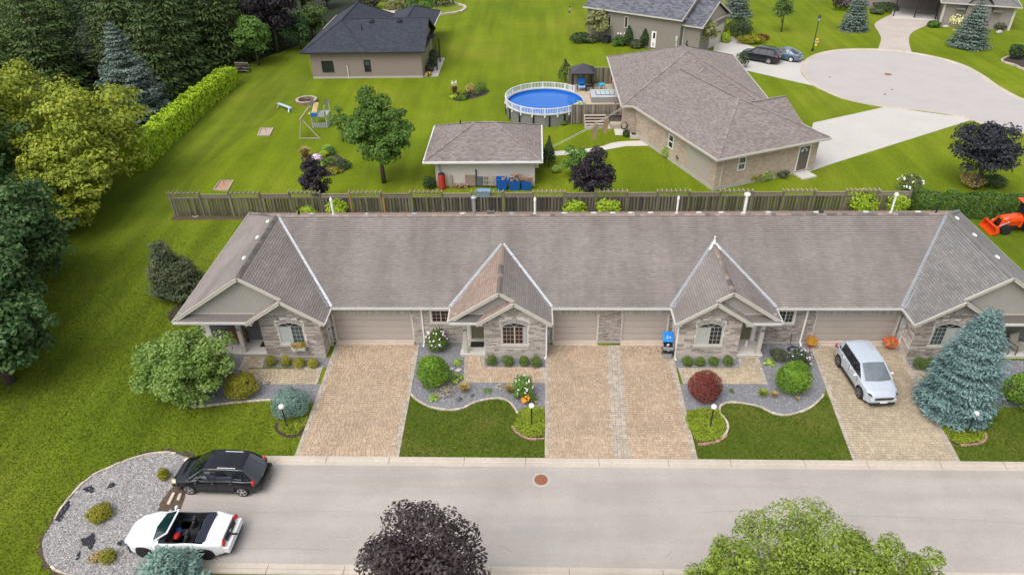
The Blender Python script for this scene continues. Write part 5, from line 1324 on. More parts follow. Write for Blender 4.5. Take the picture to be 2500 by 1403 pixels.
# ---------------------------------------------------------------- the wooden fence
FE = thing('wooden_fence', 'long weathered grey board fence with trellis tops behind the townhouses', 'fence', (0,50.4,0))
def copy_piece(key, mk, name, mat, parent, loc, rot=(0,0,0), scale=(1,1,1)):
    k = (key, mat.name)
    if k not in STONE_ME:
        o = mk().build(name, mat, parent, local=True); STONE_ME[k] = o.data
    else:
        o = bpy.data.objects.new(name, STONE_ME[k]); col.objects.link(o); o.parent = parent
    o.location = Vector(loc)-world_origin(parent); o.rotation_euler = rot; o.scale = scale; return o
def mk_board():
    mb = MB(); mb.box(-.07,.07,-.011,.011,0,1); return mb
def mk_post():
    mb = MB(); mb.box(-.065,.065,-.065,.065,0,1); return mb
FX0, FX1, NP = -29.35, 29.1, 24; pw = (FX1-FX0)/NP; backb = MB(); slats = MB(); cross = MB(); dips = MB()
for i in range(NP+1):
    x = FX0+i*pw; tr = (i % 2 == 0) or (i-1) % 2 == 0
    m = GR['fence_tan'] if i in (6, 7) and i == 6 else GR['fence_post']
    copy_piece('post', mk_post, 'post', m, FE, (x, 50.4, 0), (rnd.gauss(0,.008), rnd.gauss(0,.008), 0), (1,1,2.12))
for i in range(NP):
    a, b = FX0+i*pw+.065, FX0+(i+1)*pw-.065; tr = i % 2 == 0; top = 1.62
    for nm, z, h in (('rail',.28,.09),('rail',1.52,.09)):
        copy_piece('rail'+nm+str(z), lambda: (lambda q: (q.box(-.5,.5,-.02,.02,0,1), q)[1])(MB()), 'rail', GR['fence_post'], FE, ((a+b)/2, 50.455, z), (0,0,0), (b-a,2.4,h))
    mb = MB()
    if not tr:
        copy_piece('cap', lambda: (lambda q: (q.box(-.5,.5,-.05,.05,0,.045), q.box(-.5,.5,.0,.03,-.28,0), q)[2])(MB()), 'cap_rail', GR['fence_tan'] if i == 99 else GR['lattice'], FE, ((a+b)/2, 50.40, 1.93), (0,0,0), (b-a,1,1))
    else:
        copy_piece('trail', lambda: (lambda q: (q.box(-.5,.5,-.025,.025,0,.05), q)[1])(MB()), 'trellis_rail', GR['lattice'], FE, ((a+b)/2, 50.40, 1.64), (0,0,0), (b-a,1,1))
        copy_piece('trail2', lambda: (lambda q: (q.box(-.5,.5,-.06,-.02,0,.09), q.box(-.5,.5,.02,.06,0,.09), q)[2])(MB()), 'trellis_beam', GR['lattice'], FE, ((a+b)/2, 50.40, 2.02), (0,0,0), (b-a+.34,1,1))
        x = a+.05
        while x < b: slats.box(x-.012, x+.012, 50.385, 50.415, 1.69, 2.02); x += .105
        for k in range(8):
            xx = a-.1+(b-a+.2)*k/7
            copy_piece('rafter', lambda: (lambda q: (q.box(-.02,.02,-.24,.24,0,.085), q)[1])(MB()), 'rafter', GR['slatwood'] if i > 3 else GR['lattice'], FE, (xx, 50.4, 2.11), (0,0,rnd.gauss(0,.03)))
    n = 9; st = (b-a)/n
    for k in range(n):
        x = a+st*(k+.5)
        m = GR['fence_tan'] if (i == 7 and k == 0) else GR['fence']
        copy_piece('board', mk_board, 'board', m, FE, (x+rnd.gauss(0,.006), 50.375+rnd.gauss(0,.004), .06+rnd.uniform(-.03,.02)), (0, rnd.gauss(0,.006), 0), (rnd.uniform(.94,1.06),1,top-.06+rnd.uniform(-.01,.02)))
        backb.box(x+st/2-.075, x+st/2+.075, 50.53, 50.552, .08, top-.02)
part(backb, 'rear_boards', GR['fence'], FE, kind='stuff'); part(slats, 'trellis_slats', GR['lattice'], FE, kind='stuff')
o = sheet('soil_strip', [(-29.6,50.1),(-29.4,49.75),(-20,49.9),(0,49.6),(29,49.8),(29,50.38),(-29.5,50.38)], .012, GR['soil'], 'bare soil strip along the foot of the wooden fence', 'soil')
q = P(479, 527); mb = MB(); mb.tube([(.24*math.cos(a), .24*math.sin(a), .05) for a in [k*PI/8 for k in range(17)]], .04, 6); o = mb.build('stone_ring', GR['edging'], None); o.location = q; tag(o, 'small pale ring lying on the soil at the left end of the fence', 'ring')

# ---------------------------------------------------------------- cars
paint = dict(
 black=pm('black_paint', (.004,.005,.009), .22, .1, 2, spec=.4, coat=.45), white=pm('white_car_paint', (.80,.82,.84), .25, .03, 2, spec=.5, coat=1.0),
 silver=pm('silver_paint', (.50,.55,.62), .26, .04, 3, spec=.5, coat=.9, metal=.15), navy=pm('navy_paint', (.006,.008,.016), .25, .1, 2, spec=.4, coat=.45),
 blue=pm('slate_blue_paint', (.09,.155,.22), .25, .06, 2, spec=.5, coat=.9, metal=.2))
GR['carglass'] = pm('car_glass', (.012,.016,.022), .04, .3, .7, spec=.9, coat=1.0)
GR['lowplastic'] = pm('black_plastic', (.025,.026,.028), .6, .1, 8)
GR['seam'] = pm('panel_seam', (.01,.01,.012), .7, .1, 5)
GR['interior'] = pm('black_interior', (.022,.024,.03), .7, .25, 8)
GR['softtop'] = pm('dark_soft_top', (.018,.024,.04), .85, .15, 12)
def lerp_tab(tab, x):
    if x <= tab[0][0]: return tab[0][1]
    for (a, va), (b, vb) in zip(tab, tab[1:]):
        if x <= b:
            t = (x-a)/(b-a); t = t*t*(3-2*t); return va+(vb-va)*t
    return tab[-1][1]
def make_car(name, label, loc, rz, s):
    """x forward, origin at the middle of the wheelbase on the ground"""
    c = thing(name, label, s.get('cat', 'car'), loc, rz); pt = s['paint']
    xf, xr, wr, hw = s['front'], s['rear'], s['wr'], s['W']/2; ax = s['axle']; Ra = wr+.055
    xs = sorted(set([round(xr+(xf-xr)*i/64, 3) for i in range(65)]+[round(a+Ra*math.cos(PI*k/14), 3) for a in (ax, -ax) for k in range(15)]))
    rows = []; ck = s.get('cockpit')
    for x in xs:
        w_ = hw*lerp_tab(s['plan'], x); zs = lerp_tab(s['shoulder'], x); zt = lerp_tab(s['top'], x); zb = lerp_tab(s['sill'], x)
        for a in (ax, -ax):
            if abs(x-a) < Ra: zb = max(zb, wr+math.sqrt(Ra*Ra-(x-a)**2))
        zb = min(zb, zs-.06)
        fl = .022 if min(abs(x-ax), abs(x+ax)) < Ra+.12 else 0
        half = [(w_*.955+fl, zb), (w_*.995+fl, zb+(zs-zb)*.30), (w_*.985, zb+(zs-zb)*.62), (w_*.985, zb+(zs-zb)*.85), (w_*.955, zs), (w_*.90, zs+(zt-zs)*.42), (w_*.76, zs+(zt-zs)*.78), (w_*.42, zs+(zt-zs)*.97), (0, zt)]
        rows.append([Vector((x, -y, z)) for y, z in half]+[Vector((x, y, z)) for y, z in reversed(half[:-1])])
    mb = MB(); n = len(rows[0]); vs = [p for r in rows for p in r]; fs = []
    for i in range(len(rows)-1):
        xm = (xs[i]+xs[i+1])/2
        for k in range(n-1):
            if ck and ck[0] < xm < ck[1] and 5 <= k <= n-7: continue
            a = i*n+k; fs.append((a, a+n, a+n+1, a+1))
    fs.append(tuple(range(n))); fs.append(tuple(range(len(vs)-1, len(vs)-n-1, -1)))
    mb.add(vs, fs); part(mb, 'body', pt, c, local=True, smooth=True)
    mb = MB(); mb.box(xr+.25, xf-.3, -hw*.84, hw*.84, .17, min(.62, s['shoulder'][0][1])); part(mb, 'underbody', GR['lowplastic'], c, local=True)
    # wheels
    for k, (a, sd2) in enumerate(((ax, 1), (ax, -1), (-ax, 1), (-ax, -1))):
        y = sd2*(hw-.115); mb = MB()
        mb.lathe([(wr*.66,-.11),(wr*.93,-.11),(wr,-.075),(wr,.075),(wr*.93,.11),(wr*.66,.11)], (a, y, wr), 26, axis='Y'); wo = part(mb, 'wheel', GR['rubber'], c, local=True, smooth=False)
        yo = y+sd2*.085; mb = MB()
        mb.lathe([(wr*.60, 0), (wr*.69, .0), (wr*.70, sd2*.028), (wr*.63, sd2*.03), (wr*.60, 0)], (a, yo, wr), 24, axis='Y')
        ns = s.get('spokes', 5)
        for j in range(ns):
            t = 2*PI*j/ns+.3; e = Vector((math.cos(t), 0, math.sin(t))); mb.beam(Vector((a, yo+sd2*.012, wr))+e*wr*.10, Vector((a, yo+sd2*.012, wr))+e*wr*.63, wr*s.get('sw',.2), .028, up=(0,1,0))
        mb.lathe([(0, sd2*.03), (wr*.16, sd2*.025), (wr*.18, 0)], (a, yo, wr), 12, axis='Y')
        part(mb, 'rim', s.get('rim', GR['rim']), wo, local=True)
        mb = MB(); mb.lathe([(0, 0), (wr*.66, 0)], (a, yo-sd2*.03, wr), 20, axis='Y'); part(mb, 'brake_disc', GR['black'], wo, local=True)
    # greenhouse
    if 'gh' in s:
        A, B, C_, D = s['gh']['A'], s['gh']['B'], s['gh']['C'], s['gh']['D']; zr = s['gh']['z']; wr_ = s['gh']['wr']; wb = s['gh']['wb']
        st = []
        def sec(x, roofz, top_w, low_z, low_w, k):
            return [Vector((x, low_w, low_z)), Vector((x, top_w*1.0, roofz-.075)), Vector((x, top_w*.90, roofz-.02)), Vector((x, top_w*.5, roofz+.012)), Vector((x, 0, roofz+.02))]
        zl = lambda x: lerp_tab(s['shoulder'], x)-.015
        def flat(x, sgn):
            w0 = wb*.985; z0 = lerp_tab(s['top'], x)-.03
            return [Vector((x, w0, zl(x))), Vector((x+sgn*.02, w0*.965, zl(x)+.03)), Vector((x+sgn*.10, w0*.80, z0)), Vector((x+sgn*.17, w0*.4, z0+.015)), Vector((x+sgn*.19, 0, z0+.02))]
        mid = (B+C_)/2; secs = [flat(A, 1), sec(B, zr-.03, wr_*.97, zl(B), wb, 0), sec(B-.25, zr, wr_, zl(B-.25), wb, 0), sec(mid, zr+.015, wr_, zl(mid), wb, 0), sec(C_+.2, zr-.01, wr_*.985, zl(C_+.2), wb, 0), sec(C_, zr-.045, wr_*.95, zl(C_), wb*.99, 0), flat(D, -1)]
        def full(sc_): return [Vector((p.x, -p.y, p.z)) for p in sc_]+[p for p in reversed(sc_[:-1])]
        F = [full(q) for q in secs]; m = len(F[0])
        roof = MB(); ws = MB(); sides = (MB(), MB()); back = MB()
        for i in range(len(F)-1):
            for k in range(m-1):
                quad = [F[i][k], F[i+1][k], F[i+1][k+1], F[i][k+1]]
                edge = k in (0, m-2)
                tgt = sides[k == 0] if edge else (ws if i == 0 else (back if i == len(F)-2 else roof))
                tgt.add(quad, [(0,1,2,3)])
        part(roof, 'roof', s.get('roofpaint', pt), c, local=True, smooth=True); part(ws, 'windscreen', s.get('ws', GR['carglass']), c, local=True, smooth=True)
        part(sides[0], 'side_windows', GR['carglass'], c, local=True); part(sides[1], 'side_windows', GR['carglass'], c, local=True); part(back, 'rear_window', GR['carglass'], c, local=True, smooth=True)
        pil = MB(); dark = MB()
        for sg in (-1, 1):
            f = lambda v: Vector((v.x, sg*(v.y+.004), v.z+.004))
            for a, b in ((secs[0][1], secs[1][1]), (secs[5][1], secs[6][1])): pil.beam(f(a), f(b), .075, .05, up=(0,0,1))
            for a, b in zip(secs[1:5], secs[2:6]): pil.beam(f(a[1]), f(b[1]), .06, .045)
            dq = s['gh'].get('dpil', secs[5]) ; lo = f(secs[5][0]); hi = f(secs[5][1])
            pil.add([lo+Vector((.10,sg*.006,0)), hi+Vector((.16,sg*.006,0)), hi+Vector((-.02,sg*.006,0)), f(secs[6][0])+Vector((.1,sg*.006,0))], [(0,1,2,3)])
            for x in s['gh'].get('B_pil', []):
                t = (x-C_)/(B-C_); dark.beam((x, sg*(wb+.004), zl(x)), (x-.06, sg*(wr_+.006), zr-.075), .07, .012, up=(0,1,0))
        part(pil, 'window_pillars', pt, c, local=True); part(dark, 'door_pillars', GR['black'], c, local=True)
    # trim: lamps, plate, mirrors, handles, seams, bumpers
    for sg in (-1, 1):
        for nm, mt in (('headlight', s.get('hl', GR['amber'])), ('tail_light', GR['red'])):
            for (a, b, sx, sy, sz) in s.get(nm, []):
                mb = MB(); mb.sphere((a, sg*b[0], b[1]), (sx, sy, sz), 10, 7); part(mb, nm, mt, c, local=True, smooth=True)
        if 'mirror' in s:
            x, z = s['mirror']; mb = MB(); mb.sphere((x, sg*(hw+.10), z), (.075,.11,.075), 10, 7); mb.beam((x, sg*(hw-.08), z-.05), (x, sg*(hw+.05), z-.03), .05, .04); part(mb, 'wing_mirror', s.get('mirrorpaint', pt), c, local=True, smooth=True)
        seam = MB()
        for x in s.get('doors', []):
            w_ = hw*lerp_tab(s['plan'], x); z0 = .30; zs = lerp_tab(s['shoulder'], x)
            seam.box(x-.006, x+.006, sg*(w_*.985)-.012, sg*(w_*.985)+.012, z0+.08, zs-.03)
        if seam.v: part(seam, 'door_seam', GR['seam'], c, local=True)
        for x, z in s.get('handles', []):
            mb = MB(); w_ = hw*lerp_tab(s['plan'], x); mb.sphere((x, sg*w_*.985, z), (.10,.03,.022), 8, 6); part(mb, 'door_handle', s.get('handlepaint', pt), c, local=True, smooth=True)
        if s.get('cladding'):
            mb = MB(); w_ = hw*.985; mb.box(-ax+Ra+.02, ax-Ra-.02, sg*w_-.02, sg*w_+.018, lerp_tab(s['sill'], 0)-.02, lerp_tab(s['sill'], 0)+.12); part(mb, 'side_sill', s['cladding'], c, local=True)
    for nm, mt, bx in s.get('boxes', []):
        mb = MB(); mb.box(*bx); part(mb, nm, mt, c, local=True, bevel=.02)
    return c
black_hatch = dict(paint=paint['black'], W=1.78, front=2.16, rear=-2.12, wr=.325, axle=1.30, rim=GR['rim'], sw=.2, cladding=GR['lowplastic'],
    plan=[(-2.12,.80),(-1.95,.93),(-1.4,1.0),(1.2,1.0),(1.8,.93),(2.08,.74),(2.16,.62)], shoulder=[(-2.12,.62),(-1.9,.95),(-1.0,1.0),(.9,.93),(1.9,.76),(2.16,.60)],
    top=[(-2.12,.66),(-1.95,1.0),(-1.0,1.06),(.75,1.04),(1.3,.98),(1.95,.82),(2.16,.64)], sill=[(-2.12,.38),(-1.7,.28),(1.6,.26),(2.16,.32)],
    gh=dict(A=1.14, B=.42, C=-1.48, D=-2.02, z=1.57, wr=.64, wb=.84, B_pil=[-.12,-.95]), headlight=[(1.97,(.66,.70),.17,.14,.085)], tail_light=[(-1.93,(.76,.86),.10,.12,.17)],
    mirror=(.72,1.02), doors=[.80,-.12,-1.0], handles=[(0.02,.86),(-.86,.88)],
    boxes=[('number_plate', GR['plate'], (-2.14,-2.12,-.22,.22,.72,.84)), ('rear_bumper', GR['lowplastic'], (-2.24,-1.98,-.78,.78,.42,.60)), ('roof_rail', GR['rim'], (-1.15,-.25,.50,.54,1.55,1.59)), ('roof_rail', GR['rim'], (-1.15,-.25,-.54,-.50,1.55,1.59)),
           ('grille', GR['lowplastic'], (2.10,2.19,-.42,.42,.44,.56)), ('front_bumper', paint['black'], (2.02,2.24,-.62,.62,.26,.42))])
make_car('hatchback', 'black hatchback with silver roof rails parked nose to the stony bed', (-15.22,23.02,.012), PI+R(-2), black_hatch)
silver = dict(paint=paint['silver'], ws=pm('painted_sky_windscreen', (.12,.14,.16), .08, .5, .6, spec=.9, coat=1.0), W=1.84, front=2.22, rear=-2.18, wr=.36, axle=1.33, rim=pm('dark_rim', (.22,.23,.25), .35, .1, 5, metal=.5), sw=.22, cladding=GR['lowplastic'], cat='car',  # windscreen: sky reflection painted in as a paler mottled base colour
    plan=[(-2.18,.74),(-2.0,.90),(-1.4,1.0),(1.2,1.0),(1.8,.94),(2.1,.78),(2.22,.62)], shoulder=[(-2.18,.70),(-2.0,1.08),(-1.0,1.12),(.9,1.05),(1.8,.95),(2.14,.80),(2.22,.66)],
    top=[(-2.18,.74),(-2.0,1.13),(-1.0,1.17),(.7,1.15),(1.3,1.12),(1.95,1.0),(2.16,.84),(2.22,.70)], sill=[(-2.18,.42),(-1.7,.30),(1.6,.28),(2.22,.30)],
    gh=dict(A=1.16, B=.38, C=-1.58, D=-2.12, z=1.68, wr=.67, wb=.87, B_pil=[-.15,-.95]), headlight=[(1.98,(.70,.83),.22,.10,.05)], hl=GR['carglass'], tail_light=[(-2.0,(.78,.98),.12,.12,.10)],
    mirror=(.74,1.12), doors=[.84,-.15,-1.05], handles=[(0.0,.98),(-.88,1.0)], mirrorpaint=paint['white'], handlepaint=paint['white'],
    boxes=[('number_plate', GR['plate'], (2.27,2.29,-.2,.2,.40,.52)), ('grille', GR['carglass'], (2.15,2.26,-.50,.50,.58,.72)), ('lower_grille', GR['lowplastic'], (2.06,2.26,-.66,.66,.24,.42)), ('bumper', paint['silver'], (2.06,2.25,-.70,.70,.42,.60)),
           ('roof_aerial', paint['white'], (-1.15,-1.05,-.015,.015,1.6,1.67)), ('sensor_housing', GR['black'], (.18,.30,-.07,.07,1.50,1.56))])
make_car('crossover', 'silver crossover parked on the buff driveway before a garage door', (18.42,30.62,.03), R(-86), silver)
convert = dict(paint=paint['white'], W=1.90, front=2.42, rear=-2.30, wr=.345, axle=1.37, rim=GR['rim_dark'], spokes=9, sw=.13, cat='car', cockpit=(-1.38,.62),
    plan=[(-2.30,.74),(-2.1,.90),(-1.4,1.0),(-.6,.96),(.3,.95),(1.3,.98),(1.9,.90),(2.3,.70),(2.42,.52)], shoulder=[(-2.30,.64),(-2.1,.88),(-1.3,.97),(.3,.90),(1.2,.88),(2.0,.74),(2.42,.56)],
    top=[(-2.30,.62),(-2.24,.70),(-2.13,.98),(-1.4,1.02),(.5,.97),(1.2,.96),(1.9,.84),(2.3,.68),(2.42,.58)], sill=[(-2.30,.36),(-1.8,.24),(1.8,.20),(2.42,.22)],
    headlight=[(2.10,(.72,.63),.17,.08,.05)], hl=GR['carglass'], mirror=(.62,.98), doors=[.70,-.72], handles=[(-.52,.76)],
    boxes=[('number_plate', GR['plate'], (-2.455,-2.43,-.2,.2,.44,.56)), ('rear_diffuser', GR['lowplastic'], (-2.43,-2.1,-.72,.72,.22,.36)), ('bonnet_seam', GR['seam'], (.98,.99,-.74,.74,.935,.957)), ('boot_seam', GR['seam'], (-1.50,-1.49,-.72,.72,1.0,1.024)), ('rear_bumper', paint['white'], (-2.44,-2.16,-.80,.80,.36,.68))])
cv = make_car('convertible', 'white open topped convertible with red tail lights parked at the street end', (-15.72,19.62,.012), PI+R(-1), convert)
mb = MB()   # cockpit tub
mb.add([(-1.40,-.80,.99),(.64,-.80,.95),(.64,.80,.95),(-1.40,.80,.99),(-1.1,-.70,.38),(.55,-.70,.34),(.55,.70,.34),(-1.1,.70,.38)], [(0,1,5,4),(1,2,6,5),(2,3,7,6),(3,0,4,7),(4,5,6,7)])
part(mb, 'cockpit_tub', GR['interior'], cv, local=True)
mb = MB(); mb.box(.38,.66,-.74,.74,.72,.95); part(mb, 'dashboard', GR['interior'], cv, local=True, bevel=.05)
seat_m = pm('dark_seat', (.035,.037,.043), .6, .2, 5); grey_seat = pm('grey_rear_seat', (.11,.11,.12), .7, .15, 5)
for sg in (-1, 1):
    mb = MB(); mb.box(-.28,.25,sg*.38-.24,sg*.38+.24,.46,.62); mb.add([(-.26,sg*.38-.24,.55),(-.26,sg*.38+.24,.55),(-.48,sg*.38+.2,1.06),(-.48,sg*.38-.2,1.06),(-.40,sg*.38-.24,.5),(-.40,sg*.38+.24,.5),(-.60,sg*.38+.2,1.04),(-.60,sg*.38-.2,1.04)], [(0,1,2,3),(7,6,5,4),(3,2,6,7),(0,3,7,4),(1,5,6,2)])
    mb.box(-.60,-.49,sg*.38-.12,sg*.38+.12,1.04,1.2); part(mb, 'front_seat', seat_m, cv, local=True, bevel=.04)
    mb = MB(); mb.obox((-.92, sg*.33, .72), (.14,.58,.5), ry=R(-24)); mb.box(-.86,-.66,sg*.33-.28,sg*.33+.28,.5,.62); part(mb, 'rear_seat', grey_seat, cv, local=True, bevel=.04)
    mb = MB(); mb.box(-.70,.62,sg*.80-.03,sg*.80+.03,.88,.955); part(mb, 'door_top', GR['interior'], cv, local=True, bevel=.02)
    mb = MB(); mb.box(1.25,1.48,sg*.42-.04,sg*.42+.04,.915,.955); o = part(mb, 'bonnet_vent', GR['black'], cv, local=True); o.rotation_euler = (0, R(4), 0)
    mb = MB(); mb.obox((-2.215, sg*.66, .86), (.07,.32,.19), rz=sg*R(16), ry=R(24)); part(mb, 'tail_light', GR['red'], cv, local=True, bevel=.03)
    mb = MB(); mb.box(-.70,.95,sg*.925-.02,sg*.925+.012,.42,.45); part(mb, 'side_stripe', GR['seam'], cv, local=True)
    mb = MB(); mb.beam((.86, sg*.74, .95), (.22, sg*.62, 1.35), .06, .05); part(mb, 'windscreen_pillar', paint['white'], cv, local=True)
mb = MB(); mb.box(-1.46,-.98,-.78,.78,.86,1.03); part(mb, 'folded_soft_top', GR['softtop'], cv, local=True, bevel=.06)
mb = MB(); mb.beam((.20,-.64,1.36), (.20,.64,1.36), .08, .05); part(mb, 'windscreen_header', paint['white'], cv, local=True, bevel=.015)
mb = MB(); rows = []
for t in (0, .5, 1): rows.append([Vector((.90+(1-abs(y)/.74)*.12*(1-t)+(.22-.90)*t, y*(1-.16*t), .955+.39*t+.02*(1-abs(y)))) for y in (-.73,-.4,0,.4,.73)])
mb.grid(rows); part(mb, 'windscreen', pm('dark_teal_glass', (.008,.03,.035), .05, .2, 1, spec=.8, coat=1.0), cv, local=True, smooth=True)
mb = MB(); mb.tube([(.18, -.38+.17*math.cos(a), .90+.17*math.sin(a)) for a in [k*PI/8 for k in range(17)]], .018, 6); mb.cyl((.18,-.38,.90),(.4,-.38,.86),.04,n=8); part(mb, 'steering_wheel', GR['black'], cv, local=True)
mb = MB(); mb.obox((-2.235,0,.855),(.05,.98,.23),ry=R(24)); part(mb, 'tail_panel', GR['lowplastic'], cv, local=True, bevel=.02)
mb = MB(); mb.sphere((-2.265,0,.86),(.015,.10,.045),10,6); part(mb, 'tail_badge', GR['rim'], cv, local=True)
mb = MB(); mb.box(-2.16,-2.02,-.62,.62,1.005,1.03); part(mb, 'boot_spoiler', paint['white'], cv, local=True, bevel=.01)
mb = MB(); mb.box(-2.62,-2.28,.10,.17,.76,.82); part(mb, 'rear_bracket', GR['lowplastic'], cv, local=True)
def loose(mb, name, mat, label, cat, loc, rz=0, bevel=0, smooth=False):
    o = mb.build(name, mat, None, bevel=bevel, smooth=smooth); o.location = loc; o.rotation_euler = (0,0,rz); return tag(o, label, cat)
mb = MB(); mb.sphere((0,0,.13),(.14,.2,.14),12,8); loose(mb, 'bag', pm('red_bag', (.55,.02,.015), .6, .1, 5), 'round red bag on the passenger seat of the white convertible', 'bag', (-15.72-.05, 19.62-.30, .65), smooth=True)
mb = MB(); mb.obox((0,0,.06),(.22,.3,.1),rz=.3); mb.sphere((.03,.02,.13),(.07,.09,.05),8,6); loose(mb, 'bag', pm('blue_bag', (.02,.08,.30), .6, .3, 9), 'small blue bag between the seats of the white convertible', 'bag', (-15.72-.12, 19.62+.02, .65), .3, .02)
bigsuv = dict(paint=paint['navy'], W=1.98, front=2.42, rear=-2.48, wr=.39, axle=1.46, rim=GR['rim'], spokes=6, sw=.15, cladding=GR['lowplastic'],
    plan=[(-2.48,.80),(-2.3,.94),(-1.6,1.0),(1.4,1.0),(2.0,.95),(2.32,.80),(2.42,.68)], shoulder=[(-2.48,.7),(-2.3,1.08),(-1.0,1.12),(1.2,1.05),(2.1,.98),(2.42,.78)],
    top=[(-2.48,.74),(-2.3,1.12),(-1.0,1.17),(.9,1.15),(1.5,1.13),(2.15,1.05),(2.42,.82)], sill=[(-2.48,.42),(-1.9,.32),(1.9,.30),(2.42,.34)],
    gh=dict(A=1.25, B=.48, C=-1.85, D=-2.34, z=1.76, wr=.70, wb=.93, B_pil=[.0,-.95,-1.6]), headlight=[(2.26,(.74,.92),.14,.14,.05)], hl=GR['plate'], tail_light=[(-2.32,(.84,1.02),.12,.12,.13)],
    mirror=(.86,1.2), doors=[.95,-.05,-1.05], handles=[(.1,1.02),(-.9,1.04)],
    boxes=[('number_plate', GR['plate'], (-2.51,-2.49,-.2,.2,.82,.94)), ('roof_rail', GR['black'], (-1.7,.2,.60,.64,1.77,1.82)), ('roof_rail', GR['black'], (-1.7,.2,-.64,-.60,1.77,1.82)), ('rear_bumper', GR['lowplastic'], (-2.56,-2.3,-.85,.85,.44,.64))])
ang = math.atan2(91.93-89.91, 26.72-29.28)
make_car('large_suv', 'large dark navy sport utility vehicle on the far concrete driveway', (28.0+.62, 90.92+.72, .008), ang, bigsuv)
sedan = dict(paint=paint['blue'], W=1.80, front=2.3, rear=-2.30, wr=.33, axle=1.34, rim=GR['plate'], spokes=7, sw=.2,
    plan=[(-2.30,.74),(-2.1,.90),(-1.4,1.0),(1.2,1.0),(1.9,.92),(2.3,.62)], shoulder=[(-2.30,.66),(-2.1,.93),(-1.2,.96),(.9,.90),(1.9,.76),(2.3,.60)],
    top=[(-2.30,.7),(-2.2,1.03),(-1.4,1.06),(.75,1.0),(1.3,.95),(2.0,.8),(2.3,.64)], sill=[(-2.30,.34),(-1.7,.24),(1.6,.22),(2.3,.26)],
    gh=dict(A=1.05, B=.25, C=-.95, D=-1.75, z=1.46, wr=.58, wb=.84, B_pil=[-.1,-.85]), headlight=[(2.1,(.66,.68),.16,.14,.07)], tail_light=[(-2.18,(.66,.86),.10,.20,.09)],
    mirror=(.7,1.0), doors=[.78,-.12,-1.0], handles=[(0,.84),(-.9,.86)], boxes=[('number_plate', GR['plate'], (-2.33,-2.31,-.2,.2,.66,.78)), ('rear_bumper', paint['blue'], (-2.38,-2.1,-.76,.76,.34,.62))])
d = Vector((math.cos(ang), math.sin(ang), 0)); nL = Vector((-d.y, d.x, 0)); q = Vector((32.24,90.85,0))+d*1.34-nL*.80
make_car('sedan', 'slate blue sedan parked half behind the dark sport utility vehicle', (q.x, q.y, .008), ang, sedan)

# ---------------------------------------------------------------- lamps and small things in front
lampl = ['globe lamp post before the blue green juniper', 'globe lamp post on the mossy island left of the double driveway', 'globe lamp post on the mossy island right of the double driveway', 'globe lamp post half inside the tall blue spruce']
for i, (px, py) in enumerate(((700,1040),(1298,1038),(1734,1041),(2360,1058))):
    b = P(px, py)
    h = 1.42
    l = thing('lamp_post', lampl[i], 'lamp', (b.x, b.y, 0), 0, 'globe lamps along the driveways')
    mb = MB(); mb.lathe([(.08,0),(.08,.05),(.042,.09),(.038,h-.22),(.055,h-.2),(.06,h-.15),(.075,h-.14),(.075,h-.11)], n=12); part(mb, 'post', GR['iron'], l, local=True, smooth=True)
    mb = MB(); mb.sphere((0,0,h),(.145,.145,.145),20,14); part(mb, 'globe', GR['globe'], l, local=True, smooth=True)
# wheeled bin
B = thing('wheeled_bin', 'grey wheeled recycling bin with an open blue lid beside the garage', 'bin', (7.78,32.65,.03), R(-4))
grey = pm('bin_grey', (.33,.34,.35), .5, .06, 4); blue = pm('bin_blue', (.01,.20,.62), .4, .06, 4)
mb = MB(); mb.add([(-.22,-.24,.06),(.22,-.24,.06),(.22,.22,.06),(-.22,.22,.06),(-.29,-.36,.98),(.29,-.36,.98),(.29,.30,.98),(-.29,.30,.98)], [(0,3,2,1),(0,1,5,4),(1,2,6,5),(2,3,7,6),(3,0,4,7)])
mb.box(-.31,.31,-.39,-.345,.93,1.0); mb.box(-.31,.31,.29,.33,.93,1.0); mb.box(-.31,-.275,-.345,.29,.93,1.0); mb.box(.275,.31,-.345,.29,.93,1.0); part(mb, 'bin_body', grey, B, local=True, bevel=.015)
mb = MB(); mb.box(-.27,.27,-.33,.27,.5,.86); part(mb, 'bin_content', GR['liner'], B, local=True)
mb = MB(); mb.obox((0,.33,1.24),(.62,.05,.66),rx=R(-62)); o = part(mb, 'lid', blue, B, local=True, bevel=.03)
mb = MB(); mb.obox((-.03,-.1,.9),(.12,.06,.3),rx=.3,rz=.2); part(mb, 'waste_carton', GR['plate'], B, local=True)
for sg in (-1, 1):
    mb = MB(); mb.lathe([(0,-.025),(.10,-.025),(.10,.025),(0,.025)], (sg*.24,.26,.10), 14, axis='X'); part(mb, 'wheel', GR['rubber'], B, local=True)
mb = MB(); mb.tube([(-.24,.36,.9),(-.24,.42,.92),(.24,.42,.92),(.24,.36,.9)], .018, 6); part(mb, 'handle', grey, B, local=True)
mb = MB(); mb.add([(0,-.338,.80),(-.07,-.328,.69),(.07,-.328,.69)], [(0,1,2)]); part(mb, 'recycling_mark', GR['plate'], B, local=True)
mb = MB()
for k in range(3):
    t = 2*PI*k/3; c0 = Vector((.09*math.cos(t), .30+.06*math.sin(t)*.5, 1.30+.09*math.sin(t)*.8)); mb.obox((.10*math.cos(t), .33-.08-.02+.05*math.sin(t)*-.0, 1.275+.07*math.sin(t)), (.09,.008,.05), rx=R(-62), ry=0)
part(mb, 'recycling_symbol', GR['plate'], B, local=True)
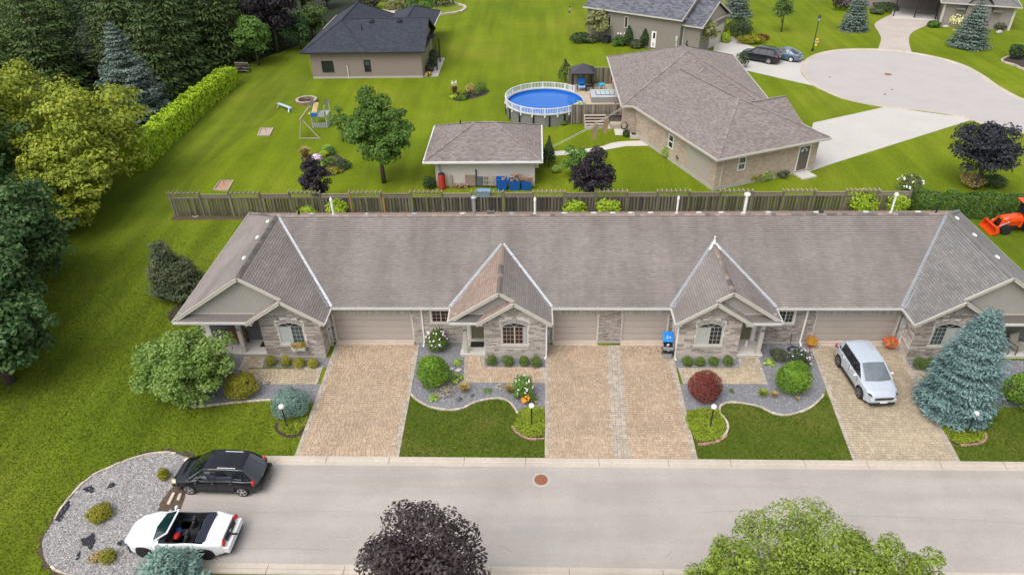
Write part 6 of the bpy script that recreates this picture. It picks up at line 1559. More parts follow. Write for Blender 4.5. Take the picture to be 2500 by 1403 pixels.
# flower pots beside the crossover and the window box
for i, (px, py, rr, fl, lf, lab) in enumerate(((1980,850,.34,'flower_red','lime','green pot plant with red flowers left of the crossover garage'),(2171,852,.40,'flower_red','straw','pot of bright orange red flowers right of the crossover garage'))):
    b = P(px, py); pt = thing('flower_pot', lab, 'flower pot', (b.x, b.y+.1, .03))
    mb = MB(); mb.lathe([(.0,.0),(.15,.0),(.21,.30),(.23,.30),(.23,.35),(.19,.35),(.19,.30),(0,.29)], n=16); part(mb, 'pot', pm('terracotta%d' % i, (.36,.12,.06), .8, .1, 5), pt, local=True, smooth=False)
    g = np.random.default_rng(200+i); n = 500; d_ = unit(n, g); d_[:, 2] = np.abs(d_[:, 2]); C = d_*np.array([rr, rr, .36])*g.uniform(.5, 1.05, (n,1)); C[:, 2] += .36
    card_object('foliage', pt, [(C, d_+unit(n,g)*.6+np.array([0,0,.4]), .09*g.uniform(.7,1.3,n), .5, None)], LEAF[lf], g)
    m_ = 260 if i else 90; d_ = unit(m_, g); d_[:, 2] = np.abs(d_[:, 2]); C = d_*np.array([rr, rr, .40])*1.05; C[:, 2] += .36
    card_object('flowers', pt, [(C, d_+np.array([0,-.3,.5]), .085*g.uniform(.7,1.2,m_), .8, None)], LEAF[fl], g)['kind'] = 'stuff'
wbx = thing('window_box', 'window box of orange flowers under the left bay window', 'flower box', (-13.98,32.36,.86))
mb = MB(); mb.add([(-.38,-.10,-.16),(.38,-.10,-.16),(.38,.10,-.16),(-.38,.10,-.16),(-.42,-.13,.06),(.42,-.13,.06),(.42,.10,.06),(-.42,.10,.06)], [(0,3,2,1),(0,1,5,4),(1,2,6,5),(2,3,7,6),(3,0,4,7),(4,5,6,7)]); part(mb, 'box', GR['plate'], wbx, local=True)
g = np.random.default_rng(210)
for nm, lf, n, s_ in (('foliage','gold',260,.10), ('flowers','flower_orange',60,.08), ('flowers','flower_red',40,.08), ('trailing_flowers','flower_white',40,.07)):
    C = np.stack([g.uniform(-.42,.42,n), g.normal(-.06,.1,n), g.uniform(.0,.36,n)*(1 if 'tr' not in nm else -.5)], 1); o = card_object(nm, wbx, [(C, unit(n,g)+np.array([0,-.5,.5]), s_*g.uniform(.7,1.3,n), .5, None)], LEAF[lf], g); o['kind'] = 'stuff'
# coiled hose and stepping stones
hs_ = thing('garden_hose', 'dark garden hose coiled on the gravel beside the downspout', 'hose', (15.45,33.35,.04))
mb = MB(); mb.tube([((.30+.05*math.sin(k*.9)+.002*k)*math.cos(k*.45), (.22+.04*math.sin(k*1.3))*math.sin(k*.45), .02+.004*(k % 9)) for k in range(64)], .018, 5); part(mb, 'coil', GR['black'], hs_, local=True, smooth=True)
mb = MB(); mb.tube([(.02,.2,.03),(-.1,.45,.1),(-.1,.56,.5),(-.1,.58,.75)], .018, 5); part(mb, 'hose_end', GR['black'], hs_, local=True, smooth=True)
for i, (px, py, s_) in enumerate(((1118,905,.34),(1102,902,.26))):
    b = P(px, py); mb = MB(); mb.prism([(-.5*s_*1.4,0),(0,-.5*s_),(.5*s_*1.4,.02),(.05,.5*s_)], 0, .05); loose(mb, 'stepping_stone', GR['porch'], ['larger pale stepping stone in the gravel by the walkway', 'smaller stepping stone half under the round cedar'][i], 'stepping stone', (b.x, b.y, .03), .1, .012)
mb = MB(); mb.lathe([(0,0),(.09,0),(.10,.1),(.06,.22),(.07,.3),(.05,.38),(0,.40)], n=10); b = P(1845,848); loose(mb, 'garden_figure', GR['plate'], 'small pale garden figure on the porch of the house right of the double driveway', 'figure', (12.6,33.5,.2), smooth=True)
mb = MB(); mb.lathe([(0,0),(.10,0),(.12,.10),(.07,.2),(.08,.24),(0,.28)], n=8); b = P(655,937); loose(mb, 'garden_ornament', pm('ornament', (.45,.36,.28), .7, .4, 20), 'small pale ornament in the gravel by the walkway of the house with the flower box', 'ornament', (b.x, b.y, .02), smooth=True)
# porch furniture
wd_ = pm('brown_bench_wood', (.20,.10,.05), .6, .2, 4, stretch=(.2,1,1))
bn = thing('porch_bench', 'brown wooden bench on the porch of the house with the flower box', 'bench', (-18.2,33.45,.2))
for k in range(3): mb = MB(); mb.box(-.65,.65,-.2+k*.16,-.06+k*.16,.40,.44); part(mb, 'seat_slat', wd_, bn, local=True)
for k in range(2): mb = MB(); mb.box(-.65,.65,.27,.31,.55+k*.2,.70+k*.2); part(mb, 'back_slat', wd_, bn, local=True)
for sg in (-1, 1): mb = MB(); mb.box(sg*.6-.03,sg*.6+.03,-.2,-.14,0,.4); mb.box(sg*.6-.03,sg*.6+.03,.26,.32,0,.95); part(mb, 'bench_leg', GR['black'], bn, local=True)
ch = thing('porch_chair', 'pale cushioned dark chair on the porch at the right edge', 'chair', (28.1,33.1,.2), R(20))
cu = pm('beige_cushion', (.33,.31,.25), .85, .08, 6)
mb = MB(); mb.box(-.32,.32,-.32,.30,.30,.46); part(mb, 'seat_cushion', cu, ch, local=True, bevel=.04); mb = MB(); mb.obox((0,.34,.72),(.62,.14,.62),rx=R(-14)); part(mb, 'back_cushion', cu, ch, local=True, bevel=.04)
for sg in (-1, 1): mb = MB(); mb.tube([(sg*.36,-.34,0),(sg*.36,-.34,.6),(sg*.36,.3,.62),(sg*.36,.42,.0)], .025, 6); part(mb, 'chair_frame', GR['black'], ch, local=True)
tb = thing('porch_table', 'low brown table with red flowers on the porch at the right edge', 'table', (27.2,33.0,.2))
mb = MB(); mb.box(-.36,.36,-.28,.28,.38,.42); part(mb, 'table_top', pm('brown_table', (.22,.19,.17), .7, .1, 5), tb, local=True)
for sx in (-1, 1):
    for sy in (-1, 1): mb = MB(); mb.box(sx*.32-.02,sx*.32+.02,sy*.24-.02,sy*.24+.02,0,.38); part(mb, 'table_leg', GR['black'], tb, local=True)
shrub('potted_flowers', 'dark red potted flowers on the porch table at the right edge', (27.0,33.1), .18, .34, 'red', 220, .07, 220, z=.62, cat='potted plant')

g = np.random.default_rng(700); n = 90
q = np.stack([np.concatenate([g.normal(6.6,.9,40), g.normal(5.0,.5,14), g.normal(-9.5,1.5,20), g.uniform(1,8,16)]), np.concatenate([33.55-np.abs(g.normal(0,.35,40)), g.normal(32.7,.5,14), 33.5-np.abs(g.normal(0,.4,20)), g.uniform(25,33,16)]), np.full(n,.055)], 1)
tag(card_object('fallen_leaves', None, [(q, np.tile([0,0,1.],(n,1))+unit(n,g)*.25, g.uniform(.05,.13,n), .6, None)], GR['mulch'], g), 'dark fallen leaves scattered on the pavers before the garage doors', 'leaves', None, 'stuff')

# ---------------------------------------------------------------- neighbouring houses
def wallmat(name, kind, c1, c2, mortar=None, course=.075, length=.22):
    """brick laid on any upright wall: u along the wall, v up"""
    m, nt, b = _new(name); g = nt.nodes.new('ShaderNodeNewGeometry')
    cr = nt.nodes.new('ShaderNodeVectorMath'); cr.operation = 'CROSS_PRODUCT'; cr.inputs[0].default_value = (0,0,1); nt.links.new(g.outputs['True Normal'], cr.inputs[1])
    dt = nt.nodes.new('ShaderNodeVectorMath'); dt.operation = 'DOT_PRODUCT'; nt.links.new(g.outputs['Position'], dt.inputs[0]); nt.links.new(cr.outputs[0], dt.inputs[1])
    sp = nt.nodes.new('ShaderNodeSeparateXYZ'); nt.links.new(g.outputs['Position'], sp.inputs[0])
    cb = nt.nodes.new('ShaderNodeCombineXYZ'); nt.links.new(dt.outputs['Value'], cb.inputs[0]); nt.links.new(sp.outputs['Z'], cb.inputs[1])
    br = nt.nodes.new('ShaderNodeTexBrick'); nt.links.new(cb.outputs[0], br.inputs['Vector'])
    br.inputs['Color1'].default_value = (*c1, 1); br.inputs['Color2'].default_value = (*c2, 1); br.inputs['Mortar'].default_value = (*(mortar or sc3(c1, 1.3)), 1)
    br.inputs['Scale'].default_value = 1; br.inputs['Brick Width'].default_value = length; br.inputs['Row Height'].default_value = course; br.inputs['Mortar Size'].default_value = .012; br.inputs['Bias'].default_value = -.1
    n = _noise(nt, 1.2, 4); mr = nt.nodes.new('ShaderNodeMapRange'); mr.inputs['To Min'].default_value = .8; mr.inputs['To Max'].default_value = 1.2; nt.links.new(n.outputs[0], mr.inputs[0])
    o = _mix(nt, br.outputs['Color'], mr.outputs[0], 1., 'MULTIPLY'); nt.links.new(o, b.inputs['Base Color']); b.inputs['Roughness'].default_value = .92; b.inputs['Specular IOR Level'].default_value = .15
    _bump(nt, b, br.outputs['Fac'], -.5, .012)
    return m
GR['brick_pink'] = wallmat('pink_brick', 'b', (.43,.325,.255), (.58,.47,.39), (.34,.29,.25), .11, .33)
GR['brick_grey'] = wallmat('grey_brick', 'b', (.20,.165,.155), (.30,.25,.235), (.33,.31,.29), .09, .26)
def hip(parent, M, x0, x1, y0, y1, ze, m, mats, ridge='y', ends=('hip','hip'), c=.145, tab=.32, local=False, gutter=True, t=.016, seed=1, skip=()):
    T = (lambda p: M @ Vector(p)) if M is not None else (lambda p: Vector(p))
    hw = (x1-x0)/2 if ridge == 'y' else (y1-y0)/2; zr = ze+hw*m
    if ridge == 'y':
        a = y0+(hw if ends[0] == 'hip' else 0); b = y1-(hw if ends[1] == 'hip' else 0); xm = (x0+x1)/2
        sl = dict(left=[(x0,y1,ze),(x0,y0,ze),(xm,a,zr),(xm,b,zr)], right=[(x1,y0,ze),(x1,y1,ze),(xm,b,zr),(xm,a,zr)], front=[(x0,y0,ze),(x1,y0,ze),(xm,a,zr)], back=[(x1,y1,ze),(x0,y1,ze),(xm,b,zr)])
        gone = {'front': ends[0] != 'hip', 'back': ends[1] != 'hip'}
    else:
        a = x0+(hw if ends[0] == 'hip' else 0); b = x1-(hw if ends[1] == 'hip' else 0); ym = (y0+y1)/2
        sl = dict(front=[(x0,y0,ze),(x1,y0,ze),(b,ym,zr),(a,ym,zr)], back=[(x1,y1,ze),(x0,y1,ze),(a,ym,zr),(b,ym,zr)], left=[(x0,y1,ze),(x0,y0,ze),(a,ym,zr)], right=[(x1,y0,ze),(x1,y1,ze),(b,ym,zr)])
        gone = {'left': ends[0] != 'hip', 'right': ends[1] != 'hip'}
    for i, (k, p) in enumerate(sl.items()):
        if gone.get(k) or k in skip: continue
        courses('roof_slope', [T(q) for q in p], parent, mats, c=c, tab=tab, t=t, gap=.02, seed=seed*10+i, local=local)
    if gutter:
        mb = MB(M); g = .11
        if not gone.get('front'): mb.box(x0-g, x1+g, y0-g, y0, ze-.16, ze-.005)
        if not gone.get('back'): mb.box(x0-g, x1+g, y1, y1+g, ze-.16, ze-.005)
        if not gone.get('left'): mb.box(x0-g, x0, y0, y1, ze-.16, ze-.005)
        if not gone.get('right'): mb.box(x1, x1+g, y0, y1, ze-.16, ze-.005)
        mb.box(x0+.02, x1-.02, y0+.02, y1-.02, ze-.14, ze-.10)
        part(mb, 'gutter', GR['trim'] if gutter is True else gutter, parent, local=local, kind='stuff')
    # hip and ridge cap strips
    mb = MB(M); P3 = lambda p, dz=.03: Vector(p)+Vector((0,0,dz))
    if ridge == 'y': A, B = (xm,a,zr), (xm,b,zr); corners = [((x0,y0,ze),A,ends[0]),((x1,y0,ze),A,ends[0]),((x0,y1,ze),B,ends[1]),((x1,y1,ze),B,ends[1])]
    else: A, B = (a,ym,zr), (b,ym,zr); corners = [((x0,y0,ze),A,ends[0]),((x0,y1,ze),A,ends[0]),((x1,y0,ze),B,ends[1]),((x1,y1,ze),B,ends[1])]
    lines = [(P3(q), P3(e)) for q, e, k in corners if k == 'hip']+[(P3(A), P3(B))]
    for q, e in lines:
        d = (e-q); n = max(1, int(d.length/.33))
        for i in range(n):
            mb.beam(q+d*(i/n), q+d*((i+.96)/n)+Vector((0,0,-.008)), .24, .03)
    part(mb, 'ridge_caps', mats[0], parent, local=local, kind='stuff')
    return zr
SB = [GR['shingle_brown'], GR['shingle_gap']]; SD = [GR['shingle_dark'], pm('dark_gap', (.02,.022,.03), .9, .1, 5)]; SU = [GR['shingle_blue'], pm('bluegrey_gap', (.06,.063,.075), .9, .1, 5)]
def PW(px, py, p0, ang):
    """where the view through a pixel meets the upright plane through p0 with direction ang: (along, z)"""
    d = (px-1250)/CAM_F*_R2 - (py-701.5)/CAM_F*_U2 + _F; n = Vector((-math.sin(ang), math.cos(ang), 0)); o = Vector((0,0,CAM_H))
    t = (Vector(p0)-o).dot(n)/d.dot(n); q = o+d*t; u = Vector((math.cos(ang), math.sin(ang), 0)); return ((q-Vector(p0)).dot(u), q.z)

BH = thing('brick_house', 'pink brick bungalow with large brown hip roof beyond the fence', 'house', (16,70,0))
ZB = 3.2; RB = .43
hip(BH, None, 8.37, 22.75, 66.6, 83.0, ZB, RB, SB, 'y', seed=3)
hip(BH, None, 10.83, 22.6, 64.27, 79.0, ZB-.004, RB, SB, 'y', seed=4)
ANG = R(22.8); MW = Matrix.Translation((14.82,53.87,0)) @ Matrix.Rotation(ANG, 4, 'Z')
hip(BH, MW, 0, 11.45, 0, 15.0, ZB-.008, RB, SB, 'y', ('hip','gable'), seed=5)
hip(BH, MW, 5.5, 11.6, 3.6, 9.4, ZB-.012, .55, SB, 'x', ('gable','gable'), seed=6, gutter=False)
mb = MB(); mb.box(8.9,22.2,67.1,82.5,0,ZB-.1); mb.box(11.35,22.1,64.8,70,0,ZB-.1); part(mb, 'brick_wall', GR['brick_pink'], BH)
MWw = Matrix.Translation((14.82,53.87,0)) @ Matrix.Rotation(ANG, 4, 'Z') @ Matrix.Translation((.5,.6,0))
mb = MB(MWw); mb.box(0,10.45,0,13.2,.3,ZB-.1); part(mb, 'garage_brick_wall', GR['brick_pink'], BH)
mb = MB(MWw); mb.box(-.03,10.48,-.03,13.2,-.05,.32); part(mb, 'foundation', GR['concrete'], BH)
mb = MB(); mb.box(8.87,11.3,67.07,70,-.05,.3); part(mb, 'foundation', GR['concrete'], BH)
mb = MB(MWw); mb.box(-.012,0,.9,4.2,.05,ZB-.15); part(mb, 'side_garage_panel', GR['garage'], BH)
W0 = MWw @ Vector((0,0,0))
def on_wall(px0, px1, py0, py1, p0, ang): a = PW(px0, py1, p0, ang); b = PW(px1, py0, p0, ang); return a[0], b[0], a[1], b[1]
a = PW(1800,417,W0,ANG); b = PW(1822,381,W0,ANG)
window(BH, a[0]-.05, b[0]+.05, a[1], b[1], -.05, -2, 4, 1, .09, ('glass','glass'), GR['white'], MWw, .09, name='sash_window')
a2 = PW(1943,418,W0,ANG); b2 = PW(1960,367,W0,ANG)
mb = MB(MWw); x0, x1 = a2[0]-.1, a2[0]+1.0; mb.box(x0-.1,x0,-.06,.02,.3,2.5); mb.box(x1,x1+.1,-.06,.02,.3,2.5); mb.box(x0-.1,x1+.1,-.06,.02,2.5,2.6); dr = part(mb, 'side_door', GR['white'], BH)
mb = MB(MWw); mb.box(x0,x1,-.03,.0,.3,2.5); part(mb, 'door_leaf', pm('brown_door', (.13,.11,.10), .5, .05, 3), dr)
mb = MB(MWw); arcs = [(x0+.5+.36*math.cos(t), -.045, 2.05+.34*math.sin(t)) for t in [PI*k/10 for k in range(11)]]; mb.poly(arcs); part(mb, 'fan_light', GR['plate'], dr)
mb = MB(MWw)
for t in (.5,1.05,1.57,2.1,2.65): mb.beam((x0+.5,-.052,2.06),(x0+.5+.32*math.cos(t),-.052,2.06+.30*math.sin(t)),.05,.02)
part(mb, 'fan_bars', GR['glass'], dr)
mb = MB(MWw); mb.box(x0-.2,x1+.2,-1.3,-.06,0,.14); part(mb, 'door_step', GR['porch'], BH)
mb = MB(MWw); mb.box(.5,.6,-.1,-.01,.3,ZB-.15); part(mb, 'downspout', GR['trim'], BH)
# windows on the left wall of the wing and the back wall
ML = MWw @ Matrix.Translation((0,0,0)) @ Matrix.Rotation(R(-90),4,'Z')
lw = PW(1640,333,W0,ANG+PI/2)
window(BH, -lw[0]-.42, -lw[0]+.42, 1.15, 2.45, -.05, -2, 1, 1, .09, ('glass','glass'), GR['white'], ML, .09, name='sash_window')
a = PY(1556,284,67.1); b = PY(1572,263,67.1)
window(BH, a.x-.1, b.x+.1, a.z-.1, b.z+.1, 67.05, -2, 1, 1, .09, ('teal_glass','teal_glass'), GR['white'], None, .09, name='sash_window')
mb = MB(); mb.box(11.31,11.36,65.1,66.1,.3,2.5); part(mb, 'white_side_door', GR['white'], BH)
mb = MB(); c0 = P(1520,334); c1 = P(1588,322); mb.box(9.35,11.15,66.1,66.25,0,.35); mb.box(9.35,9.5,66.25,67.08,0,.35); mb.box(11.0,11.15,66.25,67.08,0,.35); ww = part(mb, 'window_well', GR['trim'], BH)
mb = MB(); mb.box(9.5,11.0,66.25,67.08,.02,.28); part(mb, 'well_cover', glass('well_glass', (.015,.03,.05)), ww)
mb = MB(); q = Vector((16.4,78.6,5.55)); mb.lathe([(.16,0),(.16,.08),(.07,.12),(.07,.5),(0,.5)], q, 10); part(mb, 'vent_pipe', GR['black'], BH)
# shed
SHD = thing('shed', 'pale vertical clad shed with a brown hip roof behind the fence', 'shed', (-4.4,59.2,0))
hip(SHD, None, -9.38, .56, 55.1, 63.35, 2.6, .45, SB, 'x', seed=7, gutter=GR['white'])
shed_m = pm('pale_cladding', (.62,.585,.545), .6, .05, 3)
mb = MB(); mb.box(-8.55,-.02,55.75,62.8,0,2.5); part(mb, 'shed_wall', shed_m, SHD)
mb = MB(); x = -8.5
while x < -.1: mb.box(x, x+.045, 55.722, 55.75, .02, 2.46); x += .15
part(mb, 'cladding_ribs', shed_m, SHD, kind='stuff')
mb = MB(); mb.tube([(-9.2,55.1,2.5),(-8.25,55.6,2.3),(-8.2,55.62,2.0),(-8.1,55.6,1.25)], .05, 8); mb.sphere((-8.22,55.6,2.28),.11,8,6); part(mb, 'downspout', GR['metal'], SHD)
mb = MB(); mb.cyl((-6.6,59.8,4.1),(-6.6,59.8,4.42),.06,n=8); part(mb, 'vent_pipe', GR['black'], SHD)
mb = MB(); mb.box(.0,.32,58.2,58.9,.55,1.25); part(mb, 'heat_pump', GR['white'], SHD, bevel=.03)
# things behind the shed
rb_ = thing('rain_barrel', 'red ribbed rain barrel with a dark lid at the shed corner', 'barrel', (-8.0,55.25,0))
mb = MB(); pr = [(.24,.0)]
for k in range(8): pr += [(.30,.08+k*.16),(.30,.18+k*.16),(.275,.21+k*.16)]
mb.lathe(pr+[(.24,1.36)], n=20); part(mb, 'barrel', pm('barrel_red', (.42,.03,.015), .5, .1, 5), rb_, local=True, smooth=False)
mb = MB(); mb.lathe([(.27,1.36),(.27,1.42),(.15,1.5),(0,1.52)], n=18); part(mb, 'lid', GR['liner'], rb_, local=True)
bb = pm('tub_blue', (.01,.10,.42), .45, .06, 4)
for i, (x, w_, h) in enumerate(((-2.85,.95,1.05),(-1.75,1.0,.9),(-.75,.85,.85))):
    t_ = thing('blue_tub', ['left blue tub behind the shed with a log on top', 'middle blue tub behind the shed filled with firewood', 'right blue tub behind the shed under flat boards'][i], 'tub', (x,55.1,0), 0, 'blue tubs behind the shed')
    mb = MB(); a = w_/2; mb.add([(-a*.8,-.3,0),(a*.8,-.3,0),(a*.8,.3,0),(-a*.8,.3,0),(-a,-.4,h),(a,-.4,h),(a,.4,h),(-a,.4,h),(-a*.9,-.34,h),(a*.9,-.34,h),(a*.9,.34,h),(-a*.9,.34,h),(-a*.8,-.28,h*.6),(a*.8,-.28,h*.6),(a*.8,.28,h*.6),(-a*.8,.28,h*.6)],
        [(0,1,5,4),(1,2,6,5),(2,3,7,6),(3,0,4,7),(4,5,9,8),(5,6,10,9),(6,7,11,10),(7,4,8,11),(8,9,13,12),(9,10,14,13),(10,11,15,14),(11,8,12,15),(12,13,14,15)]); part(mb, 'tub', bb, t_, local=True)
    lg = thing('firewood', ['single log on the left blue tub', 'heap of split logs in the middle blue tub', 'pale boards lying on the right blue tub'][i], 'firewood', (x,55.1,h*.62))
    logm = pm('log_wood%d' % i, (.30,.20,.13), .85, .3, 7)
    for k in range((4,9,6)[i]):
        mb = MB()
        if i < 2: mb.cyl((0,-.28,0),(0,.28,0),.085+rnd.uniform(0,.03),n=8)
        else: mb.box(-.55,.55,-.1,.1,0,.04)
        o = part(mb, 'log' if i < 2 else 'plank', logm, lg, local=True); o.location = ((rnd.uniform(-.3,.3), rnd.uniform(-.05,.05), .08+.1*k) if i < 2 else (rnd.uniform(-.1,.1), rnd.uniform(-.1,.1), .3+.06*k)); o.rotation_euler = (0,0,rnd.gauss(0,.35))
mb = MB(); mb.obox((0,0,.6),(.85,.06,.95),rx=-.12); loose(mb, 'leaning_slab', pm('slab_brown', (.27,.20,.165), .9, .2, 4), 'square brownish slab leaning on the shed wall', 'slab', (-5.6,55.62,.0))
mb = MB(); mb.obox((0,0,.55),(.95,.06,.8),rx=-.15); loose(mb, 'leaning_sheet', pm('sheet_grey', (.10,.11,.115), .7, .2, 4), 'dark grey sheet leaning on the shed wall', 'sheet', (-4.55,55.6,.0))
mb = MB(); mb.cyl((0,0,0),(0,.05,1.6),.05,n=8); loose(mb, 'iron_pipe', GR['iron'], 'thin dark pipe standing against the shed wall', 'pipe', (-5.05,55.6,.0))
mb = MB(); mb.box(-.08,.08,-.03,.03,0,1.15); loose(mb, 'wood_post', GR['slatwood'], 'upright pale board beside the red barrel', 'board', (-7.25,55.55,.0))
pal = thing('pallet', 'wooden pallet leaning in the middle of the shed wall', 'pallet', (-3.85,55.35,.25))
for k in range(6): mb = MB(); mb.box(-.6+k*.2,-.5+k*.2,-.06,-.03,0,.9); part(mb, 'slat', GR['slatwood'], pal, local=True)
for k in range(3): mb = MB(); mb.box(-.6,.5,-.03,.03,.05+k*.38,.13+k*.38); part(mb, 'stringer', GR['slatwood'], pal, local=True)
wp = thing('firewood', 'low row of short logs along the shed wall', 'firewood', (-6.5,55.45,0))
for k in range(16):
    mb = MB(); mb.cyl((0,-.2,0),(0,.2,0),.07+rnd.uniform(0,.035),n=7); o = part(mb, 'log', logm, wp, local=True); o.location = (-.6+(k % 8)*.17, rnd.uniform(-.08,.08), .1+.17*(k//8)); o.rotation_euler = (0,0,rnd.gauss(0,.3))
mb = MB(); mb.box(-.55,.55,-.3,.3,0,.42); mb.box(-.58,.58,-.33,.33,.42,.48); loose(mb, 'storage_crate', pm('crate_blue', (.15,.32,.55), .5, .1, 5), 'pale blue crate low behind the fence trellis', 'crate', (-4.35,54.0,0), 0, .02)
shrub('thuja', 'narrow dark evergreen at the right wall of the shed', (1.25,59.8), .62, 2.7, 'thuja', 1500, .17, 300)
shrub('hydrangea', 'small pale green bush at the foot of the shed evergreen', (1.9,58.6), .45, .6, 'hosta', 350, .14, 301)
shrub('border_shrub', 'dark green bush at the left corner of the shed', (-9.1,55.4), .6, 1.0, 'thuja', 700, .15, 302, tight=.85)

# dark roofed house at the upper left
DH = thing('dark_roofed_house', 'low taupe house with dark slate blue hip roof left of centre', 'house', (-20,92,0))
hip(DH, None, -28.2, -13.2, 85.5, 96.4, 3.3, .48, SD, 'x', ('hip','gable'), seed=8, gutter=GR['iron'])
hip(DH, None, -28.2, -19.9, 85.55, 104.6, 3.29, .62, SD, 'y', seed=9, gutter=GR['trim'])
hip(DH, None, -20.2, -13.6, 92, 106.6, 3.2, .45, SD, 'y', seed=10, gutter=GR['trim'])
lap = pm('taupe_lap', (.27,.215,.195), .6, .06, 3); lapg = pm('lap_shadow', (.10,.085,.075), .8, .05, 3)
mb = MB(); mb.box(-27.3,-13.75,86.05,96,0,3.25); mb.box(-27.3,-20.5,90,104,0,3.2); part(mb, 'house_wall', lap, DH)
courses('lap_siding', [(-27.3,86.04,.25),(-13.75,86.04,.25),(-13.75,86.04,3.2),(-27.3,86.04,3.2)], DH, [lap, lapg], c=.2, tab=0, t=.03, gap=.016, out=(0,-1,0), seed=11)
mb = MB(); mb.add([(-13.74,86.05,3.25),(-13.74,95.9,3.25),(-13.74,90.95,5.75)], [(0,1,2)]); part(mb, 'gable_wall', pm('olive_board', (.26,.235,.16), .7, .05, 3), DH)
mb = MB(); mb.box(-13.76,-13.72,86.05,96,.2,3.25); part(mb, 'side_wall', pm('olive_board2', (.26,.235,.16), .7, .05, 3), DH)
mb = MB()
for s2 in (1, -1): mb.beam((-13.16,90.95-s2*5.5,3.22),(-13.16,90.95,5.86),.06,.24)
part(mb, 'rake_board', GR['iron'], DH, kind='stuff')
mb = MB(); mb.box(-27.34,-13.7,86.0,86.05,-.05,.24); part(mb, 'foundation', GR['concrete'], DH)
for (pxa, pya, pxb, pyb, ns) in ((788,174,812,150,1),(891,173,903,148,-2)):
    a = PY(pxa, pya, 86); b = PY(pxb, pyb, 86); window(DH, a.x, b.x, a.z-.1, b.z+.05, 85.93, ns, 1, 1, .12, ('glass','teal_glass') if ns < 0 else ('glass',), GR['black'], None, .1, name='black_window')
mb = MB(); mb.cyl((-22.9,85.95,.0),(-22.9,85.95,1.6),.05,n=6); part(mb, 'white_pipe', GR['white'], DH)
for px, py in ((908,50),(976,50)): q = PY(px, py, 90.5); mb = MB(); mb.lathe([(.42,0),(.42,.1),(.3,.28),(.26,.34),(0,.38)], (q.x,90.4,5.55), 10); part(mb, 'roof_vent', SD[1], DH)
for px, py in ((857,18),(848,31),(838,46),(842,53)): q = P(px, py, 5.3); mb = MB(); mb.obox((q.x+.0,q.y,5.2),(.5,.6,.12),ry=-.5); part(mb, 'roof_vent', SD[1], DH)
mb = MB(); q = PY(882,62,89); mb.cyl((q.x,89,4.9),(q.x,89,5.7),.06,n=6); part(mb, 'vent_pipe', GR['black'], DH)
for y in (88.5, 92.0): mb = MB(); mb.box(-12.35,-12.2,y,y+.15,0,3.1); part(mb, 'porch_post', GR['iron'], DH)
mb = MB(); mb.box(-13.7,-12.9,92,94,3.05,3.15); part(mb, 'porch_roof', SD[0], DH)
mb = MB(); mb.box(-13.7,-11.9,86.3,94,0,.12); part(mb, 'porch_slab', GR['concrete'], DH)
for i, (px, py, r, h, lf) in enumerate(((1062,150,.7,1.6,'cypress'),(1056,166,.6,1.2,'thuja'),(1050,176,.5,.9,'cypress'))): shrub('ornamental_grass', ['tall grey green grass at the right end of the dark roofed house', 'middle dark grass beside the dark roofed house', 'lower grey grass near the corner flowers'][i], at(px,py), r, h, lf, 700, .2, 310+i, tight=.8)
shrub('corner_flowers', 'orange pink flowers at the corner of the dark roofed house', at(1047,187), .35, .5, 'box', 260, .13, 314, flowers=[('flower_orange', 16, .14)], cat='flowers')
# grey house at the top
e1 = P(1425,16,4.3); e2 = P(1666,50,4.3); ga = math.atan2(e2.y-e1.y, e2.x-e1.x); Lg = (e2-e1).length
GH = thing('grey_house', 'taupe sided house with a blue grey shingle roof at the top', 'house', (e1.x,e1.y,0), ga)
hip(GH, None, 0, Lg, 0, 13, 4.3, .5, SU, 'x', ('gable','gable'), seed=12, local=True, gutter=GR['trim'], c=.2, tab=.4)
hip(GH, None, Lg-.4, Lg+2.6, .7, 10.0, 3.6, .5, SU, 'x', ('gable','gable'), seed=13, local=True, gutter=GR['trim'], c=.2, tab=.4)
gs = pm('grey_lap', (.24,.215,.19), .6, .06, 3); gsg = pm('grey_lap_shadow', (.10,.09,.08), .8, .05, 3)
mb = MB(); mb.box(.45,Lg-.3,.45,12.5,0,4.2); mb.box(Lg-.3,Lg+2.2,1.1,9.6,0,3.5); part(mb, 'house_wall', gs, GH, local=True)
courses('lap_siding', [(.45,.44,.1),(Lg-.3,.44,.1),(Lg-.3,.44,4.15),(.45,.44,4.15)], GH, [gs, gsg], c=.2, tab=0, t=.035, gap=.018, out=(0,-1,0), seed=14, local=True)
courses('lap_siding', [(Lg-.3,1.09,.1),(Lg+2.2,1.09,.1),(Lg+2.2,1.09,3.45),(Lg-.3,1.09,3.45)], GH, [gs, gsg], c=.2, tab=0, t=.035, gap=.018, out=(0,-1,0), seed=15, local=True)
mb = MB(); mb.add([(Lg+2.2,1.1,3.5),(Lg+2.2,9.6,3.5),(Lg+2.2,5.35,5.75)], [(0,1,2)]); mb.add([(Lg-.25,.5,4.2),(Lg-.25,12.5,4.2),(Lg-.25,6.5,7.4)], [(0,1,2)]); part(mb, 'gable_wall', pm('taupe_board', (.36,.32,.28), .7, .05, 3), GH, local=True, kind='stuff')
mb = MB()
for s2 in (-1, 1): mb.beam((Lg+2.62,5.35+s2*4.75,3.52),(Lg+2.62,5.35,5.88),.06,.22); mb.beam((Lg+.03,6.5+s2*6.6,4.22),(Lg+.03,6.5,7.5),.06,.2)
part(mb, 'rake_board', GR['trim'], GH, local=True, kind='stuff')
mb = MB(); mb.box(Lg+2.2,Lg+2.26,4.2,9.0,0,2.5); part(mb, 'garage_door', GR['trim'], GH, local=True)
W1 = GH.matrix_basis if False else None
wp0 = Vector((e1.x,e1.y,0))+Vector((-math.sin(ga),math.cos(ga),0))*.45
def gw(px0, px1, py0, py1): a = PW(px0,py1,wp0,ga); b = PW(px1,py0,wp0,ga); return a[0], b[0], a[1], b[1]
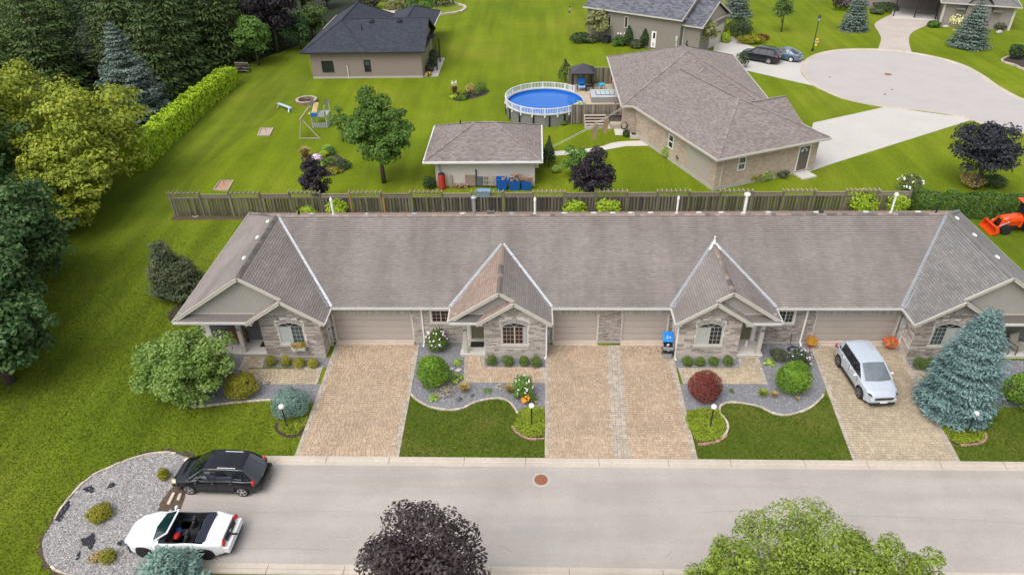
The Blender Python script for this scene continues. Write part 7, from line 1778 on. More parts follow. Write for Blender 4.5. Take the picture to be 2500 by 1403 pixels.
for px0, px1, py0, py1 in ((1485,1494,35,62),(1524,1535,41,68)):
    x0, x1, z0, z1 = gw(px0,px1,py0,py1); window(GH, x0, x1, z0, z1, .34, 1, 1, 1, .1, ('glass',), GR['trim'], None, .1, local=True, name='narrow_window')
x0, x1, z0, z1 = gw(1589,1604,78,115); mb = MB(); z0 = max(.1, z0); mb.box(x0,x1,.33,.44,z0,z1); d_ = part(mb, 'white_door', GR['white'], GH, local=True)
mb = MB(); mb.box(x0+.25,x1-.15,.31,.33,z0+1.2,z1-.15); part(mb, 'pane', GR['glass'], d_, local=True); mb = MB(); mb.box(x0+.3,x1-.3,.31,.33,z0+.2,z0+.65); part(mb, 'pet_flap', GR['glass'], d_, local=True)
for k, px in enumerate((1507,1514,1523)): x0, x1, z0, z1 = gw(px,px+5,80,85); mb = MB(); mb.sphere((x0+.15,.38,(z0+z1)/2),(.16,.1,.15),8,6); part(mb, 'wall_vent', GR['white'], GH, local=True)
x0, x1, z0, z1 = gw(1650,1656,89,100); mb = MB(); mb.box(x0,x1,.25,.44,z0,z1); mb.box(x0+.05,x0+.15,.35,.44,0,z0); mb.box(x1-.15,x1-.05,.35,.44,0,z0); part(mb, 'meter_box', GR['trim'], GH, local=True, kind='stuff')
mb = MB(); mb.box(Lg-.1,Lg+.0,.95,1.09,0,3.4); part(mb, 'downspout', GR['trim'], GH, local=True)
x0, x1, z0, z1 = gw(1480,1494,90,106); mb = MB(); mb.box(x0,x1,-.7,.2,0,.9); part(mb, 'air_conditioner', GR['iron'], GH, local=True, bevel=.03)
tree('weeping_willow', 'round weeping green tree at the left corner of the grey house', at(1462,103), 4.6, 2.0, 2.2, .2, 'willow', 3000, .34, 30, 320, .1, 'dome', ry=1.8)
tree('weeping_willow', 'weeping green tree at the garage corner of the grey house', at(1716,122), 4.0, 2.1, 1.9, .2, 'willow', 3000, .34, 30, 321, .1, 'dome')
for i, (px, py, r, h, lf) in enumerate(((1533,112,.75,2.6,'thuja'),(1572,117,.75,2.4,'thuja'),(1415,104,1.3,1.3,'thuja'),(1438,104,1.0,1.0,'cypress'),(1510,112,.9,1.2,'cedar'),(1553,117,.8,1.0,'cypress'),(1797,95,2.4,3.0,'thuja'),(1808,84,1.6,1.8,'cypress'),(1815,75,1.0,1.6,'light'),(1770,103,.7,1.3,'lime'))):
    shrub('border_shrub' if h < 2.2 else 'thuja', ['left cone shaped evergreen at the grey house wall', 'right cone shaped evergreen next to the white door', 'dark low bush at the far left of the grey house', 'low bush under the left weeping tree', 'green bush between weeping tree and evergreen', 'low bush between the two cone evergreens',
        'big dark bush beside the grey house garage', 'grey green clipped bush beside the far driveway', 'pale green bush on top of the clipped one', 'bright green bush at the garage door corner'][i], at(px,py), r, h, lf, 900, .24, 330+i, tight=.88)
shrub('gold_groundcover', 'golden yellow low bush behind the dark sport utility vehicle', at(1832,106), 1.9, 1.1, 'gold', 1300, .24, 345, ry=1.0)
shrub('red_groundcover', 'low rusty red bush beyond the golden one', at(1852,98), 1.6, .7, 'red', 700, .24, 346, ry=.6)
# house at the top right
TR = thing('grey_brick_house', 'grey brick house with arched dormer cut by the top edge at the right', 'house', (58.5,108.0,0), R(-23))
SG2 = [GR['shingle_grey'], GR['shingle_gap']]
hip(TR, None, -.5, 9.3, -.6, 10, 3.3, .5, SG2, 'y', seed=16, local=True, gutter=GR['trim'], c=.2, tab=.4)
mb = MB(); mb.box(0,8.7,0,9.5,0,3.2); part(mb, 'brick_wall', GR['brick_grey'], TR, local=True)
mb = MB(); arc = [(4.4+1.5*math.cos(t), 2.6+1.5*math.sin(t)) for t in [PI*k/12 for k in range(13)]]; mb.add([(x,-.35,z) for x,z in arc]+[(x,.3,z) for x,z in arc], [tuple(range(12,-1,-1))]+[(i,i+1,i+14,i+13) for i in range(12)]); mb.box(2.9,5.9,-.35,0,0,2.6); part(mb, 'arched_bay', GR['brick_grey'], TR, local=True)
mb = MB(); arc2 = [(4.4+1.75*math.cos(t), 2.6+1.75*math.sin(t)) for t in [PI*k/12 for k in range(13)]]
for (a, b), (c, d) in zip(arc2, arc2[1:]): mb.add([(a,-.7,b),(c,-.7,d),(c,3.6,d),(a,3.6,b)], [(0,1,2,3)])
mb.box(1.6,2.7,-.7,-.1,2.45,2.62); mb.box(6.1,7.2,-.7,-.1,2.45,2.62); part(mb, 'arched_dormer_roof', SG2[0], TR, local=True, kind='stuff')
window(TR, 3.7, 5.1, .9, 2.3, -.42, 2, 1, 1, .1, ('glass','glass'), GR['iron'], None, .1, local=True, name='arched_window')
mb = MB(); mb.box(8.6,8.9,-.1,.4,0,3.1); mb.box(-.05,.25,-.12,.2,0,3.1); part(mb, 'corner_pier', GR['trim'], TR, local=True, kind='stuff')
q = MB(); q.box(-14,-.2,8.5,18,0,3.3); part(q, 'rear_wing_wall', GR['brick_grey'], TR, local=True)
hip(TR, None, -14.5, 2, 8.0, 18.5, 3.4, .5, SG2, 'x', seed=17, local=True, gutter=GR['trim'], c=.2, tab=.4)
q = MB(); q.box(-6.2,-.1,2.5,8.5,0,.2); part(q, 'porch_slab', GR['porch'], TR, local=True)
q = MB()
for x in (-6,-3.2,-.4): q.box(x-.08,x+.08,2.6,2.76,.2,3.2)
part(q, 'porch_posts', GR['black'], TR, local=True, kind='stuff')
q = MB(); q.box(-3.2,-.4,2.65,2.72,.9,1.0); 
for k in range(24): q.box(-3.1+k*.112,-3.08+k*.112,2.67,2.7,.3,.9)
part(q, 'porch_railing', GR['black'], TR, local=True, kind='stuff')
q = MB(); q.box(-6.4,0,2.3,8.5,3.2,3.4); part(q, 'porch_roof', SG2[0], TR, local=True)
shrub('porch_flowers', 'orange red potted flowers on the porch of the grey brick house', at(2212,14), .35, 1.0, 'flower_orange', 160, .2, 350)
for i, (px, py, r, h, lf) in enumerate(((2335,62,1.6,1.9,'yellow_fl'),(2278,66,.9,.8,'cedar'),(2160,26,2.0,1.1,'thuja'),(2140,34,1.0,.9,'cypress'),(2050,25,1.4,2.4,'plum'),(2440,72,1.0,1.1,'cypress'),(2478,143,.95,1.7,'thuja'))):
    shrub('border_shrub', ['large cream flowering bush before the grey brick house', 'low green bush at the bend of the paver driveway', 'long dark clipped bush below the grey brick porch', 'low grey green bush beside the upper blue spruce', 'dark purple bush behind the upper blue spruce', 'bush near the white box of the grey brick house', 'dark evergreen bush in the edged bed at the right edge'][i], at(px,py), r, h, lf, 900, .25, 352+i, tight=.88)
for i, (px, py, s_) in enumerate(((2308,68,.7),(2330,76,.5),(2438,82,.85))):
    b = P(px,py); mb = MB(); mb.sphere((0,0,.15*s_*1.4),(s_*.7,s_*.4,.3*s_),9,6); loose(mb, 'boulder', GR['concrete'], ['pale boulder left of the right blue spruce', 'small pale boulder half behind the right blue spruce', 'largest pale boulder right of the right blue spruce'][i], 'boulder', b, .3*i, smooth=False)
mb = MB(); mb.box(-.35,.35,-.25,.25,0,1.3); b = P(2452,64); loose(mb, 'utility_box', GR['white'], 'white box at the corner of the grey brick house', 'box', b, -.4, .04)
eb = smooth(gp([(2500,172),(2472,160),(2444,150),(2462,140),(2500,130)]), 4); bo = sheet('edged_bed', [(p.x,p.y) for p in eb]+[(72,88)], .012, GR['mulch'], 'small edged bed with one dark bush at the right edge', 'planting bed'); edging(eb, bo, GR['edging'], .6, .2, .22)
# backyard pool and deck
PC = Vector((1.05,73.6,0)); PR = 4.15
po = thing('swimming_pool', 'round above ground pool with blue water and white railing', 'pool', PC)
mb = MB(); N = 48; mb.lathe([(PR,0),(PR,1.26)], n=N, cap=False); part(mb, 'pool_wall', pm('pool_wall_grey', (.20,.20,.20), .5, .15, 3), po, local=True)
mb = MB()
for k in range(16): t = 2*PI*k/16+.1; mb.obox((math.cos(t)*(PR+.05),math.sin(t)*(PR+.05),.65),(.10,.16,1.3),rz=t)
part(mb, 'wall_uprights', GR['black'], po, local=True, kind='stuff')
mb = MB(); mb.lathe([(PR-.13,1.24),(PR+.12,1.24),(PR+.12,1.31),(PR-.13,1.31),(PR-.13,1.24)], n=N, cap=False); part(mb, 'top_rail', pm('pool_rail', (.42,.43,.43), .4, .05, 4), po, local=True)
linerm = pm('blue_liner', (.015,.12,.48), .5, .12, 1.2)
mb = MB(); mb.lathe([(PR-.135,1.25),(PR-.135,.1),(0,.06)], n=N, cap=False); part(mb, 'pool_liner', linerm, po, local=True)
wm, nt, b_ = _new('pool_water'); b_.inputs['Base Color'].default_value = (.02,.20,.72,1); b_.inputs['Roughness'].default_value = .03; b_.inputs['Specular IOR Level'].default_value = .5; b_.inputs['Transmission Weight'].default_value = .35; b_.inputs['IOR'].default_value = 1.33
nn_ = _noise(nt, 2.5, 3, .5); _bump(nt, b_, nn_.outputs[0], .08, .02)
mb = MB(); mb.lathe([(PR-.136,1.04),(0,1.04)], n=N, cap=False); part(mb, 'water', wm, po, local=True)
ra = MB(); rp = []
t0, t1 = R(40), R(322); n = 120
for k in range(n+1):
    t = t0+(t1-t0)*k/n; c, s = math.cos(t)*(PR+.06), math.sin(t)*(PR+.06); ra.obox((c,s,1.62),(.03,.045,.56),rz=t)
part(ra, 'railing_pickets', GR['white'], po, local=True, kind='stuff')
for k in range(17):
    t = t0+(t1-t0)*k/16; mb = MB(); c, s = math.cos(t)*(PR+.06), math.sin(t)*(PR+.06); mb.obox((c,s,1.5),(.09,.09,.95),rz=t); mb.obox((c*1.012,s*1.012,1.12),(.12,.13,.22),rz=t); part(mb, 'railing_post', GR['white'], po, local=True)
for z in (1.36,1.93):
    mb = MB(); pts = [(math.cos(t0+(t1-t0)*k/64)*(PR+.06), math.sin(t0+(t1-t0)*k/64)*(PR+.06), z) for k in range(65)]
    for a, b in zip(pts, pts[1:]): mb.beam(a, b, .07, .06)
    part(mb, 'railing_rail', GR['white'], po, local=True)
mb = MB(); mb.tube([(3.45,-2.3,1.1),(3.3,-2.45,1.9),(3.6,-2.6,2.1),(3.9,-2.7,1.7),(3.95,-2.75,1.25)], .06, 8); mb.tube([(3.0,-2.75,1.1),(2.9,-2.9,1.9),(3.2,-3.05,2.1),(3.5,-3.15,1.7),(3.55,-3.2,1.25)], .06, 8); part(mb, 'ladder_rails', GR['white'], po, local=True, kind='stuff')
dk = thing('deck', 'pale wooden raised deck between pool and brick house', 'deck', (6.6,74.5,0))
dm = pm('deck_wood', (.50,.40,.30), .8, .12, 4, ovar=.10, stretch=(.3,2,1))
y = 70.35; k = 0
while y < 79.3:
    dx = 0 if abs(y-73.6) > PR+.1 else math.sqrt((PR+.13)**2-(y-73.6)**2)
    xa = max(3.75, 1.05+dx); mb = MB(); mb.box(xa, 9.3, y+.006, y+.134, 1.15, 1.2); part(mb, 'deck_board', dm, dk); y += .14
mb = MB(); mb.box(5.3,9.2,70.5,79.2,.0,1.14); part(mb, 'deck_skirt', GR['fence'], dk)
mb = MB(); mb.box(3.75,3.9,76.8,79.2,.0,1.14); part(mb, 'deck_skirt', GR['fence'], dk)
pf = thing('privacy_fence', 'dark board screen along the front of the deck', 'fence', (6.2,70.3,0))
x = 3.75
while x < 8.95: mb = MB(); mb.box(x+.008,x+.15,70.26,70.30,.9 if x > 5.0 else .05,2.0); part(mb, 'board', GR['fence'], pf); x += .158
for z in (1.99,.92): mb = MB(); mb.box(3.7 if z > 1 else 5,9.0,70.22,70.34,z,z+.07); part(mb, 'rail', GR['lattice'], pf)
for x in (3.75,5.02): mb = MB(); mb.box(x-.07,x+.07,70.18,70.36,0,2.06); part(mb, 'post', GR['lattice'], pf)
pf2 = thing('privacy_fence', 'dark board screen behind the gazebo and deck', 'fence', (7.6,79.35,0))
x = 3.8
while x < 10.5: mb = MB(); mb.box(x+.008,x+.15,79.33,79.37,1.2,3.0); part(mb, 'board', GR['fence'], pf2); x += .158
mb = MB(); mb.box(3.75,10.6,79.30,79.42,3.0,3.07); part(mb, 'cap_rail', GR['lattice'], pf2)
mb = MB()
for x in (3.8,6.5,9.2): mb.box(x-.07,x+.07,79.4,79.5,0,3.0)
part(mb, 'posts', GR['lattice'], pf2, kind='stuff')
gz = thing('gazebo', 'small dark metal roofed gazebo at the corner of the deck', 'gazebo', (5.25,77.9,1.2))
mb = MB(); mb.add([(-1.28,-1.3,2.0),(1.28,-1.3,2.0),(1.28,1.3,2.0),(-1.28,1.3,2.0),(-.06,0,2.72),(.06,0,2.72),(.06,.1,2.72),(-.06,.1,2.72)], [(0,1,5,4),(1,2,6,5),(2,3,7,6),(3,0,4,7),(4,5,6,7)])
gzm = pm('gazebo_metal', (.055,.055,.065), .5, .08, 3); part(mb, 'roof', gzm, gz, local=True)
mb = MB()
for sx in (-1,1):
    for k in range(12):
        q0 = -1.2+k*.218; f = 1-abs(q0)/1.28
        mb.beam((q0,-1.3,2.01),(q0,-1.3+1.3*f,2.01+.72*f),.02,.03) if sx < 0 else mb.beam((sx*1.28,q0,2.01),(sx*1.28*(1-f),q0*1,2.01+.72*f),.02,.03)
part(mb, 'roof_ribs', GR['black'], gz, local=True, kind='stuff')
for sx in (-1,1):
    for sy in (-1,1): mb = MB(); mb.box(sx*1.1-.05,sx*1.1+.05,sy*1.1-.05,sy*1.1+.05,0,2.0); part(mb, 'gazebo_post', GR['black'], gz, local=True)
mb = MB()
for sy in (-1,1): mb.box(-1.2,1.2,sy*1.2-.05,sy*1.2+.05,1.86,2.0); mb.box(sy*1.2-.05,sy*1.2+.05,-1.2,1.2,1.86,2.0)
part(mb, 'roof_frame', GR['black'], gz, local=True, kind='stuff')
bl = pm('bright_blue_cloth', (.01,.16,.55), .8, .15, 5); pb = pm('pale_blue_cloth', (.24,.46,.66), .8, .2, 9)
lc = thing('deck_chair', 'blue cushioned deck chair under the gazebo', 'chair', (5.1,77.15,1.2))
mb = MB(); mb.obox((0,-.15,.5),(.85,.7,.14)); part(mb, 'seat_cushion', pb, lc, local=True, bevel=.05)
mb = MB(); mb.obox((0,.3,.9),(.75,.14,.8),rx=-.35); part(mb, 'back_cushion', bl, lc, local=True, bevel=.05)
mb = MB(); mb.obox((.05,-.02,.64),(.45,.3,.12),rz=.3); part(mb, 'throw_pillow', GR['softtop'], lc, local=True, bevel=.04)
for sx in (-1,1): mb = MB(); mb.tube([(sx*.45,-.5,0),(sx*.45,-.48,.6),(sx*.45,.3,.62),(sx*.45,.45,0)], .025, 6); part(mb, 'chair_frame', GR['black'], lc, local=True)
st_ = thing('side_table', 'small black side table beside the deck chair', 'table', (6.0,77.0,1.2)); mb = MB(); mb.box(-.4,.4,-.3,.3,.5,.54); part(mb, 'table_top', GR['black'], st_, local=True)
for sx in (-1,1): 
    for sy in (-1,1): mb = MB(); mb.box(sx*.36-.02,sx*.36+.02,sy*.26-.02,sy*.26+.02,0,.5); part(mb, 'table_leg', GR['black'], st_, local=True)
ct = thing('play_table', 'turquoise water play table on the deck', 'table', (7.3,77.4,1.2)); tq = pm('turquoise_plastic', (.06,.42,.60), .4, .1, 5)
mb = MB(); mb.lathe([(.34,.42),(.42,.58),(.42,.64),(.36,.64),(.32,.52),(0,.5)], n=14); part(mb, 'basin', tq, ct, local=True)
for k in range(4): t = PI/4+k*PI/2; mb = MB(); mb.cyl((.32*math.cos(t),.32*math.sin(t),0),(.32*math.cos(t),.32*math.sin(t),.46),.045,n=6); part(mb, 'table_leg', pm('pale_plastic%d' % k, (.62,.66,.60), .5, .05, 4), ct, local=True)
mb = MB()
for k in range(7): mb.sphere((rnd.uniform(-.5,.5),rnd.uniform(-.2,.2),rnd.uniform(.15,.5)),rnd.uniform(.1,.2),8,6)
o = loose(mb, 'toy_heap', pm('toy_black', (.05,.05,.055), .6, .9, 4), 'heap of black and white toys behind the turquoise table', 'toys', (6.9,78.6,1.2)); o['kind'] = 'stuff'
hb = thing('storage_bench', 'grey storage box with a pink cloth on the deck', 'box', (9.0,77.0,1.2)); mb = MB(); mb.box(-.55,.55,-.4,.4,0,.95); part(mb, 'box_body', pm('grey_plastic', (.36,.36,.35), .6, .05, 4), hb, local=True, bevel=.03)
mb = MB(); mb.box(-.58,.58,-.43,.43,.96,1.06); o = mb.build('pink_cloth', pm('pink_cloth', (.60,.20,.21), .85, .1, 6), None, bevel=.04); o.location = (9.0,77.0,1.21); tag(o, 'pink cloth lying on the grey storage box', 'cloth')
ht = thing('hot_tub', 'square grey covered hot tub on the pale deck', 'hot tub', (7.45,74.3,1.2))
mb = MB(); mb.box(-1.5,1.5,-1.2,1.2,0,.55); part(mb, 'tub_cabinet', pm('tub_grey', (.25,.25,.26), .6, .06, 3), ht, local=True, bevel=.05)
mb = MB(); mb.box(-1.54,1.54,-1.24,1.24,.55,.66); part(mb, 'tub_cover', pm('cover_grey', (.42,.43,.44), .6, .05, 3), ht, local=True, bevel=.04)
mb = MB(); mb.box(-1.0,1.0,-.62,.55,.66,.69); part(mb, 'cover_frame', GR['iron'], ht, local=True)
for k in range(4): mb = MB(); mb.box(-.93+k*.48,-.50+k*.48,-.54,.47,.69,.705); part(mb, 'cover_panel', pm('pale_panel%d' % k, (.45,.52,.55), .3, .05, 3), ht, local=True)
for i, y in enumerate((72.3,71.2)):
    c_ = thing('patio_chair', ['brown wicker chair next to the hot tub', 'wicker chair with a grey cushion at the deck corner'][i], 'chair', (8.75,y,1.2)); mb = MB(); mb.box(-.4,.4,-.4,.4,.1,.42); mb.box(.3,.42,-.4,.4,.42,.85); part(mb, 'chair_shell', pm('wicker%d' % i, (.17,.12,.09), .8, .3, 20), c_, local=True, bevel=.04)
    mb = MB(); mb.box(-.38,.28,-.34,.34,.42,.52); part(mb, 'seat_cushion', GR['concrete'] if i else pm('brown_cushion', (.22,.15,.11), .9, .1, 6), c_, local=True, bevel=.04)
mb = MB(); mb.sphere((0,0,.2),(.22,.2,.22),10,7); mb.sphere((0,-.03,.5),(.15,.14,.15),10,7); mb.sphere((-.09,-.03,.63),.05,6,5); mb.sphere((.09,-.03,.63),.05,6,5); loose(mb, 'garden_statue', GR['concrete'], 'small pale stone statue between storage box and wicker chairs', 'statue', (8.85,74.9-1.4+1.5,1.2), smooth=True)
# steps, slabs, pump, clothes line
sp_ = thing('deck_steps', 'open wooden steps down from the deck to the lawn', 'steps', (6.1,69.6,0))
for k in range(5): mb = MB(); mb.box(5.1,7.2,70.2-.30*(k+1),70.2-.30*k,1.0-.2*k-.05,1.0-.2*k); part(mb, 'tread', GR['slatwood'], sp_)
for x in (5.08,7.2): mb = MB(); mb.beam((x,70.2,.95),(x,68.7,.05),.06,.24); part(mb, 'stringer', GR['slatwood'], sp_)
sheet('patio_slab', wk([(1429,317),(1429,303),(1518,301),(1500,315)]), .03, GR['porch'], 'pale concrete slab at the foot of the deck steps', 'slab')
sheet('patio_slab', wk([(1502,331),(1499,315),(1525,313),(1527,331)]), .03, GR['porch'], 'small pale concrete slab at the brick house corner', 'slab')
mb = MB(); mb.box(-.75,.75,-.5,.5,0,.45); b = P(1507,311); loose(mb, 'planter_box', GR['slatwood'], 'low wooden box beside the steps at the brick house', 'box', b, 0, .02)
hr = thing('hose_reel', 'coil of dark hose hanging on the brick house corner', 'hose', (8.75,66.75,.6)); mb = MB()
for k in range(5): mb.tube([(.28*(1+.06*k)*math.cos(t),-.03*k,.55+.32*(1+.05*k)*math.sin(t)) for t in [j*PI/8 for j in range(17)]], .02, 5)
part(mb, 'hose_coil', GR['iron'], hr, local=True, kind='stuff')
pu = thing('pool_pump', 'pool pump with black filter tank and pale hoses on a slab', 'pump', P(1352,303)); bk = GR['black']
mb = MB(); mb.box(-.9,.9,-.35,.5,0,.06); part(mb, 'slab', GR['concrete'], pu, local=True)
mb = MB(); mb.lathe([(.2,.06),(.27,.2),(.27,.6),(.18,.75),(.1,.78),(.1,.9),(0,.9)], (.1,.15,0), 14); part(mb, 'filter_tank', bk, pu, local=True, smooth=True)
mb = MB(); mb.cyl((-.5,0,.2),(-.05,-.1,.2),.12,n=10); part(mb, 'pump_motor', bk, pu, local=True)
mb = MB(); mb.sphere((.6,-.05,.2),(.22,.16,.14),10,7); part(mb, 'blue_cap', bl, pu, local=True)
for pts in ([(.1,.1,.85),(-.3,.1,1.1),(-.6,.4,.9),(-.3,.1,.5),(.2,-.2,.25),(.6,0,.2)], [(.75,.0,.25),(1.0,.2,.6),(1.0,.5,1.0),(.75,.6,1.1)]): mb = MB(); mb.tube(smooth and [Vector(p) for p in pts], .045, 8); part(mb, 'hose', pm('cream_hose', (.62,.55,.42), .6, .05, 5), pu, local=True, smooth=True)
hp = thing('heater', 'dark grey box heater beside the pool wall', 'heater', P(1321,306)); mb = MB(); mb.box(-.33,.33,-.3,.3,0,1.05); part(mb, 'heater_case', pm('heater_grey', (.09,.095,.105), .6, .1, 4), hp, local=True, bevel=.03); mb = MB(); mb.box(-.22,.22,-.315,-.3,.2,.75); part(mb, 'grille', bk, hp, local=True)
cl = thing('clothesline', 'pale clothesline running from the shed to the brick house', 'clothesline', (.7,60.8,0)); A = Vector((.62,60.6,1.1)); B_ = Vector((8.5,66.8,3.0))
for k in (0,1):
    mb = MB(); off = Vector((.05*k,-.25*k,.0)); mb.tube([A+off, (A+B_)/2+off+Vector((0,0,-.18)), B_+off], .010, 5); part(mb, 'line', GR['plate'], cl)
mb = MB(); mb.box(.0,.7,60.45,60.5,1.05,1.15); part(mb, 'bracket', GR['white'], cl)
for i, t in enumerate((.66,.80)):
    q = A.lerp(B_, t); mb = MB(); rows = []
    for a in range(7): rows.append([Vector((math.sin(a*1.1)*.05+.62*(b-2)/2*math.sin(PI*(a+.6)/7.2)*.8*.79, (b-2)/2*.62*math.sin(PI*(a+.6)/7.2)*.6, -a*.30)) for b in range(5)])
    mb.grid(rows); mb.grid([[p+Vector((.02,-.03,0)) for p in r] for r in rows]); o = loose(mb, 'towel', pm('beige_towel%d' % i, (.52,.37,.23), .9, .08, 6), ['larger beige towel hanging low on the clothesline', 'beige towel hanging nearer to the brick house'][i], 'towel', q+Vector((-.1,0,-.05)), .2, smooth=True)
for i, (px, py, r, h, lf) in enumerate(((1380,200,.95,2.6,'thuja'),(1388,297,.75,1.1,'plum'),(1415,290,.5,1.9,'lime'),(1375,304,.4,.5,'box'),(1529,333,.35,.6,'thuja'),(1588,340,.4,1.5,'thuja'),(1608,363,.5,1.7,'thuja'),(1628,383,.55,1.0,'hosta'),(1660,402,.4,1.5,'cypress'),(1808,165,.9,1.8,'thuja'))):
    shrub('border_shrub' if h < 2 else 'thuja', ['dark round topped evergreen behind the pool railing', 'dark purple bush at the foot of the pool wall', 'climbing bright green plant on the deck screen', 'small bush beside the purple one at the pool', 'tiny bush beside the window well', 'narrow evergreen at the inner corner of the brick house',
        'narrow evergreen first along the brick wing', 'pale hydrangea along the brick wing wall', 'slim evergreen near the garage panel of the brick wing', 'dark bush at the rear corner of the brick house'][i], at(px,py), r, h, lf, 800, .17, 370+i, tight=.88)
sheet('mulch_strip', wk([(1594,357),(1620,383),(1720,448),(1740,446),(1690,412),(1625,372),(1600,350)]), .011, GR['mulch'], 'dark mulch strip along the brick wing', 'mulch')
for i, (px, py, r, h, lf) in enumerate(((1835,438,.9,.8,'gold'),(1862,436,.9,.9,'hosta'),(1905,430,.7,.6,'cypress'))): shrub('border_shrub', ['yellow green bush below the brick house sash window', 'lighter bush in the middle below the brick house', 'low dark bush by the brick house side door'][i], at(px,py), r, h, lf, 600, .16, 385+i, tight=.86)
br2 = thing('rain_barrel', 'dark red barrel with black lid at the corner of the brick house', 'barrel', P(1762,437)); mb = MB(); mb.lathe([(.25,0),(.33,.3),(.33,.7),(.26,.95)], n=16); part(mb, 'barrel', pm('dark_red', (.20,.03,.02), .6, .1, 5), br2, local=True, smooth=True); mb = MB(); mb.lathe([(.33,.95),(.33,1.02),(0,1.04)], n=16); part(mb, 'lid', bk, br2, local=True)

# play set, fire pit, lounger, horseshoe pits, beds on the back lawn
pw_ = pm('grey_play_wood', (.36,.37,.37), .8, .15, 5)
ps = thing('play_tower', 'weathered grey wooden play tower with swing frame on the lawn', 'play set', (-22.3,70.5,0))
for sx in (-1,1):
    for sy in (-1,1): mb = MB(); mb.box(sx*.75-.05,sx*.75+.05,sy*.9-.05,sy*.9+.05,0,2.3); part(mb, 'tower_post', pw_, ps, local=True)
for k in range(9): mb = MB(); mb.box(-.8,.8,-.95+k*.21,-.76+k*.21,1.2,1.24); part(mb, 'floor_board', pw_, ps, local=True)
for k in range(8): mb = MB(); mb.box(-.75+k*.2,-.62+k*.2,-.97,-.94,.05,.6); part(mb, 'wall_slat', pw_, ps, local=True)
for k in range(8): mb = MB(); mb.box(.80,.83,-.9+k*.23,-.77+k*.23,.05,.7); part(mb, 'wall_slat', pw_, ps, local=True)
for k in range(8): mb = MB(); mb.box(-.75+k*.2,-.64+k*.2,-.95,-.92,1.24,1.75); part(mb, 'rail_slat', pw_, ps, local=True)
for sx in (-1,1): mb = MB(); mb.beam((sx*.75,-.9,2.28),(sx*.75,.9,2.28),.09,.09); mb.add([(sx*.75,-.9,2.3),(sx*.75,.9,2.3),(sx*.75,0,2.9)],[(0,1,2)]); part(mb, 'roof_gable', pw_, ps, local=True, kind='stuff')
mb = MB(); mb.beam((-.85,-.9,2.2),(-.85,-4.2,2.15),.1,.12); part(mb, 'swing_beam', GR['slatwood'], ps, local=True)
for sx in (-1.15,.95): mb = MB(); mb.beam((-.85+.0,-3.8,2.15),(-.2+sx,-3.85,0),.09,.09); part(mb, 'swing_leg', GR['slatwood'], ps, local=True)
mb = MB(); mb.beam((-1.35,-3.85,.08),(.75,-3.85,.08),.08,.08); part(mb, 'swing_foot', GR['slatwood'], ps, local=True)
mb = MB(); mb.obox((-.55,.2,1.7),(.5,1.7,.05),rx=.45); part(mb, 'slide', pm('faded_slide', (.60,.42,.20), .5, .2, 5), ps, local=True)
mb = MB(); mb.box(-1.0,-.45,-1.0,-.3,1.5,1.56); part(mb, 'swing_seat', pm('yellow_plastic', (.62,.55,.06), .5, .1, 5), ps, local=True)
mb = MB(); mb.box(-.7,-.1,-1.05,-.98,1.3,1.65); part(mb, 'blue_panel', bl, ps, local=True)
fp = thing('fire_pit', 'round stone ringed fire pit on the lawn', 'fire pit', P(749,250)); 
for k in range(22):
    t = 2*PI*k/22; mb = MB(); mb.obox((1.05*math.cos(t),1.05*math.sin(t),.17),(.24,.29,.34),rz=t); part(mb, 'ring_stone', GR['edging_red'], fp, local=True, bevel=.02); mb = MB(); mb.obox((1.05*math.cos(t),1.05*math.sin(t),.365),(.27,.30,.05),rz=t); part(mb, 'cap_stone', GR['slatwood'], fp, local=True)
mb = MB(); mb.lathe([(.95,.05),(0,.07)], n=20); part(mb, 'ash_floor', GR['mulch'], fp, local=True)
for k in range(3): mb = MB(); mb.cyl((-.3,0,.12),(.3,0,.14),.05,n=6); o = part(mb, 'charred_log', GR['slatwood'] if k == 0 else GR['iron'], fp, local=True); o.rotation_euler = (0,0,k*1.1); o.location = (.2,0,.02+.05*k)
a = P(681,262); b = P(712,274); d_ = b-a; lb = thing('lawn_bench', 'pale blue narrow bench standing on the lawn by the fire pit', 'bench', (a+b)/2, math.atan2(d_.y,d_.x)); L_ = d_.length/2; lbm = pm('pale_blue_plastic', (.45,.58,.70), .5, .05, 4)
for k in range(3): mb = MB(); mb.box(-L_,L_,-.16+k*.12,-.06+k*.12,.44,.48); part(mb, 'seat_slat', lbm, lb, local=True)
for sx in (-1,1):
    for sy in (-1,1): mb = MB(); mb.beam((sx*(L_-.25),sy*.1,.44),(sx*(L_-.12),sy*.3,0),.14,.06); part(mb, 'bench_leg', lbm, lb, local=True)
for i, (c4) in enumerate(([(629,332),(638,314),(667,314),(658,332)], [(522,464),(537,443),(570,442),(556,466)])):
    q = gp(c4); hpit = thing('horseshoe_pit', ['small sandy horseshoe pit in the middle of the left lawn', 'reddish horseshoe pit just behind the left end of the fence'][i], 'pit', sum(q, Vector())/4, 0, 'horseshoe pits on the lawn')
    mb = MB(); mb.poly([v+Vector((0,0,.015)) for v in q]); part(mb, 'sand', pm('pit_sand%d' % i, (.42,.33,.27) if i == 0 else (.40,.24,.17), .95, .2, 6), hpit)
    for u_, v_ in zip(q, q[1:]+q[:1]): mb = MB(); mb.beam(u_+Vector((0,0,.05)), v_+Vector((0,0,.05)), .09, .1); part(mb, 'frame_board', GR['slatwood'], hpit)
    c_ = sum(q, Vector())/4; mb = MB(); mb.cyl(c_+Vector((0,.2,0)), c_+Vector((0,.1,.4)), .02, n=6); part(mb, 'stake', GR['iron'], hpit)
b1 = smooth(gp([(1098,236),(1105,228),(1140,225),(1180,222),(1195,222),(1185,232),(1150,242),(1115,247)]), 4, True); sheet('flower_bed', b1, .012, GR['mulch'], 'island flower bed on the lawn left of the pool', 'planting bed')
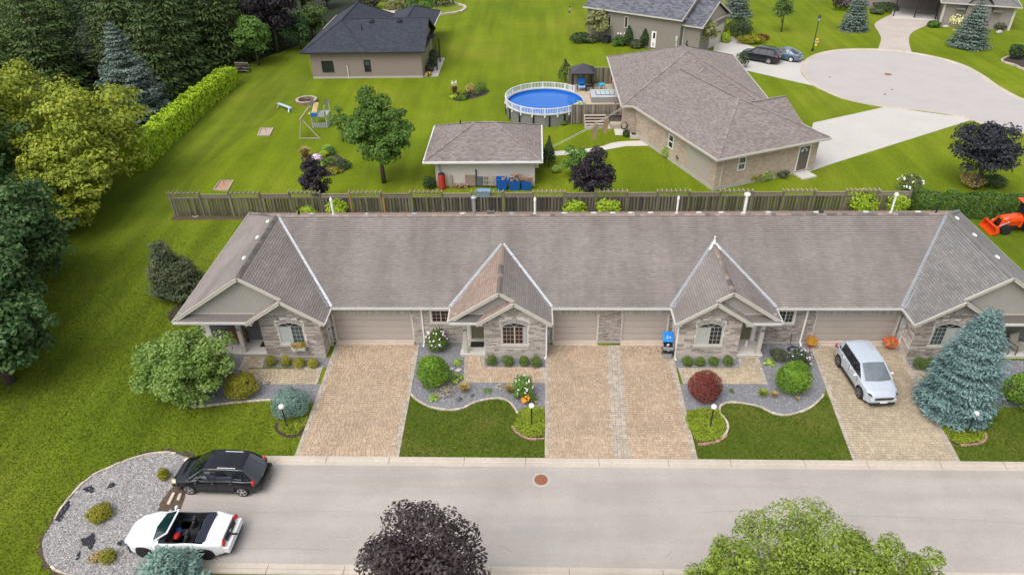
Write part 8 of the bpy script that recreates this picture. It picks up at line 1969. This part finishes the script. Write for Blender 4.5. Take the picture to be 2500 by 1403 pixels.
b2 = smooth(gp([(735,388),(752,378),(790,372),(828,380),(852,402),(846,416),(815,428),(790,430),(762,405)]), 4, True); sheet('flower_bed', b2, .012, GR['mulch'], 'flower bed on the lawn behind the left purple tree', 'planting bed')
for i, (kind, px, py, r, h, lf) in enumerate((('t',1110,232,.55,1.3,'straw'),('s',1149,226,.6,1.0,'straw'),('s',1175,224,.75,1.1,'maple'),('s',1107,239,.5,.35,'lime'),('s',1128,243,.6,.45,'box'),('s',1138,237,.5,.4,'thuja'),('s',1130,231,.5,.4,'gold'),('s',1165,231,.5,.4,'cypress'),
    ('t',747,390,.65,1.4,'straw'),('s',790,380,.55,.5,'lime'),('s',806,376,.55,.6,'maple'),('s',800,366,.5,.5,'hosta'),('s',805,400,.9,.6,'box'),('s',815,420,.8,.4,'gold'),('s',842,410,.7,.6,'thuja'),('s',782,408,.5,.4,'hosta'),('s',775,392,.5,.6,'flower_pink'))):
    lab = ['tall plumed grass in the island bed left of the pool','reddish bush in the island bed left of the pool','green bush at the right end of the island bed','lime mound at the lower left of the island bed','round green mound at the front of the island bed','dark mound in the middle of the island bed','golden mound beside the plumed grass','grey green mound at the right of the island bed',
        'tall tan grass in the bed behind the left purple tree','lime mound in the bed near the lone maple','dark green bush in the bed near the lone maple','pale bush at the back of the maple bed','wide yellow green bush in the maple bed','orange brown groundcover at the front of the maple bed','dark evergreen at the right of the maple bed','pale hosta above the left purple tree','pale flowers above the left purple tree'][i]
    if kind == 't': tuft('ornamental_grass', lab, at(px,py), r, h, lf, 160, 400+i, plume='flower_white' if i == 0 else None)
    else: shrub('border_shrub', lab, at(px,py), r, h, lf, 450, .15, 400+i, tight=.88)
wpl = thing('firewood', 'heap of cut branches at the far end of the golden hedge', 'firewood', P(592,176))
for k in range(16): mb = MB(); mb.cyl((-.8,0,0),(.8,0,0),.07+rnd.uniform(0,.05),n=6); o = part(mb, 'log', GR['deadbark'] if k % 3 == 0 else GR['bark'], wpl, local=True); o.location = (rnd.uniform(-.4,.4),rnd.uniform(-.5,.5),.12+.06*k); o.rotation_euler = (0,rnd.gauss(0,.15),rnd.gauss(.3,.4))
# far lamp, hydrant, person
sl_ = thing('street_lamp', 'dark green lantern street lamp on the far lawn', 'lamp', P(1983,125)); gm_ = pm('dark_green_metal', (.012,.035,.03), .5, .1, 3)
mb = MB(); mb.lathe([(.16,0),(.16,.25),(.09,.4),(.06,.6),(.05,3.7),(.09,3.75),(.09,3.8)], n=10); part(mb, 'post', gm_, sl_, local=True)
mb = MB(); mb.lathe([(.10,3.8),(.2,4.2),(.0,4.2)], n=8); part(mb, 'lantern', pm('lantern_glass', (.35,.42,.42), .2, .05, 3), sl_, local=True); mb = MB(); mb.lathe([(.26,4.2),(.24,4.26),(.08,4.45),(.03,4.6),(0,4.62)], n=8); part(mb, 'lantern_roof', gm_, sl_, local=True)
hy = thing('fire_hydrant', 'yellow fire hydrant beside the far street lamp', 'hydrant', P(1992,112)); ym_ = pm('hydrant_yellow', (.62,.40,.02), .45, .08, 4)
mb = MB(); mb.lathe([(.22,0),(.22,.08),(.15,.12),(.14,.7),(.2,.72),(.2,.8),(.14,.9),(.06,1.0),(0,1.02)], n=12); part(mb, 'barrel', ym_, hy, local=True, smooth=True)
mb = MB(); mb.cyl((-.28,0,.55),(.28,0,.55),.075,n=8); mb.cyl((0,-.28,.52),(0,0,.52),.09,n=8); part(mb, 'outlets', pm('pale_cap', (.6,.6,.55), .4, .05, 4), hy, local=True, kind='stuff')
def person(loc, rz, label):
    t = thing('person', label, 'person', loc, rz)
    J = dict(pel=(0,0,.88), sp=(.02,0,1.08), ch=(.05,0,1.25), nk=(.06,0,1.38), hd=(.09,0,1.47), top=(.10,0,1.56), sL=(.05,.16,1.32), eL=(.16,.22,1.10), wL=(.30,.2,.95), sR=(.05,-.16,1.32), eR=(-.06,-.22,1.08), wR=(-.10,-.22,.86),
             hL=(0,.085,.84), kL=(.20,.09,.47), aL=(.16,.09,.08), tL=(.30,.09,.03), hR=(0,-.085,.84), kR=(-.06,-.09,.46), aR=(-.26,-.09,.13), tR=(-.15,-.09,.02))
    Rr = dict(pel=.125, sp=.105, ch=.125, nk=.05, hd=.085, top=.06, sL=.055, eL=.04, wL=.03, sR=.055, eR=.04, wR=.03, hL=.085, kL=.055, aL=.038, tL=.028, hR=.085, kR=.055, aR=.038, tR=.028)
    E = [('pel','sp'),('sp','ch'),('ch','nk'),('nk','hd'),('hd','top'),('ch','sL'),('sL','eL'),('eL','wL'),('ch','sR'),('sR','eR'),('eR','wR'),('pel','hL'),('hL','kL'),('kL','aL'),('aL','tL'),('pel','hR'),('hR','kR'),('kR','aR'),('aR','tR')]
    for s_ in 'LR':
        w_ = Vector(J['w'+s_]); e_ = (w_-Vector(J['e'+s_])).normalized(); pn = 'p'+s_; J[pn] = tuple(w_+e_*.08); Rr[pn] = .022; E.append(('w'+s_, pn))
        for f_ in range(4): k = f'f{s_}{f_}'; J[k] = tuple(w_+e_*(.14+.012*(1.5-abs(f_-1.5)))+Vector((.016*(f_-1.5),0,-.004))); Rr[k] = .008; E.append((pn, k))
        k = 'th'+s_; J[k] = tuple(w_+e_*.07+Vector((.045,0,0))); Rr[k] = .009; E.append(('w'+s_, k))
    ks = list(J); me = bpy.data.meshes.new('body'); me.from_pydata([J[k] for k in ks], [(ks.index(a), ks.index(b)) for a, b in E], []); me.materials.append(pm('skin', (.42,.26,.19), .6, .05, 5))
    o = bpy.data.objects.new('body', me); col.objects.link(o); o.parent = t
    o.modifiers.new('skin', 'SKIN')
    if not me.skin_vertices: me.attributes.new('skin', 'FLOAT', 'POINT')
    sv = me.skin_vertices[0].data if me.skin_vertices else []
    for k, v in zip(ks, sv): v.radius = (Rr[k], Rr[k]); v.use_root = (k == 'pel')
    sb = o.modifiers.new('sub', 'SUBSURF'); sb.levels = 1; sb.render_levels = 1
    mb = MB(); mb.lathe([(.14,.80),(.15,.92),(.12,1.06),(.145,1.22),(.15,1.3),(.07,1.37)], (.03,0,0), 12); part(mb, 'top_garment', pm('grey_shirt', (.28,.27,.25), .9, .1, 8), t, local=True, smooth=True)
    for sy, kx in ((.085,.11),(-.085,-.03)): mb = MB(); mb.tube([(0,sy,.92),(kx,sy,.62)], [.105,.085], 10); part(mb, 'short_leg', GR['softtop'], t, local=True, smooth=True)
    mb = MB(); mb.sphere((.07,0,1.54),(.105,.095,.10),12,8); mb.sphere((-.02,0,1.42),(.05,.07,.13),10,7); part(mb, 'hair', pm('dark_hair', (.03,.02,.015), .7, .2, 20), t, local=True, smooth=True)
    mb = MB(); mb.sphere((.19,0,1.475),(.02,.014,.02),8,6); part(mb, 'nose', pm('skin2', (.42,.26,.19), .6, .05, 5), t, local=True)
    for sy in (-1,1): mb = MB(); mb.sphere((.168,sy*.032,1.50),.010,6,5); part(mb, 'eye', GR['black'], t, local=True); mb = MB(); mb.sphere((.09,sy*.088,1.475),(.02,.01,.03),6,5); part(mb, 'ear', bpy.data.materials['skin2'], t, local=True)
    mb = MB(); mb.sphere((.172,0,1.435),(.008,.025,.006),6,5); part(mb, 'mouth', GR['rust'], t, local=True)
person(P(1390,42), R(60), 'dark haired person in grey top and dark shorts walking on the far lawn')
# pond and planting beyond the dark roofed house
sheet('pond_lawn', smooth(gp([(1000,25),(1060,38),(1110,32),(1136,22),(1128,14),(1095,6),(1040,4)]), 4, True), .02, LEAF['ggreen'], 'mossy planting beyond the dark roofed house', 'planting bed')
pe = thing('stone_edging', 'curved pale rubble edging round the far planting', 'edging', P(1100,25)); edging(smooth(gp([(1000,30),(1060,38),(1110,33),(1135,24),(1128,15),(1095,6)]), 5), pe, GR['edging'], .55, .25, .5)
mb = MB(); mb.box(-2.4,2.4,-2,2,0,.5); loose(mb, 'far_deck', GR['slatwood'], 'pale wooden platform behind the dark roof', 'deck', P(943,38), 0, .05)
rk = thing('rock_heap', 'heap of pale rocks behind the dark roof', 'rocks', P(948,22)+Vector((0,3,0)))
for k in range(26): mb = MB(); s_ = rnd.uniform(.4,.9); mb.sphere((0,0,0),(s_,s_*.7,s_*.5),7,5); o = part(mb, 'rock', GR['edging'] if k % 2 else GR['concrete'], rk, local=True); o.location = (rnd.uniform(-2.5,3.5),rnd.uniform(-2,5),.3+rnd.uniform(0,1.5)); o.rotation_euler = (rnd.random(),rnd.random(),rnd.random()*3)
for i, (px, py, r, h, lf) in enumerate(((905,22,1.8,2.4,'plum'),(985,22,2.0,2.6,'willow'),(1010,32,1.4,2.2,'mid'),(1035,16,1.8,3.4,'light'),(1083,14,1.9,3.0,'plum'),(1055,36,1.0,.9,'gold'),(960,30,1.4,1.8,'willow'),(1000,12,2.2,3.2,'mid'),(1038,30,1.3,2.2,'light'))):
    shrub('far_shrub', ['dark purple bush above the roof peak', 'olive bush right of the rock heap', 'green bush left of the right roof peak', 'tall bright green bush at the top edge', 'dark purple bush at the top edge by the rubble edging', 'yellow mound inside the rubble edging', 'olive bush beside the wooden platform', 'green bush at the top edge over the roof', 'green bush above the right roof peak'][i], at(px,py), r, h, lf, 1000, .3, 430+i, tight=.84)
# orange tractor at the right edge
TC = thing('tractor', 'orange compact tractor with front loader cut by the right edge', 'tractor', (35.35,47.75,0), PI)
og = pm('tractor_orange', (.75,.075,.01), .35, .06, 3, coat=.4)
mb = MB(); N_ = 8; prof = [(1.15,.62),(.92,.60),(.82,.45),(.80,.28),(.88,.12),(1.05,.06),(1.35,.04)]
mb.grid([[Vector((x,y,z)) for y in (-.85,.85)] for x, z in prof]); mb.grid([[Vector((x-.03,y,z+.0)) for y in (-.85,.85)] for x, z in prof])
for y in (-.85,.85): mb.add([(x,y,z) for x, z in prof]+[(1.15,y,.3)], [tuple(range(len(prof)+1))])
part(mb, 'bucket', og, TC, local=True)
for y in (-.45,.45):
    mb = MB(); mb.beam((.85,y,.35),(.35,y,.95),.09,.16); mb.beam((.35,y,.95),(-.95,y,1.15),.09,.18); part(mb, 'loader_arm', og, TC, local=True)
    mb = MB(); mb.beam((-.8,y,1.1),(-.75,y,.55),.12,.2); mb.beam((.55,y,.75),(.9,y,.5),.05,.05); part(mb, 'loader_bracket', og, TC, local=True, kind='stuff')
    mb = MB(); mb.cyl((.1,y*1.15,.98),(.75,y*1.15,.62),.035,n=8); part(mb, 'hydraulic_ram', GR['metal'], TC, local=True)
mb = MB(); rows = []
for x, w_, z in ((.55,.26,.85),(.45,.32,1.15),(.1,.34,1.28),(-.9,.34,1.36),(-1.0,.33,1.2)): rows.append([Vector((x,-w_,.6)),Vector((x,-w_,z-.12)),Vector((x,-w_*.6,z)),Vector((x,w_*.6,z)),Vector((x,w_,z-.12)),Vector((x,w_,.6))])
mb.grid(rows); mb.add(rows[0],[(0,1,2,3,4,5)]); mb.add(rows[-1],[(5,4,3,2,1,0)]); part(mb, 'bonnet', og, TC, local=True)
mb = MB(); mb.box(.5,.58,-.22,.22,.65,1.0); part(mb, 'grille', bk, TC, local=True); mb = MB(); mb.box(-2.6,.45,-.25,.25,.35,.8); part(mb, 'chassis', GR['iron'], TC, local=True)
for x, r_, w_ in ((.2,.36,.24),(-1.75,.55,.36)):
    for sy in (-1,1):
        y = sy*.62; mb = MB(); mb.lathe([(r_*.55,-w_/2),(r_*.95,-w_/2),(r_,-w_*.3),(r_,w_*.3),(r_*.95,w_/2),(r_*.55,w_/2)], (x,y,r_), 22, axis='Y')
        for k in range(16): t_ = 2*PI*k/16; mb.obox((x+r_*math.cos(t_),y,r_+r_*math.sin(t_)),(.05,w_*.9,.06),ry=-t_)
        wh = part(mb, 'wheel', GR['rubber'], TC, local=True); mb = MB(); mb.lathe([(0,sy*.02),(r_*.5,sy*.04),(r_*.56,sy*w_*.4),(r_*.56,0)], (x,y,r_), 16, axis='Y'); part(mb, 'rim', og, wh, local=True)
for sy in (-1,1): mb = MB(); mb.grid([[Vector((-1.75+.68*math.cos(t_),sy*(.5+.32*k),.58+.66*math.sin(t_))) for k in (0,1)] for t_ in [PI*(.15+.7*j/6) for j in range(7)]]); part(mb, 'mudguard', og, TC, local=True)
mb = MB(); mb.box(-1.7,-1.2,-.26,.26,.8,.95); mb.box(-1.8,-1.65,-.26,.26,.95,1.4); part(mb, 'seat', bk, TC, local=True, bevel=.04)
mb = MB(); mb.tube([(-1.0+.0,.16*math.cos(t_),1.3+.16*math.sin(t_)) for t_ in [j*PI/6 for j in range(13)]], .018, 5); mb.cyl((-1.0,0,1.3),(-.8,0,1.0),.03,n=6); part(mb, 'steering_wheel', bk, TC, local=True)
for sx in (-.95,-2.2):
    for sy in (-1,1): mb = MB(); mb.beam((sx,sy*.5,.8),(sx+.08,sy*.48,2.35),.05,.05); part(mb, 'canopy_post', bk, TC, local=True)
mb = MB(); mb.box(-2.4,-.55,-.62,.62,2.35,2.45); part(mb, 'canopy', og, TC, local=True, bevel=.03)
mb = MB(); mb.box(-.97,-.94,-.45,.45,1.35,2.3); part(mb, 'windscreen', GR['glass'], TC, local=True)
